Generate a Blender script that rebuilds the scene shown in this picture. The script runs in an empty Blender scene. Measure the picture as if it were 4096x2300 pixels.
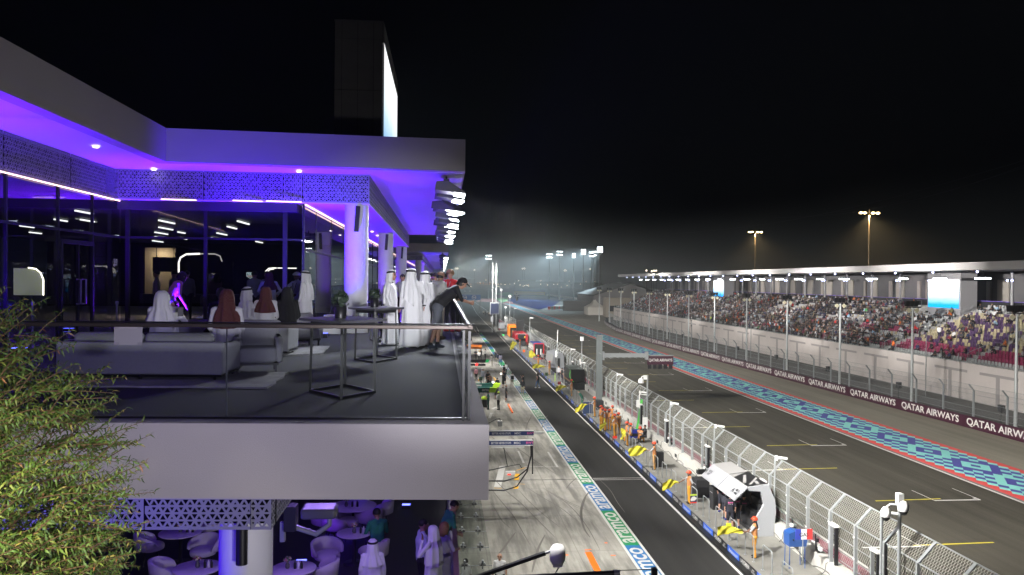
import bpy, bmesh, math, random
import numpy as np
from mathutils import Vector, Matrix
random.seed(7); rng = np.random.default_rng(7)
PI = math.pi
SC = bpy.context.scene; COL = SC.collection
# ------------------------------------------------------------------ camera
H = 12.4
yaw, pitch, roll = 0.08810173686770534, 0.008062686039423844, 0.009
FPX = 3150.0
Fv = Vector((math.sin(yaw)*math.cos(pitch), math.cos(yaw)*math.cos(pitch), -math.sin(pitch)))
R0 = Vector((math.cos(yaw), -math.sin(yaw), 0)); U0 = R0.cross(Fv)
Rv = R0*math.cos(roll)+U0*math.sin(roll); Uv = -R0*math.sin(roll)+U0*math.cos(roll)
cam = bpy.data.cameras.new('camera'); camo = bpy.data.objects.new('camera', cam); COL.objects.link(camo)
camo.matrix_world = Matrix(((Rv.x, Uv.x, -Fv.x, 0), (Rv.y, Uv.y, -Fv.y, 0), (Rv.z, Uv.z, -Fv.z, H), (0, 0, 0, 1)))
cam.sensor_width = 36; cam.lens = FPX/4096*36; cam.clip_start = 0.1; cam.clip_end = 6000
SC.camera = camo
def ray(x, y): return Fv + Rv*((x-2048)/FPX) - Uv*((y-1150)/FPX)
def at(x, y, z):
    r = ray(x, y); t = (z-H)/r.z; return Vector((r.x*t, r.y*t, z))
def aty(x, y, Y):
    r = ray(x, y); t = Y/r.y; return Vector((r.x*t, Y, H+r.z*t))
# ------------------------------------------------------------------ world: night sky
w = bpy.data.worlds.new('World'); SC.world = w; w.use_nodes = True
nt = w.node_tree; bg = nt.nodes['Background']
bg.inputs[0].default_value = (0.25, 0.32, 0.5, 1); bg.inputs[1].default_value = 0.0022
SC.view_settings.view_transform = 'Standard'; SC.view_settings.look = 'None'
SC.view_settings.exposure = 0; SC.view_settings.gamma = 1
SC.cycles.use_denoising = True
SC.cycles.max_bounces = 6; SC.cycles.diffuse_bounces = 3; SC.cycles.glossy_bounces = 3
SC.cycles.transparent_max_bounces = 24; SC.cycles.transmission_bounces = 4; SC.cycles.volume_bounces = 0
SC.cycles.sample_clamp_indirect = 4.0; SC.cycles.caustics_reflective = False; SC.cycles.caustics_refractive = False
# ------------------------------------------------------------------ materials
MATS = {}
def _b(m): return m.node_tree.nodes['Principled BSDF']
def mat(name, col, rough=0.6, metal=0.0, emit=None, es=0.0, spec=None, var=0.0, vs=3.0, bump=0.0, bs=40.0, alpha=None):
    if name in MATS: return MATS[name]
    m = bpy.data.materials.new(name); m.use_nodes = True; t = m.node_tree; b = _b(m)
    c = tuple(col)+(1,)
    b.inputs['Base Color'].default_value = c; b.inputs['Roughness'].default_value = rough; b.inputs['Metallic'].default_value = metal
    if spec is not None: b.inputs['Specular IOR Level'].default_value = spec
    if emit: b.inputs['Emission Color'].default_value = tuple(emit)+(1,); b.inputs['Emission Strength'].default_value = es
    if var or bump:
        tc = t.nodes.new('ShaderNodeTexCoord'); n = t.nodes.new('ShaderNodeTexNoise'); n.inputs['Scale'].default_value = vs; n.inputs['Detail'].default_value = 5
        g = t.nodes.new('ShaderNodeNewGeometry'); t.links.new(g.outputs['Position'], n.inputs['Vector'])
        if var:
            mx = t.nodes.new('ShaderNodeMix'); mx.data_type = 'RGBA'
            mx.inputs[6].default_value = tuple(x*(1-var) for x in col)+(1,); mx.inputs[7].default_value = tuple(min(1, x*(1+var)) for x in col)+(1,)
            t.links.new(n.outputs['Fac'], mx.inputs[0]); t.links.new(mx.outputs[2], b.inputs['Base Color'])
        if bump:
            n2 = t.nodes.new('ShaderNodeTexNoise'); n2.inputs['Scale'].default_value = bs; n2.inputs['Detail'].default_value = 3; t.links.new(g.outputs['Position'], n2.inputs['Vector'])
            bp = t.nodes.new('ShaderNodeBump'); bp.inputs['Strength'].default_value = bump; bp.inputs['Distance'].default_value = 0.02
            t.links.new(n2.outputs['Fac'], bp.inputs['Height']); t.links.new(bp.outputs['Normal'], b.inputs['Normal'])
    MATS[name] = m; return m
def emis(name, col, s):
    return mat(name, (0, 0, 0), 0.6, emit=col, es=s)
def glassmat(name, tint=(1, 1, 1), refl=1.0, ior=1.45, clear=1.0):
    if name in MATS: return MATS[name]
    m = bpy.data.materials.new(name); m.use_nodes = True; t = m.node_tree; t.nodes.clear()
    o = t.nodes.new('ShaderNodeOutputMaterial'); mx = t.nodes.new('ShaderNodeMixShader'); tr = t.nodes.new('ShaderNodeBsdfTransparent'); gl = t.nodes.new('ShaderNodeBsdfGlossy')
    fr = t.nodes.new('ShaderNodeLayerWeight'); fr.inputs['Blend'].default_value = .5; r0 = ((ior-1)/(ior+1))**2
    pw = t.nodes.new('ShaderNodeMath'); pw.operation = 'POWER'; pw.inputs[1].default_value = 5.0; t.links.new(fr.outputs['Facing'], pw.inputs[0])
    mu = t.nodes.new('ShaderNodeMath'); mu.operation = 'MULTIPLY_ADD'; mu.inputs[1].default_value = 1-r0*refl; mu.inputs[2].default_value = r0*refl; t.links.new(pw.outputs[0], mu.inputs[0])
    tr.inputs[0].default_value = tuple(x*clear for x in tint)+(1,); gl.inputs['Roughness'].default_value = 0.0
    t.links.new(mu.outputs[0], mx.inputs[0]); t.links.new(tr.outputs[0], mx.inputs[1]); t.links.new(gl.outputs[0], mx.inputs[2]); t.links.new(mx.outputs[0], o.inputs[0])
    MATS[name] = m; return m
class N:  # tiny node helper
    def __init__(s, m): s.t = m.node_tree; s.m = m
    def n(s, typ, **k):
        nd = s.t.nodes.new(typ)
        for a, b in k.items(): setattr(nd, a, b)
        return nd
    def math(s, op, a, b=None, c=None):
        nd = s.t.nodes.new('ShaderNodeMath'); nd.operation = op
        for i, v in enumerate((a, b, c)):
            if v is None: continue
            if isinstance(v, (int, float)): nd.inputs[i].default_value = v
            else: s.t.links.new(v, nd.inputs[i])
        return nd.outputs[0]
    def mix(s, f, a, b):
        nd = s.t.nodes.new('ShaderNodeMix'); nd.data_type = 'RGBA'
        for i, v in ((0, f), (6, a), (7, b)):
            if isinstance(v, (int, float)): nd.inputs[i].default_value = v
            elif isinstance(v, tuple): nd.inputs[i].default_value = v+(1,) if len(v) == 3 else v
            else: s.t.links.new(v, nd.inputs[i])
        return nd.outputs[2]
    def ramp(s, f, stops):
        nd = s.t.nodes.new('ShaderNodeValToRGB'); e = nd.color_ramp.elements
        while len(e) > 1: e.remove(e[0])
        e[0].position = stops[0][0]; e[0].color = tuple([stops[0][1]]*3)+(1,)
        for p, v in stops[1:]:
            x = e.new(p); x.color = tuple([v]*3)+(1,)
        s.t.links.new(f, nd.inputs[0]); return nd.outputs[0]
    def noise(s, vec, scale, det=4, rough=.55):
        nd = s.t.nodes.new('ShaderNodeTexNoise'); nd.inputs['Scale'].default_value = scale; nd.inputs['Detail'].default_value = det; nd.inputs['Roughness'].default_value = rough
        s.t.links.new(vec, nd.inputs['Vector']); return nd.outputs['Fac']
    def mapp(s, vec, scale, rot=(0, 0, 0)):
        nd = s.t.nodes.new('ShaderNodeMapping'); nd.inputs['Scale'].default_value = scale; nd.inputs['Rotation'].default_value = rot
        s.t.links.new(vec, nd.inputs['Vector']); return nd.outputs[0]
def newmat(name, rough=.7):
    m = bpy.data.materials.new(name); m.use_nodes = True; MATS[name] = m; _b(m).inputs['Roughness'].default_value = rough
    return m, N(m)
# asphalt / concrete
def asphalt(name, a, b, streak=.25, rot=0.0, sp=.3):
    m, n = newmat(name, .8); _b(m).inputs['Specular IOR Level'].default_value = sp*.5
    pos = n.n('ShaderNodeNewGeometry').outputs['Position']
    f1 = n.noise(pos, 9.0, 6); f2 = n.noise(n.mapp(pos, (1.2, .03, 1), (0, 0, rot)), 1.0, 5); f3 = n.noise(pos, .12, 3)
    f4 = n.noise(pos, 70.0, 2)
    f = n.math('ADD', n.math('MULTIPLY', f1, .25), n.math('MULTIPLY', n.ramp(f2, [(.35, 0), (.65, 1)]), streak))
    f = n.math('ADD', f, n.math('MULTIPLY', f3, .35)); f = n.math('ADD', f, n.math('MULTIPLY', n.ramp(f4, [(.3, 0), (.7, 1)]), .25))
    n.t.links.new(n.mix(f, a, b), _b(m).inputs['Base Color'])
    bp = n.n('ShaderNodeBump'); bp.inputs['Strength'].default_value = .35; bp.inputs['Distance'].default_value = .01
    n.t.links.new(f4, bp.inputs['Height']); n.t.links.new(bp.outputs[0], _b(m).inputs['Normal']); return m
M_track = asphalt('track_asphalt', (.026, .024, .019), (.088, .080, .063), .42)
M_pit = asphalt('pit_asphalt', (.018, .018, .018), (.050, .049, .046), .3)
M_run = asphalt('runoff_asphalt', (.17, .155, .12), (.37, .34, .275), .3)
M_desert = asphalt('desert_ground', (.05, .045, .038), (.12, .11, .09), .1)
def apron_mat():
    m, n = newmat('apron_concrete', .75)
    pos = n.n('ShaderNodeNewGeometry').outputs['Position']
    f1 = n.noise(pos, .5, 7, .62); f2 = n.noise(n.mapp(pos, (1.6, .16, 1), (0, 0, .32)), 1.0, 7, .6); f3 = n.noise(n.mapp(pos, (2.6, .22, 1), (0, 0, -.12)), 1.0, 5); f4 = n.noise(pos, 22, 4)
    base = n.mix(n.ramp(f1, [(.3, 0), (.72, 1)]), (.27, .255, .22), (.43, .415, .37))
    base = n.mix(n.math('MULTIPLY', n.ramp(f2, [(.46, 0), (.60, 1)]), .68), base, (.10, .10, .09))
    base = n.mix(n.math('MULTIPLY', n.ramp(f3, [(.54, 0), (.68, 1)]), .45), base, (.13, .125, .11))
    base = n.mix(n.math('MULTIPLY', f4, .25), base, (.24, .23, .2))
    # slab joints every 5.5 m
    sp = n.n('ShaderNodeSeparateXYZ'); n.t.links.new(pos, sp.inputs[0])
    jy = n.math('LESS_THAN', n.math('ABSOLUTE', n.math('SUBTRACT', n.math('FRACT', n.math('DIVIDE', sp.outputs[1], 5.5)), .5)), .004)
    jx = n.math('LESS_THAN', n.math('ABSOLUTE', n.math('SUBTRACT', n.math('FRACT', n.math('DIVIDE', sp.outputs[0], 4.2)), .5)), .004)
    base = n.mix(n.math('MULTIPLY', n.math('MAXIMUM', jx, jy), .5), base, (.12, .11, .1))
    n.t.links.new(base, _b(m).inputs['Base Color']); return m
M_apron = apron_mat()
def concrete(name, col, var=.12, bump=.15):
    return mat(name, col, .8, var=var, vs=1.3, bump=bump, bs=90)
M_render = mat('white_render', (.50, .47, .48), .85, var=.07, vs=1.1, bump=.35, bs=160)
M_soffit = mat('soffit_white', (.78, .78, .80), .6)
M_colm = mat('column_paint', (.78, .78, .80), .5, var=.03)
M_panel = mat('perforated_panel', (.27, .27, .30), .5)
M_dark = mat('dark_void', (.004, .004, .006), .9, spec=.1)
M_black = mat('black_metal', (.012, .012, .014), .4)
M_blackm = mat('black_matte', (.015, .015, .017), .8)
M_steel = mat('galvanised_steel', (.30, .315, .32), .45, .3, var=.12, vs=4)
M_steelb = mat('brushed_steel', (.12, .10, .09), .5, .8)
M_wht = mat('white_paint', (.78, .78, .76), .5, var=.06, vs=6)
M_whtline = mat('white_line_paint', (.60, .59, .56), .7, var=.15, vs=7)
M_yelline = mat('yellow_line_paint', (.55, .47, .03), .7, var=.15, vs=7)
M_conc = mat('pit_wall_concrete', (.40, .39, .36), .85, var=.14, vs=1.4)
M_concd = mat('platform_concrete', (.19, .185, .165), .85, var=.25, vs=1.2)
M_maroon = mat('maroon_paint', (.22, .035, .07), .7, var=.1, vs=3)
M_hoard = mat('hoarding_maroon', (.042, .007, .02), .55)
M_red = mat('red_paint', (.74, .085, .08), .7, var=.1, vs=5)
M_teal = mat('teal_paint', (.26, .68, .61), .7, var=.1, vs=5)
M_indigo = mat('indigo_paint', (.075, .075, .34), .7, var=.12, vs=5)
M_green = mat('green_paint', (.012, .25, .085), .65, var=.08, vs=6)
M_blue = mat('blue_paint', (.02, .15, .38), .65, var=.08, vs=6)
M_sofa = mat('grey_fabric', (.40, .40, .43), .95, var=.1, vs=25, bump=.5, bs=350)
M_carpet = mat('carpet', (.034, .034, .037), .95, var=.35, vs=60)
M_rug = mat('rug_wool', (.42, .41, .42), .95, var=.5, vs=5, bump=.8, bs=30)
M_skin = mat('skin', (.48, .27, .19), .55); M_skin2 = mat('skin_dark', (.16, .085, .055), .55); M_skin3 = mat('skin_tan', (.33, .18, .12), .55)
M_hair = mat('hair_black', (.012, .010, .009), .6); M_hairb = mat('hair_blond', (.25, .13, .06), .6); M_hairg = mat('hair_grey', (.2, .19, .18), .6)
M_thobe = mat('thobe_white', (.80, .80, .82), .8); M_lamp = emis('lamp_lens', (.93, .97, 1), 18)
# ------------------------------------------------------------------ mesh builder
TXT = {}
def text2d(s):
    if s in TXT: return TXT[s]
    c = bpy.data.curves.new('t', 'FONT'); c.body = s; c.size = 1.0; c.resolution_u = 3; c.offset = .018; c.fill_mode = 'FRONT'
    o = bpy.data.objects.new('t', c); COL.objects.link(o); bpy.context.view_layer.update()
    me = bpy.data.meshes.new_from_object(o.evaluated_get(bpy.context.evaluated_depsgraph_get()))
    v = np.array([tuple(q.co)[:2] for q in me.vertices]); f = [tuple(p.vertices) for p in me.polygons]
    bpy.data.objects.remove(o); bpy.data.curves.remove(c); bpy.data.meshes.remove(me)
    v -= v.min(0); TXT[s] = (v, f); return TXT[s]
class MB:
    def __init__(s): s.v = []; s.f = []; s.m = []; s.mats = []; s.sm = []
    def mi(s, m):
        if m not in s.mats: s.mats.append(m)
        return s.mats.index(m)
    def add(s, vs, fs, m, smooth=False):
        b = len(s.v); s.v += [tuple(q) for q in vs]; k = s.mi(m)
        for f in fs: s.f.append(tuple(b+i for i in f)); s.m.append(k); s.sm.append(smooth)
        return s
    def box(s, a, b, m, mtx=None):
        x0, y0, z0 = a; x1, y1, z1 = b
        v = [(x0, y0, z0), (x1, y0, z0), (x1, y1, z0), (x0, y1, z0), (x0, y0, z1), (x1, y0, z1), (x1, y1, z1), (x0, y1, z1)]
        if mtx is not None: v = [tuple(mtx @ Vector(q)) for q in v]
        return s.add(v, [(0, 3, 2, 1), (4, 5, 6, 7), (0, 1, 5, 4), (1, 2, 6, 5), (2, 3, 7, 6), (3, 0, 4, 7)], m)
    def quad(s, a, b, c, d, m): return s.add([a, b, c, d], [(0, 1, 2, 3)], m)
    def tube(s, pts, r, m, n=8, cap=True, smooth=True):
        pts = [Vector(p) for p in pts]; rs = r if isinstance(r, (list, tuple)) else [r]*len(pts)
        vs = []; prev = None
        for i, p in enumerate(pts):
            d = (pts[min(i+1, len(pts)-1)]-pts[max(i-1, 0)]); d = d.normalized() if d.length > 1e-9 else Vector((0, 0, 1))
            if prev is None: a = d.orthogonal().normalized()
            else:
                a = prev-d*prev.dot(d); a = a.normalized() if a.length > 1e-6 else d.orthogonal().normalized()
            prev = a; b = d.cross(a)
            for k in range(n):
                t = 2*PI*k/n; vs.append(p+(a*math.cos(t)+b*math.sin(t))*rs[i])
        fs = [(i*n+k, i*n+(k+1) % n, (i+1)*n+(k+1) % n, (i+1)*n+k) for i in range(len(pts)-1) for k in range(n)]
        s.add(vs, fs, m, smooth)
        if cap: s.add(vs[:n], [tuple(range(n))[::-1]], m); s.add(vs[-n:], [tuple(range(n))], m)
        return s
    def bar(s, p, q, wx, wz, m, up=(0, 0, 1)):
        p, q = Vector(p), Vector(q); d = (q-p); L = d.length; d.normalize(); up = Vector(up)
        if abs(d.dot(up)) > .99: up = Vector((1, 0, 0))
        a = d.cross(up).normalized(); b = a.cross(d)
        M = Matrix(((a.x, d.x, b.x, p.x), (a.y, d.y, b.y, p.y), (a.z, d.z, b.z, p.z), (0, 0, 0, 1)))
        return s.box((-wx/2, 0, -wz/2), (wx/2, L, wz/2), m, M)
    def loft(s, rings, m, cap=True, smooth=True):
        n = len(rings[0]); vs = [q for r in rings for q in r]
        fs = [(i*n+k, i*n+(k+1) % n, (i+1)*n+(k+1) % n, (i+1)*n+k) for i in range(len(rings)-1) for k in range(n)]
        s.add(vs, fs, m, smooth)
        if cap: s.add(rings[0], [tuple(range(n))[::-1]], m); s.add(rings[-1], [tuple(range(n))], m)
        return s
    def lathe(s, c, prof, m, n=20, sx=1, sy=1, smooth=True):
        rings = [[(c[0]+r*sx*math.cos(2*PI*k/n), c[1]+r*sy*math.sin(2*PI*k/n), c[2]+z) for k in range(n)] for r, z in prof]
        return s.loft(rings, m, True, smooth)
    def ball(s, c, r, m, n=12, k=7, sc=(1, 1, 1)):
        pr = [(max(1e-3, r*math.sin(PI*i/k)), -r*math.cos(PI*i/k)*sc[2]) for i in range(k+1)]
        return s.lathe(c, pr, m, n, sc[0], sc[1])
    def prism(s, poly, ax, a0, a1, m):   # poly of 2D points extruded along axis ax
        def P(u, v, t): return {'x': (t, u, v), 'y': (u, t, v), 'z': (u, v, t)}[ax]
        n = len(poly); vs = [P(u, v, a0) for u, v in poly]+[P(u, v, a1) for u, v in poly]
        fs = [tuple(range(n)), tuple(range(2*n-1, n-1, -1))]+[(i, i+n, (i+1) % n+n, (i+1) % n) for i in range(n)]
        return s.add(vs, fs, m)
    def text(s, t, o, ux, uy, h, m, w=None, center=True, slant=0.0):
        v, f = text2d(t); hh = v[:, 1].max(); ww = v[:, 0].max()
        sy = h/hh; sx = (w/ww) if w else sy
        ux = Vector(ux).normalized(); uy = Vector(uy).normalized(); o = Vector(o)
        ox, oy = (ww*sx/2, h/2) if center else (0, 0)
        vs = [o+ux*(x*sx-ox+y*sy*slant)+uy*(y*sy-oy) for x, y in v]
        return s.add(vs, f, m)
    def build(s, name, parent=None, loc=None, rz=0.0, nofix=False):
        me = bpy.data.meshes.new(name); me.from_pydata([tuple(q) for q in s.v], [], s.f)
        for m in s.mats: me.materials.append(m)
        me.polygons.foreach_set('material_index', s.m); me.polygons.foreach_set('use_smooth', s.sm)
        me.update()
        o = bpy.data.objects.new(name, me); COL.objects.link(o)
        if parent: o.parent = parent
        if loc is not None: o.location = loc
        if rz: o.rotation_euler = (0, 0, rz)
        return o
def bevel(o, w=.01, seg=2, angle=.6):
    md = o.modifiers.new('b', 'BEVEL'); md.width = w; md.segments = seg; md.limit_method = 'ANGLE'; md.angle_limit = angle
    md2 = o.modifiers.new('w', 'WEIGHTED_NORMAL') if False else None
    return o
def tag(o, label=None, cat=None, group=None, kind=None):
    if label: o['label'] = label
    if cat: o['category'] = cat
    if group: o['group'] = group
    if kind: o['kind'] = kind
    return o
def thing(name, label, cat, loc=(0, 0, 0), rz=0.0, group=None):
    o = bpy.data.objects.new(name, None); COL.objects.link(o); o.location = loc; o.rotation_euler = (0, 0, rz); o.empty_display_size = .2
    return tag(o, label, cat, group)
def dup(o, loc=None, rz=None, label=None, group=None, parent=None):
    c = o.copy(); COL.objects.link(c)
    if parent: c.parent = parent
    if loc is not None: c.location = loc
    if rz is not None: c.rotation_euler = (0, 0, rz)
    if label: c['label'] = label
    if group: c['group'] = group
    for ch in list(o.children): dup(ch, parent=c)
    return c
def light(name, typ, loc, power, color=(1, 1, 1), target=None, size=.5, sy=None, spot=None, parent=None, blend=.5, spread=None):
    l = bpy.data.lights.new(name, typ); l.energy = power; l.color = color
    if typ == 'AREA':
        l.size = size
        if sy: l.shape = 'RECTANGLE'; l.size_y = sy
        if spread: l.spread = spread
    elif typ == 'SPOT': l.spot_size = spot or 1.5; l.spot_blend = blend; l.shadow_soft_size = size
    else: l.shadow_soft_size = size
    o = bpy.data.objects.new(name, l); COL.objects.link(o); o.location = loc
    if target is not None:
        d = Vector(target)-Vector(loc); o.rotation_euler = d.to_track_quat('-Z', 'Y').to_euler()
    if parent: o.parent = parent; o.matrix_parent_inverse = parent.matrix_world.inverted()
    o['kind'] = 'helper' if False else 'thing'
    del o['kind']
    return o
# ================================================================== SETTING: ground, roads, markings
def sheet(name, x0, x1, y0, y1, z, m, kind='structure'):
    o = MB().quad((x0, y0, z), (x1, y0, z), (x1, y1, z), (x0, y1, z), m).build(name); return tag(o, kind=kind)
sheet('ground', -1500, 2500, -200, 4000, -.06, M_desert)
YF = 470
def polysheet(name, left, right, z, m):   # left/right polylines [(x,y)] of equal length
    b = MB()
    for i in range(len(left)-1):
        b.quad((left[i][0], left[i][1], z), (right[i][0], right[i][1], z), (right[i+1][0], right[i+1][1], z), (left[i+1][0], left[i+1][1], z), m)
    return tag(b.build(name), kind='structure')
ap = MB(); ap.quad((-14, 6, 0), (8.5, 6, 0), (8.5, 188, 0), (-14, 188, 0), M_apron); tag(ap.build('apron'), kind='structure')
# pit lane: far part bends a little to the left/right as it leaves
pl = [(9.5, 6), (9.5, 157), (8.2, 189), (8.0, 226), (8.2, 300), (9.5, 410), (11, YF)]
pr = [(12.95, 6), (12.95, 157), (13.2, 189), (12.9, 226), (13.2, 300), (15.4, 410), (17.5, YF)]
polysheet('pit_lane', pl, pr, 0, M_pit)
sheet('track', 16.6, 33.3, 6, YF+200, 0, M_track)
# aramco band: painted panels with white borders
band = MB(); per = 5.62; y = 36.37-per*3; k = 0
while y < 187:
    m = M_green if k % 2 else M_blue
    band.quad((8.64, y, .004), (9.38, y, .004), (9.38, y+per, .004), (8.64, y+per, .004), m)
    if y < 110:
        o = (9.01, y+per/2, .008)
        for dx, mm, gx in ((0, M_whtline, 0),):
            band.text('aramco', o, (0, 1, 0), (-1, 0, 0), .62, mm, w=4.9)
    y += per; k += 1
for x0, x1 in ((8.5, 8.64), (9.38, 9.5)):
    band.quad((x0, 6, .004), (x1, 6, .004), (x1, 160 if x0 > 9 else 188, .004), (x0, 160 if x0 > 9 else 188, .004), M_whtline)
tag(band.build('painted_band'), kind='structure')
mk = MB()
def line(x0, y0, x1, y1, w, m=M_whtline, z=.005):
    d = Vector((x1-x0, y1-y0)).normalized(); n = Vector((-d.y, d.x))*w/2
    mk.quad((x0+n.x, y0+n.y, z), (x0-n.x, y0-n.y, z), (x1-n.x, y1-n.y, z), (x1+n.x, y1+n.y, z), m)
for i in range(len(pr)-1): line(pr[i][0]-.17, pr[i][1], pr[i+1][0]-.17, pr[i+1][1], .13)
line(9.45, 160, 8.2, 189, .14); line(8.2, 189, 8.1, 226, .13); line(8.1, 226, 8.3, 300, .13); line(8.3, 300, 9.6, 410, .15)
line(8.0, 212.5, 9.2, 212.6, .2); line(9.2, 212.6, 8.9, 189, .14); line(8.2, 226, 12.8, 226, .25)
line(-1, 48.75, 12.7, 48.75, .10, M_black, .006)
line(9.56, 48.95, 12.75, 48.95, .08); line(9.56, 48.55, 12.75, 48.55, .06)
line(33.15, 6, 33.15, 470, .20); line(18.62, 6, 18.62, YF, .16)
line(19, 238, 33, 238, .5)
mk.quad((16.62, 6, .004), (18.5, 6, .004), (18.5, 260, .004), (16.62, 260, .004), M_maroon)
# grid boxes every 15.14 m on each side
for i in range(11):
    y = 42.8+15.14*i-15.14
    mk.quad((28.28, y, .005), (31.1, y, .005), (31.1, y+.16, .005), (28.28, y+.16, .005), M_whtline)
    line(28.3, y+.12, 28.3, y+2.3, .05); line(31.08, y+.12, 31.08, y+2.6, .05); line(31.0, y+.3, 31.0, y+.5, .25)
    line(24.8, y+.18, 28.9, y+.42, .13, M_yelline)
    y2 = y-7.5
    mk.quad((19.8, y2, .005), (22.7, y2, .005), (22.7, y2+.16, .005), (19.8, y2+.16, .005), M_whtline)
    line(22.68, y2+.12, 22.68, y2+2.6, .05); line(22.4, y2+.22, 26.6, y2+.40, .13, M_yelline)
    line(22.68, y2+.3, 22.9, y2+.12, .1)
tag(mk.build('road_markings'), kind='structure')
# apron markings
am = MB()
def apl(pts, w, m, z=.006):
    for (a, b) in zip(pts[:-1], pts[1:]):
        a = Vector(a); b = Vector(b); d = (b-a).normalized(); n = Vector((-d.y, d.x, 0))*w/2
        am.quad((a.x+n.x, a.y+n.y, z), (a.x-n.x, a.y-n.y, z), (b.x-n.x, b.y-n.y, z), (b.x+n.x, b.y+n.y, z), m)
g = lambda x, y: at(x, y, 0)
M_or = mat('orange_tape', (.95, .16, .01), .6); M_yt = mat('yellow_tape', (.8, .42, .02), .6)
apl([g(2352, 2208), g(2395, 2292)], .30, M_or); apl([g(2340, 2200), g(2364, 2198)], .10, M_or)
for a, b in (((2260, 2221), (2274, 2220)), ((2443, 2222), (2462, 2222)), ((2418, 2172), (2429, 2172))): apl([g(*a), g(*b)], .12, M_or)
apl([g(2010, 1864), g(1990, 1948)], .42, M_whtline); apl([g(2073, 1804), g(2095, 1852)], .14, M_whtline); apl([g(2192, 1808), g(2230, 1868)], .14, M_whtline)
apl([g(2096, 1866), g(2236, 1868)], .08, M_whtline)
for a, b, ww in (((2069, 1895), (2066, 1920), .3), ((2065, 1945), (2063, 1955), .3), ((1976, 1952), (2006, 1954), .1), ((2066, 1882), (2102, 1870), .1), ((2062, 1936), (2100, 1937), .06)): apl([g(*a), g(*b)], ww, M_yt)
apl([g(1958, 1673), g(1966, 1651)], .25, M_whtline); apl([g(1962, 1662), g(1976, 1664)], .12, M_whtline)
apl([g(1968, 1637), g(1985, 1628)], .3, M_whtline)
tag(am.build('apron_markings'), kind='structure')
# curved tyre marks
M_tyre = mat('tyre_rubber_mark', (.15, .14, .125), .8); tm = MB()
def arc(pts, w, z=.0075):
    P = [g(*p) for p in pts]; Q = []
    for i in range(len(P)-1):
        p0 = P[max(i-1, 0)]; p1 = P[i]; p2 = P[i+1]; p3 = P[min(i+2, len(P)-1)]
        for s in range(8):
            t = s/8; Q.append(.5*((2*p1)+(p2-p0)*t+(2*p0-5*p1+4*p2-p3)*t*t+(3*p1-p0-3*p2+p3)*t**3))
    Q.append(P[-1]); n = len(Q); vs = []; fs = []
    for i, q in enumerate(Q):
        d = (Q[min(i+1, n-1)]-Q[max(i-1, 0)]).normalized(); k = math.sin(PI*(i+.4)/n)**.5*w*.36; nn = Vector((-d.y, d.x, 0))*k
        vs += [(q.x+nn.x, q.y+nn.y, z), (q.x-nn.x, q.y-nn.y, z)]
    fs = [(2*i, 2*i+1, 2*i+3, 2*i+2) for i in range(n-1)]; tm.add(vs, fs, M_tyre)
for pts, ww in [([(2380, 1945), (2340, 1990), (2323, 2050), (2335, 2110), (2360, 2150)], .16), ([(2345, 1985), (2328, 2040), (2332, 2090)], .08),
                ([(2062, 2130), (2035, 2165), (2010, 2200), (1995, 2215)], .16), ([(2180, 2140), (2155, 2190), (2140, 2240), (2128, 2290)], .16),
                ([(1962, 2010), (1985, 2045), (2010, 2085), (2045, 2115)], .07), ([(2075, 1960), (2110, 2000), (2170, 2055), (2240, 2110)], .07),
                ([(2170, 1950), (2230, 1985), (2300, 2020), (2370, 2050)], .06), ([(2182, 1960), (2245, 1998), (2320, 2035)], .06),
                ([(2105, 1948), (2170, 1990), (2240, 2030), (2310, 2085)], .07), ([(2125, 1666), (2108, 1700), (2104, 1730), (2112, 1752)], .14),
                ([(2190, 1662), (2172, 1695), (2168, 1715)], .12), ([(2310, 1910), (2285, 1930), (2265, 1955)], .10),
                ([(2400, 1920), (2440, 1960), (2470, 2010), (2500, 2050)], .06), ([(1960, 1950), (2000, 2000), (2050, 2060), (2080, 2110), (2120, 2180)], .09),
                ([(1965, 1905), (2020, 1960), (2080, 2010), (2150, 2080), (2220, 2150)], .10), ([(2020, 1760), (2080, 1800), (2150, 1850), (2230, 1900)], .1),
                ([(2030, 1560), (2060, 1580), (2095, 1600), (2140, 1630)], .12), ([(1960, 1740), (2010, 1790), (2060, 1860)], .12), ([(1960, 1440), (2000, 1465), (2040, 1500), (2080, 1545)], .12),
                ([(2020, 1480), (2050, 1510), (2085, 1560)], .12), ([(1980, 1700), (2040, 1745), (2090, 1780)], .12), ([(2240, 1990), (2300, 2045), (2350, 2110), (2400, 2200)], .07)]: arc(pts, ww)
tag(tm.build('tyre_marks'), kind='structure')
# verge: red base, teal and indigo diamonds
sheet('verge_grey_edge', 33.3, 33.5, 6, 440, 0, mat('kerb_grey', (.2, .17, .17), .8))
sheet('painted_verge', 33.5, 38.95, 6, 440, 0, M_red)
hx, hy = .325, .53; vg = MB(); ny = int(430/hy)
cent = [(0, 'A', 0)]
for j in range(0, ny):
    for i in range(13):
        if (i+j) % 2: continue
        cx = 34.28+hx*i; cy = 8+hy*j
        if i in (0, 12) and False: continue
        p = ((i-6)+(j))/2.0
        best = None
        c0 = round((j)/9.0)
        for c in (c0-1, c0, c0+1):
            cj = c*9; ci = 6 if (6+cj) % 2 == 0 else 7
            P = ((i-ci)+(j-cj))/2.0; Q = ((i-ci)-(j-cj))/2.0; d = max(abs(P), abs(Q))
            if best is None or d < best[0]: best = (d, c % 2, P, Q)
        d, typ, P, Q = best; d = int(round(d))
        if i < 2 or i > 10: blue = (i in (1, 11))
        elif d >= 3: blue = (i+0) % 2 == 1
        elif typ == 0: blue = d == 1
        else: blue = d in (0, 2)
        vg.quad((cx-hx, cy, .005), (cx, cy-hy, .005), (cx+hx, cy, .005), (cx, cy+hy, .005), M_indigo if blue else M_teal)
tag(vg.build('verge_pattern'), kind='structure')
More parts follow.
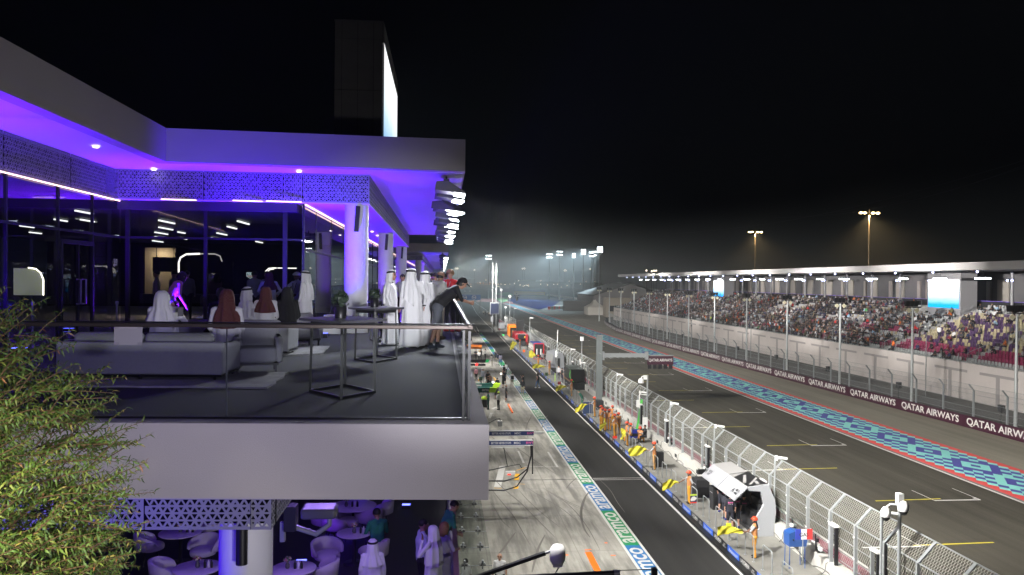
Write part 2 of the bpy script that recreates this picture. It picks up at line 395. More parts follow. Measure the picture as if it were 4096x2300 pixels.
# run-off strip up to the hoarding (which curves away at the far end)
WB = [(46.6, 6), (46.6, 40), (45.9, 58), (44.5, 94), (43.4, 130), (42.4, 158), (43.3, 195), (46.8, 224), (52, 250), (60, 280), (75, 330)]
def wall_x(y):
    for (x0, y0), (x1, y1) in zip(WB[:-1], WB[1:]):
        if y0 <= y <= y1: return x0+(x1-x0)*(y-y0)/(y1-y0)
    return WB[-1][0]
polysheet('run_off', [(38.95, y) for x, y in WB], [(x+.1, y) for x, y in WB], 0, M_run)
polysheet('service_road', [(x+.1, y) for x, y in WB[:8]], [(58, y) for x, y in WB[:8]], -.02, mat('service_road', (.09, .085, .075), .85, var=.3, vs=1))
M_bluer = mat('blue_runoff', (.006, .018, .10), 1.0, spec=0.0, var=.15, vs=.1)
o = MB().add([(42, 342, .004), (56, 395, .004), (90, 581, .004), (89, 689, .004), (67, 730, .004), (40, 483, .004)], [(0, 1, 2, 3, 4, 5)], M_bluer).build('blue_run_off'); tag(o, kind='structure')
o = MB()
for q, c in (([(34, 450), (40, 485), (52, 620), (38, 560)], (.12, .30, .08)), ([(40, 487), (52, 622), (60, 700), (46, 560)], (.45, .33, .02)), ([(34, 445), (39.8, 483), (42, 470), (38, 420)], (.4, .08, .07)), ([(20, 470), (33, 460), (37, 560), (28, 560)], (.3, .1, .09)), ([(50, 622), (66, 732), (75, 900), (52, 800)], (.05, .25, .06))):
    cc = mat('far_paint_%d' % int(c[0]*100+c[1]*10000), c, .8); o.add([(a, b, .009) for a, b in q], [(0, 1, 2, 3)], cc)
tag(o.build('painted_corner'), kind='structure')
# ================================================================== PIT WALL, FENCES, BOARDS
ORD = 'first second third fourth fifth sixth seventh eighth ninth tenth eleventh twelfth thirteenth fourteenth fifteenth sixteenth seventeenth eighteenth nineteenth twentieth'.split()
TENS = {2: 'twenty', 3: 'thirty', 4: 'forty', 5: 'fifty', 6: 'sixty', 7: 'seventy', 8: 'eighty', 9: 'ninety'}
def ordn(n):
    if n <= 20: return ORD[n-1]
    t, u = divmod(n, 10)
    if n >= 100: return 'hundred and '+ordn(n-100) if n > 100 else 'hundredth'
    return (TENS[t]+'-'+ORD[u-1]) if u else {20: 'twentieth'}.get(n, TENS[t][:-1]+'ieth')
YW0, YW1 = 18, 205
# platform + inner wall = one low concrete structure
pw = thing('pit_wall', 'pale concrete pit wall and platform between pit lane and track', 'wall', (14.5, 60, 0))
def P(mb, name, par):   # build in world coordinates under an empty
    o = mb.build(name); o.parent = par; o.location = -Vector(par.location); return o
b = MB().box((13.27, YW0, -.04), (15.95, YW1, .30), M_concd); P(b, 'platform', pw)
b = MB().box((15.95, YW0, -.04), (16.42, YW1, .92), M_conc)
for y in np.arange(20, 200, 4.6): b.box((15.925, y, .5), (15.949, y+.42, .72), M_blackm)
P(b, 'barrier', pw)
b = MB().box((12.96, YW0, -.04), (13.24, YW1, .035), mat('gutter_black', (.012, .012, .012), .5)); P(b, 'gutter', pw)
# advertising boards
M_bb = mat('board_blue', (.035, .13, .62), .5); M_bk = mat('board_black', (.012, .012, .013), .5)
def board(y0, L, kind):
    b = MB(); m = M_bb if kind == 'P' else M_bk
    b.box((0, 0, .012), (.028, L, .305), m)
    X = -.003
    if kind == 'P':
        b.text('Paramount+', (X, L/2, .155), (0, -1, 0), (0, 0, 1), .16, M_whtline, w=1.05, slant=.25)
        b.add([(X-.001, L*.86+.12*math.cos(t), .16+.12*math.sin(t)) for t in np.linspace(.3, PI*1.2, 14)]+[(X-.001, L*.86+.108*math.cos(t), .16+.108*math.sin(t)) for t in np.linspace(.3, PI*1.2, 14)], [(i, i+1, i+15, i+14) for i in range(13)], M_whtline)
    else:
        b.text('LANDMAN', (X, L*.66, .18), (0, -1, 0), (0, 0, 1), .17, M_whtline, w=.95)
        b.box((X, L*.50, .055), (.004, L*.82, .07), M_whtline)
        b.text('NEW', (X, L*.19, .20), (0, -1, 0), (0, 0, 1), .085, M_whtline); b.text('SEASON', (X, L*.19, .09), (0, -1, 0), (0, 0, 1), .085, M_whtline)
    return b
pb = board(0, 1.42, 'P').build('advertising_board'); lb = board(0, 1.96, 'L').build('advertising_board')
n = 0; y = 33.9-3.42*4
while y < 150:
    n += 1
    for src, dy, lab in ((pb, 0, 'blue board with white script lettering'), (lb, 1.44, 'black board with white capital lettering')):
        if not (100 < y < 101):
            o = src if n == 1 else dup(src)
            o.location = (13.24, y+dy, 0); tag(o, '%s on pit wall kerb, %s from near end' % (lab, ordn(n)), 'advertising board', 'boards along the pit wall kerb')
    y += 3.42
# hoop railings
def hoop():
    b = MB(); P0 = [(0, 0, .30), (0, 0, 1.28), (0, .03, 1.36), (0, .10, 1.39), (0, .84, 1.39), (0, .91, 1.36), (0, .94, 1.28), (0, .94, .30)]
    b.tube(P0, .024, M_steel, 7); b.box((-.06, -.06, .30), (.06, .06, .315), M_steel); b.box((-.06, .88, .30), (.06, 1.0, .315), M_steel); return b
hp = hoop().build('hoop_rail'); n = 0; y = 33.04-1.91*6
while y < 150:
    n += 1; o = hp if n == 1 else dup(hp)
    o.location = (13.56, y, 0); tag(o, 'grey steel hoop railing on platform edge, %s from the near end' % ordn(n), 'railing', 'hoop railings along the pit wall platform'); y += 1.91
# catch fence with chain-link
def linkmat(name, s, wd, col):
    m, n_ = newmat(name, .5); t = n_.t; t.nodes.clear()
    pos = n_.n('ShaderNodeNewGeometry').outputs['Position']; sp = n_.n('ShaderNodeSeparateXYZ'); t.links.new(pos, sp.inputs[0])
    h = n_.math('MULTIPLY', sp.outputs[2], .62)
    def band(op):
        a = n_.math('MULTIPLY', n_.math(op, sp.outputs[1], h), 1/s)
        return n_.math('LESS_THAN', n_.math('ABSOLUTE', n_.math('SUBTRACT', n_.math('FRACT', a), .5)), wd)
    f = n_.math('MAXIMUM', band('ADD'), band('SUBTRACT'))
    mx = n_.n('ShaderNodeMixShader'); tr = n_.n('ShaderNodeBsdfTransparent'); d = n_.n('ShaderNodeBsdfPrincipled'); o = n_.n('ShaderNodeOutputMaterial')
    d.inputs['Base Color'].default_value = col+(1,); d.inputs['Roughness'].default_value = .5; d.inputs['Metallic'].default_value = .2
    t.links.new(f, mx.inputs[0]); t.links.new(tr.outputs[0], mx.inputs[1]); t.links.new(d.outputs[0], mx.inputs[2]); t.links.new(mx.outputs[0], o.inputs[0]); return m
M_link = linkmat('chain_link', .13, .055, (.42, .42, .37)); M_link2 = linkmat('chain_link_far', .16, .04, (.26, .27, .27))
FX = 16.23
cf = thing('catch_fence', 'tall steel catch fence with bent top and wire mesh on pit wall', 'fence', (FX, 60, .92))
def fpost(y, dbl=True):
    b = MB(); b.box((FX-.11, y-.08, .925), (FX+.11, y+.08, .95), M_steel)
    b.box((FX-.07, y-.05, .95), (FX+.07, y+.05, 2.95), M_steel)
    b.bar((FX-.02, y-.03, 2.93), (FX+.62, y-.03, 3.62), .05, .09, M_steel, (0, 1, 0)); b.bar((FX-.02, y+.04, 2.93), (FX+.62, y+.04, 3.62), .04, .06, M_steel, (0, 1, 0))
    b.box((FX-.10, y-.035, 1.6), (FX-.075, y+.035, 1.66), M_wht); b.box((FX-.10, y-.035, 2.45), (FX-.075, y+.035, 2.51), M_wht)
    P(b, 'post', cf)
ys = list(np.arange(23.4, 66.5, 2.03))+list(np.arange(68.6, YW1, 2.03)); GAP = None
for y in ys: fpost(y)
b = MB(); b2 = MB()
for (a, c) in ((22, 65.9), (66.6, YW1)):
    b.quad((FX+.03, a, .95), (FX+.03, c, .95), (FX+.03, c, 2.95), (FX+.03, a, 2.95), M_link)
    b.quad((FX+.03, a, 2.95), (FX+.03, c, 2.95), (FX+.62, c, 3.60), (FX+.62, a, 3.60), M_link)
    for z in (1.15, 1.5, 2.05, 2.5): b2.tube([(FX-.0, a, z), (FX-.0, c, z)], .014, M_steel, 5)
    b2.tube([(FX, a, 2.93), (FX, c, 2.93)], .028, M_steel, 6); b2.tube([(FX+.62, a, 3.63), (FX+.62, c, 3.63)], .028, M_steel, 6)
P(b, 'wire_mesh', cf); P(b2, 'rail', cf)
# narrow gate frames in the fence
n = 0
for yy in (27.6, 30.7, 37.9, 46.2, 55.0, 62.3, 79, 96, 118):
    n += 1; b = MB(); b.box((-.07, 0, 0), (.07, .07, 1.55), M_black); b.box((-.07, .42, 0), (.07, .49, 1.55), M_steel); b.box((-.09, -.02, 1.55), (.09, .51, 1.63), M_wht)
    o = b.build('fence_opening', loc=(FX-.14, yy, .925)); tag(o, 'narrow framed opening in the catch fence, %s from the near end' % ordn(n), 'gate frame', 'framed openings along the catch fence')
# ---------------- camera poles
def cctv(b, p, d=1, s=1.0):  # bullet camera
    x, y, z = p; b.tube([(x, y, z), (x+.16*d, y, z+.02)], .03*s, M_wht, 6); b.tube([(x+.12*d, y, z+.03), (x+.52*d, y-.05, z-.02)], .065*s, M_wht, 8); b.box((x-.05, y-.06, z-.1), (x+.06, y+.06, z+.12), M_wht)
def dome(b, p, s=1.0):
    x, y, z = p; b.lathe((x, y, z), [(.04*s, .22*s), (.09*s, .2*s), (.15*s, .1*s), (.17*s, 0), (.16*s, -.08*s), (.15*s, -.1*s)], M_wht, 14); b.lathe((x, y, z-.1*s), [(.14*s, 0), (.13*s, -.06*s), (.08*s, -.13*s), (.02*s, -.15*s)], M_black, 12)
def pole(px, ytop, label, X=16.0, zb=.92, r=.045, kit='b'):
    Y = X*FPX/(px-1770)*1.0
    q = at(px, 1500, 5)
    for _ in range(6):
        r_ = aty(px, ytop, Y); Y += (X-r_.x)*Y/max(r_.x, 1)
    zt = aty(px, ytop, Y).z
    t = thing('camera_pole', label, 'camera pole', (X, Y, zb), group='camera poles along the pit wall'); h = zt-zb
    b = MB(); b.tube([(0, 0, 0), (0, 0, h)], r, M_steel, 8); b.box((-.1, -.1, 0), (.1, .1, .02), M_steel); b.build('pole', t)
    b = MB()
    if kit == 'b': cctv(b, (.06, 0, h-.08)); b.build('camera', t)
    if kit == 'dome2':
        b.tube([(0, 0, h), (-.05, 0, h+.1), (-.35, 0, h+.12), (-.48, 0, h+.02)], .035, M_wht, 8); dome(b, (-.5, 0, h-.2), 1.05); b.build('camera', t)
        b = MB(); b.box((-.1, -.1, h+.05), (.1, .1, h+.5), M_wht); dome(b, (.08, -.1, h+.02), 1.1); b.build('camera', t)
    if kit == 'big':
        b.tube([(0, 0, h-.1), (-.2, 0, h-.15), (-.42, 0, h-.1), (-.5, 0, h-.3)], .05, M_wht, 8); b.lathe((-.5, 0, h-.62), [(.22, 0), (.24, .1), (.2, .28), (.08, .38), (.02, .4)], M_wht, 14); b.box((-.3, -.12, h-.34), (-.05, .12, h-.02), M_wht); b.build('camera', t)
        b = MB(); b.tube([(-.02, 0, h-1.55), (-.62, 0, h-1.5), (-.62, 0, h-2.6)], .04, M_wht, 6); cctv(b, (-.6, 0, h-1.35)); b.box((-.85, -.1, h-2.5), (-.6, .1, h-1.95), M_wht); b.build('camera', t)
        b = MB(); b.box((-.35, -.2, .1), (.0, .02, .95), M_wht); b.build('cabinet', t)
    if kit == 'box':
        b.box((-.18, -.12, h-.5), (.18, .12, h-.05), M_wht); b.box((-.2, -.14, h-.05), (.2, .14, h), M_steel); b.build('housing', t)
        b = MB(); cctv(b, (.0, 0, h*.42)); b.box((-.25, -.05, h*.38), (-.12, .05, h*.5), M_wht); b.build('camera', t)
    if kit == 'mast':
        for k in range(5): b.ball((-.12+.1*(k % 2), 0, h-1.1-.14*k), .12, M_wht, 8, 5)
        b.build('camera', t); b = MB(); b.tube([(0, 0, h), (.06, 0, h+1.5)], .03, M_wht, 6); b.build('antenna', t)
    return t
pole(3526, 2045, 'thin grey pole at the near end of the catch fence', r=.05, kit='b')
pole(3598, 2030, 'thick steel pole carrying two white dome cameras beside the fence', r=.06, kit='dome2')
pole(3100, 1826, 'thin pole with white bullet camera just past the white shelter', kit='b')
pole(2858, 1700, 'thin pole with white bullet camera behind the flag marshal', kit='b')
pole(2681, 1610, 'thin pole with white bullet camera behind seated crew', kit='b')
pole(2590, 1500, 'tall pole with large hooded white camera and white cabinet', kit='big', r=.07)
pole(2467, 1495, 'thin pole with white bullet camera right of the signal gantry', kit='b')
pole(2283, 1395, 'thin pole with bullet camera beside the grey shelter', kit='b')
pole(2328, 1346, 'tall pole with square white box head and orange base', kit='box', r=.05)
pole(2229, 1370, 'slender lattice pole with cluster of white devices and antenna', X=13.75, zb=.3, kit='mast', r=.05)
pole(2120, 1270, 'thin white camera pole behind the orange shelter', kit='b')
pole(2056, 1233, 'thin far camera pole on the pit wall', kit='b')
pole(2023, 1225, 'thin pole with sign plate at the far pit wall', kit='box')
# ---------------- start signal gantry
q = at(2395, 1612, .3); gy = q.y; gt = thing('signal_gantry', 'grey box-section cantilever post holding the start signal sign', 'gantry', (q.x, gy, .3))
def lz(px, py): r = aty(px, py, gy); return r.x-q.x, r.z-.3
top = lz(2396, 1342)[1]; az = lz(2480, 1420)[1]; ax = lz(2590, 1425)[0]
M_gan = mat('gantry_grey', (.17, .19, .19), .5, .2); b = MB(); b.box((-.27, -.22, 0), (.27, .22, top), M_gan); b.box((-.36, -.26, top), (.45, .26, top+.06), M_steel); b.box((-.4, -.3, 0), (.4, .3, .06), M_steel); b.build('post', gt)
b = MB(); b.box((.32, -.14, az-.22), (ax-.1, .14, az+.18), M_steel); b.bar((-.1, -.2, az+.25), (1.2, -.2, az-.35), .05, .05, M_steel); b.box((.34, -.2, az-.5), (.5, .2, az+.35), M_steel)
for k in range(7): b.bar((.5+k*(ax-.7)/7, -.16, az-.22), (.5+(k+.5)*(ax-.7)/7, -.16, az-.3), .03, .03, M_steel)
b.box((ax-.25, -.2, az-.45), (ax+.05, .2, az+.35), M_steel); b.build('arm', gt)
s0 = lz(2589, 1424); s1 = lz(2693, 1424); sb = lz(2640, 1458)[1]
b = MB(); b.box((s0[0], -.1, sb), (s1[0], .1, s0[1]), M_hoard); b.text('QATAR AIRWAYS', ((s0[0]+s1[0])/2, -.106, (sb+s0[1])/2), (1, 0, 0), (0, 0, 1), .34, M_whtline, w=(s1[0]-s0[0])*.90); b.box((s0[0]-.1, -.04, s0[1]), (s1[0], .04, s0[1]+.12), M_steel); b.build('sign', gt)
for k in range(5):
    xx = s0[0]+(s1[0]-s0[0])*(.015+.205*k); b = MB(); b.box((xx, -.09, sb-.42), (xx+.36, .09, sb-.003), M_black); b.build('signal_light', gt)
# ---------------- right hoarding wall
def hoarding():
    n = 0; Y = 28.6
    while Y < 232:
        x0, x1 = wall_x(Y), wall_x(Y+9.18); a = Vector((x0, Y, 0)); c = Vector((x1, Y+9.18, 0)); d = (c-a).normalized(); nn = Vector((-d.y, d.x, 0))  # toward track (-X)
        b = MB(); mtx = Matrix.Translation(a) @ Matrix(((nn.x, d.x, 0, 0), (nn.y, d.y, 0, 0), (0, 0, 1, 0), (0, 0, 0, 1)))
        b.box((-.12, 0.004, -.03), (0, (c-a).length-.004, 1.05), M_hoard, mtx)
        mid = (a+c)/2+nn*.006+Vector((0, 0, .52)); b.text('QATAR AIRWAYS', mid, -d, (0, 0, 1), .74, M_whtline, w=8.2)
        n += 1; o = b.build('hoarding'); tag(o, 'maroon hoarding section with white airline lettering, %s from the right edge' % ordn(n), 'hoarding', 'maroon hoardings along the far side of the track'); Y += 9.18
hoarding()
# dark barrier behind hoarding + debris fence
b = MB()
for (x0, y0), (x1, y1) in zip(WB[:-3], WB[1:-2]): b.bar((x0+.75, y0, .42), (x1+.75, y1, .42), .6, .85, M_blackm)
o = b.build('tyre_barrier'); tag(o, 'dark tyre barrier strip behind the maroon hoardings', 'barrier')
df = thing('debris_fence', 'open wire debris fence with bent posts behind maroon hoardings', 'fence', (46, 90, 0))
y = 30; mb = MB(); wr = MB(); prev = None
while y < 236:
    x = wall_x(y)+1.5; b = MB(); b.bar((x, y, -.02), (x, y, 3.1), .13, .13, M_steel, (0, 1, 0)); b.bar((x, y, 3.05), (x-.45, y, 3.6), .11, .11, M_steel, (0, 1, 0)); P(b, 'post', df)
    if prev:
        px_, py_ = prev
        mb.quad((px_, py_, .9), (x, y, .9), (x, y, 3.1), (px_, py_, 3.1), M_link2); mb.quad((px_, py_, 3.1), (x, y, 3.1), (x-.45, y, 3.6), (px_-.45, py_, 3.6), M_link2)
        for z in (.95, 1.5, 2.1, 2.7, 3.1): wr.tube([(px_-.02, py_, z), (x-.02, y, z)], .016, M_steel, 4)
        wr.tube([(px_-.45, py_, 3.62), (x-.45, y, 3.62)], .016, M_steel, 4)
    prev = (x, y); y += 4
P(mb, 'wire_mesh', df); P(wr, 'cable', df)
# tall lamp/speaker poles between fence and stand
def tallpole(i):
    t = thing('speaker_pole', 'tall steel pole topped with speakers and lamps before the grandstand, %s from the right edge' % ordn(i+1), 'speaker pole', (49.3, 48.6+15.1*i, -.02), group='speaker poles in front of the grandstand')
    b = MB(); b.tube([(0, 0, 0), (0, 0, 10.0)], [.15, .11], mat('pale_pole', (.50, .52, .52), .4, .2), 10); b.build('pole', t)
    b = MB(); b.box((-.9, -.06, 10.0), (.9, .06, 10.1), M_black); b.box((.5, -.05, 10.75), (1.0, .05, 10.8), M_steel); b.box((.95, -.05, 10.1), (1.0, .05, 10.8), M_steel); b.build('bracket', t)
    for k in (-.65, -.15, .35):
        b = MB(); b.add([(k-.2, -.25, 10.72), (k+.2, -.25, 10.72), (k+.2, .25, 10.72), (k-.2, .25, 10.72), (k-.14, -.15, 10.15), (k+.14, -.15, 10.15), (k+.14, .15, 10.15), (k-.14, .15, 10.15)], [(0, 1, 2, 3), (7, 6, 5, 4), (0, 4, 5, 1), (1, 5, 6, 2), (2, 6, 7, 3), (3, 7, 4, 0)], M_black); b.build('speaker', t)
    for k in (-.45, .45):
        M = Matrix.Translation((k, -.02, 9.72)) @ Matrix.Rotation(.8*(1 if k > 0 else -1), 4, 'Y')
        b = MB(); b.box((-.2, -.07, -.2), (.2, .07, .2), mat('lamp_face_cream', (.75, .7, .5), .5), M); b.build('lamp', t)
    return t
for i in range(14): tallpole(i)
# ================================================================== PEOPLE
V = Vector
def J(**k):
    d = dict(pel=(0, 0, .96), bel=(0, .01, 1.12), che=(0, 0, 1.34), nek=(0, .0, 1.50), hed=(0, .02, 1.65),
             sL=(-.19, 0, 1.44), sR=(.19, 0, 1.44), eL=(-.25, -.03, 1.16), eR=(.25, -.03, 1.16), wL=(-.26, .06, .92), wR=(.26, .06, .92),
             hL=(-.095, 0, .92), hR=(.095, 0, .92), kL=(-.11, .02, .50), kR=(.11, .02, .50), aL=(-.12, -.02, .08), aR=(.12, -.02, .08), fd=(0, 1, 0))
    d.update(k); d = {a: (V(b) if not isinstance(b, float) else b) for a, b in d.items()}
    return d
def lean(d, ang, keep=('hL', 'hR', 'kL', 'kR', 'aL', 'aR', 'fd')):   # bend trunk forward about the hips
    M = Matrix.Rotation(-ang, 3, 'X'); o = V((0, 0, .94))
    for k in d:
        if k not in keep and k not in ('curl', 'hdL', 'hdR'): d[k] = M @ (d[k]-o)+o
    return d
def sitpose(d, h=.45):
    for k in d:
        if k not in ('hL', 'hR', 'kL', 'kR', 'aL', 'aR', 'fd', 'curl', 'hdL', 'hdR'): d[k] = d[k]-V((0, 0, .96-h-.1))
    d['hL'] = V((-.1, 0, h+.08)); d['hR'] = V((.1, 0, h+.08)); d['kL'] = V((-.14, .44, h+.09)); d['kR'] = V((.14, .44, h+.09)); d['aL'] = V((-.13, .46, .08)); d['aR'] = V((.13, .46, .08)); return d
def rcone(mb, p, q, r0, r1, n=12):
    p = V(p); q = V(q); d = q-p; L = d.length
    if L < 1e-4: return mb.ball(p, r0, M_skin, n, 7)
    d.normalize(); pts = []; rs = []
    for t in (-1, -.87, -.5, 0): pts.append(p+d*r0*t); rs.append(max(.002, r0*math.sqrt(max(0, 1-t*t))))
    for t in (0, .5, .87, 1): pts.append(q+d*r1*t); rs.append(max(.002, r1*math.sqrt(max(0, 1-t*t))))
    return mb.tube(pts, rs, M_skin, n)
def bones(d, m, robe=False, shorts=False, fingers=False, grip=(.0, .0), girth=1.0, hd=None, look=0.0, toe=True):
    B = []; g = girth
    def a(p, q, r0, r1, k): B.append((V(p), V(q), r0, r1, m[k] if isinstance(k, str) else k))
    mid = lambda p, q, t=.5: p+(q-p)*t
    a(d['hL'], d['hR'], .115*g, .115*g, 'leg'); a(d['pel'], d['bel'], .125*g, .13*g, 'top'); a(mid(d['pel'], d['bel'])+V((-.05, 0, 0)), mid(d['pel'], d['bel'])+V((.05, 0, 0)), .125*g, .125*g, 'top')
    up = (d['nek']-d['che']).normalized()
    a(d['bel']+V((-.06, 0, 0)), d['che']+V((-.07, 0, -.03)), .115*g, .12*g, 'top'); a(d['bel']+V((.06, 0, 0)), d['che']+V((.07, 0, -.03)), .115*g, .12*g, 'top')
    a(mid(d['sL'], d['nek'], .1), d['che'], .065, .1, 'top'); a(mid(d['sR'], d['nek'], .1), d['che'], .065, .1, 'top'); a(d['sL'], d['sR'], .062, .062, 'top')
    a(mid(d['sL'], d['nek'], .5), d['nek']-up*.03, .055, .06, 'top'); a(mid(d['sR'], d['nek'], .5), d['nek']-up*.03, .055, .06, 'top')
    a(d['nek']-up*.02, d['hed']-V((0, .02, .05)), .054, .052, 'skin')
    f = V((math.sin(look), math.cos(look), 0)) if hd is None else V(hd).normalized()
    hu = V((0, 0, 1)) if hd is None else (V((0, 0, 1))-f*f.z).normalized(); h = d['hed']
    a(h+hu*.025-f*.02, h+hu*.03+f*.01, .098, .094, 'head'); a(h-hu*.03+f*.01, h-hu*.075+f*.035, .078, .05, 'skin'); a(h+hu*.02+f*.02, h-hu*.03+f*.04, .08, .066, 'skin')
    a(h+hu*.01+f*.095, h-hu*.018+f*.118, .010, .016, 'skin')
    sd = f.cross(hu)
    for s in (-1, 1): a(h+sd*.092*s+hu*.02, h+sd*.096*s-hu*.02, .018, .014, 'skin')
    for s in 'LR':
        a(d['s'+s], d['e'+s], .056*g, .045, 'sleeve'); a(mid(d['s'+s], d['e'+s], .5), d['e'+s], .047, .043, m.get('sl2', m['sleeve']))
        a(d['e'+s], d['w'+s], .042, .031, 'fore')
        dr = (d['w'+s]-d['e'+s]).normalized(); w = d['w'+s]; dr = V(d.get('hd'+s, dr)).normalized(); nn = dr.cross(V((0, 0, 1)));
        if nn.length < .3: nn = dr.cross(V((0, 1, 0)))
        nn.normalize(); side = nn.cross(dr).normalized()
        a(w, w+dr*.03, .030, .030, 'skin')
        pl = w+dr*.085
        for q in (-.022, 0, .022): a(w+dr*.03+side*q*.7, pl+side*q, .019, .016, 'skin')
        if fingers:
            cl = d.get('curl', .35)
            for i, (q, L) in enumerate(((-.033, .062), (-.011, .074), (.011, .078), (.033, .07))):
                p0 = pl+side*q; p1 = p0+(dr*math.cos(cl)-nn*math.sin(cl))*L*.5; p2 = p1+(dr*math.cos(cl*2.4)-nn*math.sin(cl*2.4))*L*.5
                a(p0, p1, .0105, .010, 'skin'); a(p1, p2, .010, .009, 'skin')
            t0 = w+dr*.03+side*.03; a(t0, t0+dr*.04+side*.03, .012, .0105, 'skin'); a(t0+dr*.04+side*.03, t0+dr*.068+side*.033-nn*.012, .0105, .0095, 'skin')
        else:
            a(pl, pl+dr*.06-nn*.015, .024, .016, 'skin'); a(w+dr*.03+side*.025, w+dr*.07+side*.05, .013, .010, 'skin')
        k = .105 if shorts else .088
        a(d['h'+s], d['k'+s], .098*g, (.085 if shorts else .062), 'leg')
        if shorts: a(d['k'+s]+V((0, 0, .05)), d['k'+s], .055, .054, 'shin')
        kn = d['k'+s]; an = d['a'+s]; calf = mid(kn, an, .3)+V((0, -.015, 0))
        a(kn, calf, .056, .058, 'shin'); a(calf, an+V((0, 0, .04)), .056, .038, 'shin')
        if m.get('flare'): a(mid(kn, an, .5), an, .06, .065, 'shin')
        t = V(d['fd']).normalized() if s == 'L' or 'fdR' not in d else V(d['fdR']).normalized()
        if m.get('sock'): a(an+V((0, 0, .05)), an, .042, .042, 'sock')
        a(an-t*.03-V((0, 0, .03)), an+t*.13-V((0, 0, .042)), .046, .036, 'shoe'); a(an, an+t*.06-V((0, 0, .02)), .044, .042, 'shoe')
    return B
def robe_rings(top=1.46, bot=.04, x=0, y=0, rx0=.19, ry0=.115, rx1=.27, ry1=.20, n=48, k=22, ph=0., amp=.12):
    R = []
    for i in range(k):
        t = i/(k-1); z = bot+(top-bot)*(t); u = 1-t
        rx = rx0+(rx1-rx0)*u**1.1; ry = ry0+(ry1-ry0)*u**1.0
        if t > .93: s = (1-t)/.07; rx *= .55+.45*s; ry *= .7+.3*s
        R.append([(x+rx*math.cos(a)*(1+amp*u*math.sin(6*a+ph+.6*t)+.4*amp*u*math.sin(11*a+ph*2)), y+ry*math.sin(a)*(1+amp*u*math.sin(6*a+ph+.6*t)), z) for a in [2*PI*j/n for j in range(n)]])
    return R
def remesh(mb, vox, smooth=3):
    o = mb.build('tmp'); md = o.modifiers.new('r', 'REMESH'); md.mode = 'VOXEL'; md.voxel_size = vox
    if smooth: s = o.modifiers.new('s', 'SMOOTH'); s.factor = .5; s.iterations = smooth
    bpy.context.view_layer.update()
    me = bpy.data.meshes.new_from_object(o.evaluated_get(bpy.context.evaluated_depsgraph_get()))
    old = o.data; bpy.data.objects.remove(o); bpy.data.meshes.remove(old); return me
def bodymesh(B, vox, robe=None, robemat=None, face=None, smooth=3, decim=None, robecap=None):
    mb = MB()
    for p, q, r0, r1, m in B: rcone(mb, p, q, r0, r1, 10)
    if robe: mb.loft(robe, M_skin, True)
    me = remesh(mb, vox, smooth)
    nf = len(me.polygons); c = np.empty(nf*3); me.polygons.foreach_get('center', c); c = c.reshape(-1, 3)
    best = np.full(nf, 9.); idx = np.zeros(nf, int); ml = []
    segs = [(p, q, r0, r1, m) for p, q, r0, r1, m in B]
    if robe: segs += robecap or [(V((0, 0, .1)), V((0, 0, 1.40)), .24, .17, robemat), (V((-.1, 0, .3)), V((-.1, 0, 1.3)), .2, .14, robemat), (V((.1, 0, .3)), V((.1, 0, 1.3)), .2, .14, robemat)]
    for p, q, r0, r1, m in segs:
        if m not in ml: ml.append(m)
        a = np.array(p); d = np.array(q)-a; L = max(1e-8, d@d); t = np.clip(((c-a)@d)/L, 0, 1); ds = np.linalg.norm(c-a-t[:, None]*d, axis=1)-(r0+(r1-r0)*t)
        u = ds < best; best[u] = ds[u]; idx[u] = ml.index(m)
    if face:
        h, f, up = face; sd = f.cross(up)
        def spot(pt, r, m):
            if m not in ml: ml.append(m)
            dd = np.linalg.norm(c-np.array(pt), axis=1); idx[dd < r] = ml.index(m)
        for s in (-1, 1): spot(h+f*.093+sd*.032*s+up*.022, .016, M_hair); spot(h+f*.09+sd*.034*s+up*.045, .014, M_hair)
        spot(h+f*.09-up*.052, .016, mat('lips', (.35, .12, .1), .5))
    me.materials.clear()
    for m in ml: me.materials.append(m)
    me.polygons.foreach_set('material_index', idx.astype(np.int32)); me.polygons.foreach_set('use_smooth', np.ones(nf, bool)); me.update(); return me
def hair_cap(h, f, m, long=0.0, r=.104, curly=0.0, front=.35):
    mb = MB(); f = V(f).normalized(); up = (V((0, 0, 1))-f*f.z).normalized(); sd = f.cross(up); n = 20; rings = []
    K = 9
    for i in range(K+1):
        t = i/K; ang = t*PI*.60; R = []
        for j in range(n):
            a = 2*PI*j/n; fr = max(0, math.cos(a)); zl = math.cos(min(ang, PI*.60-fr*(.62 if curly == 0 else .5)))
            rr = math.sin(min(ang, PI*.60-fr*(.62 if curly == 0 else .5))); q = (1+curly*random.uniform(-.08, .16))
            R.append(tuple(h+up*.028-f*.008+(f*math.cos(a)*rr*1.05+sd*math.sin(a)*rr*.95)*r*q+up*zl*r*1.02*q-up*(long*max(0, t-.7)/.3*(1-fr))))
        rings.append(R)
    rings[0] = [tuple(V(rings[0][0])*.0+h+up*.028+up*r*1.03+(V(q)-h)*.02) for q in rings[0]]
    mb.loft(rings, m, True); return mb
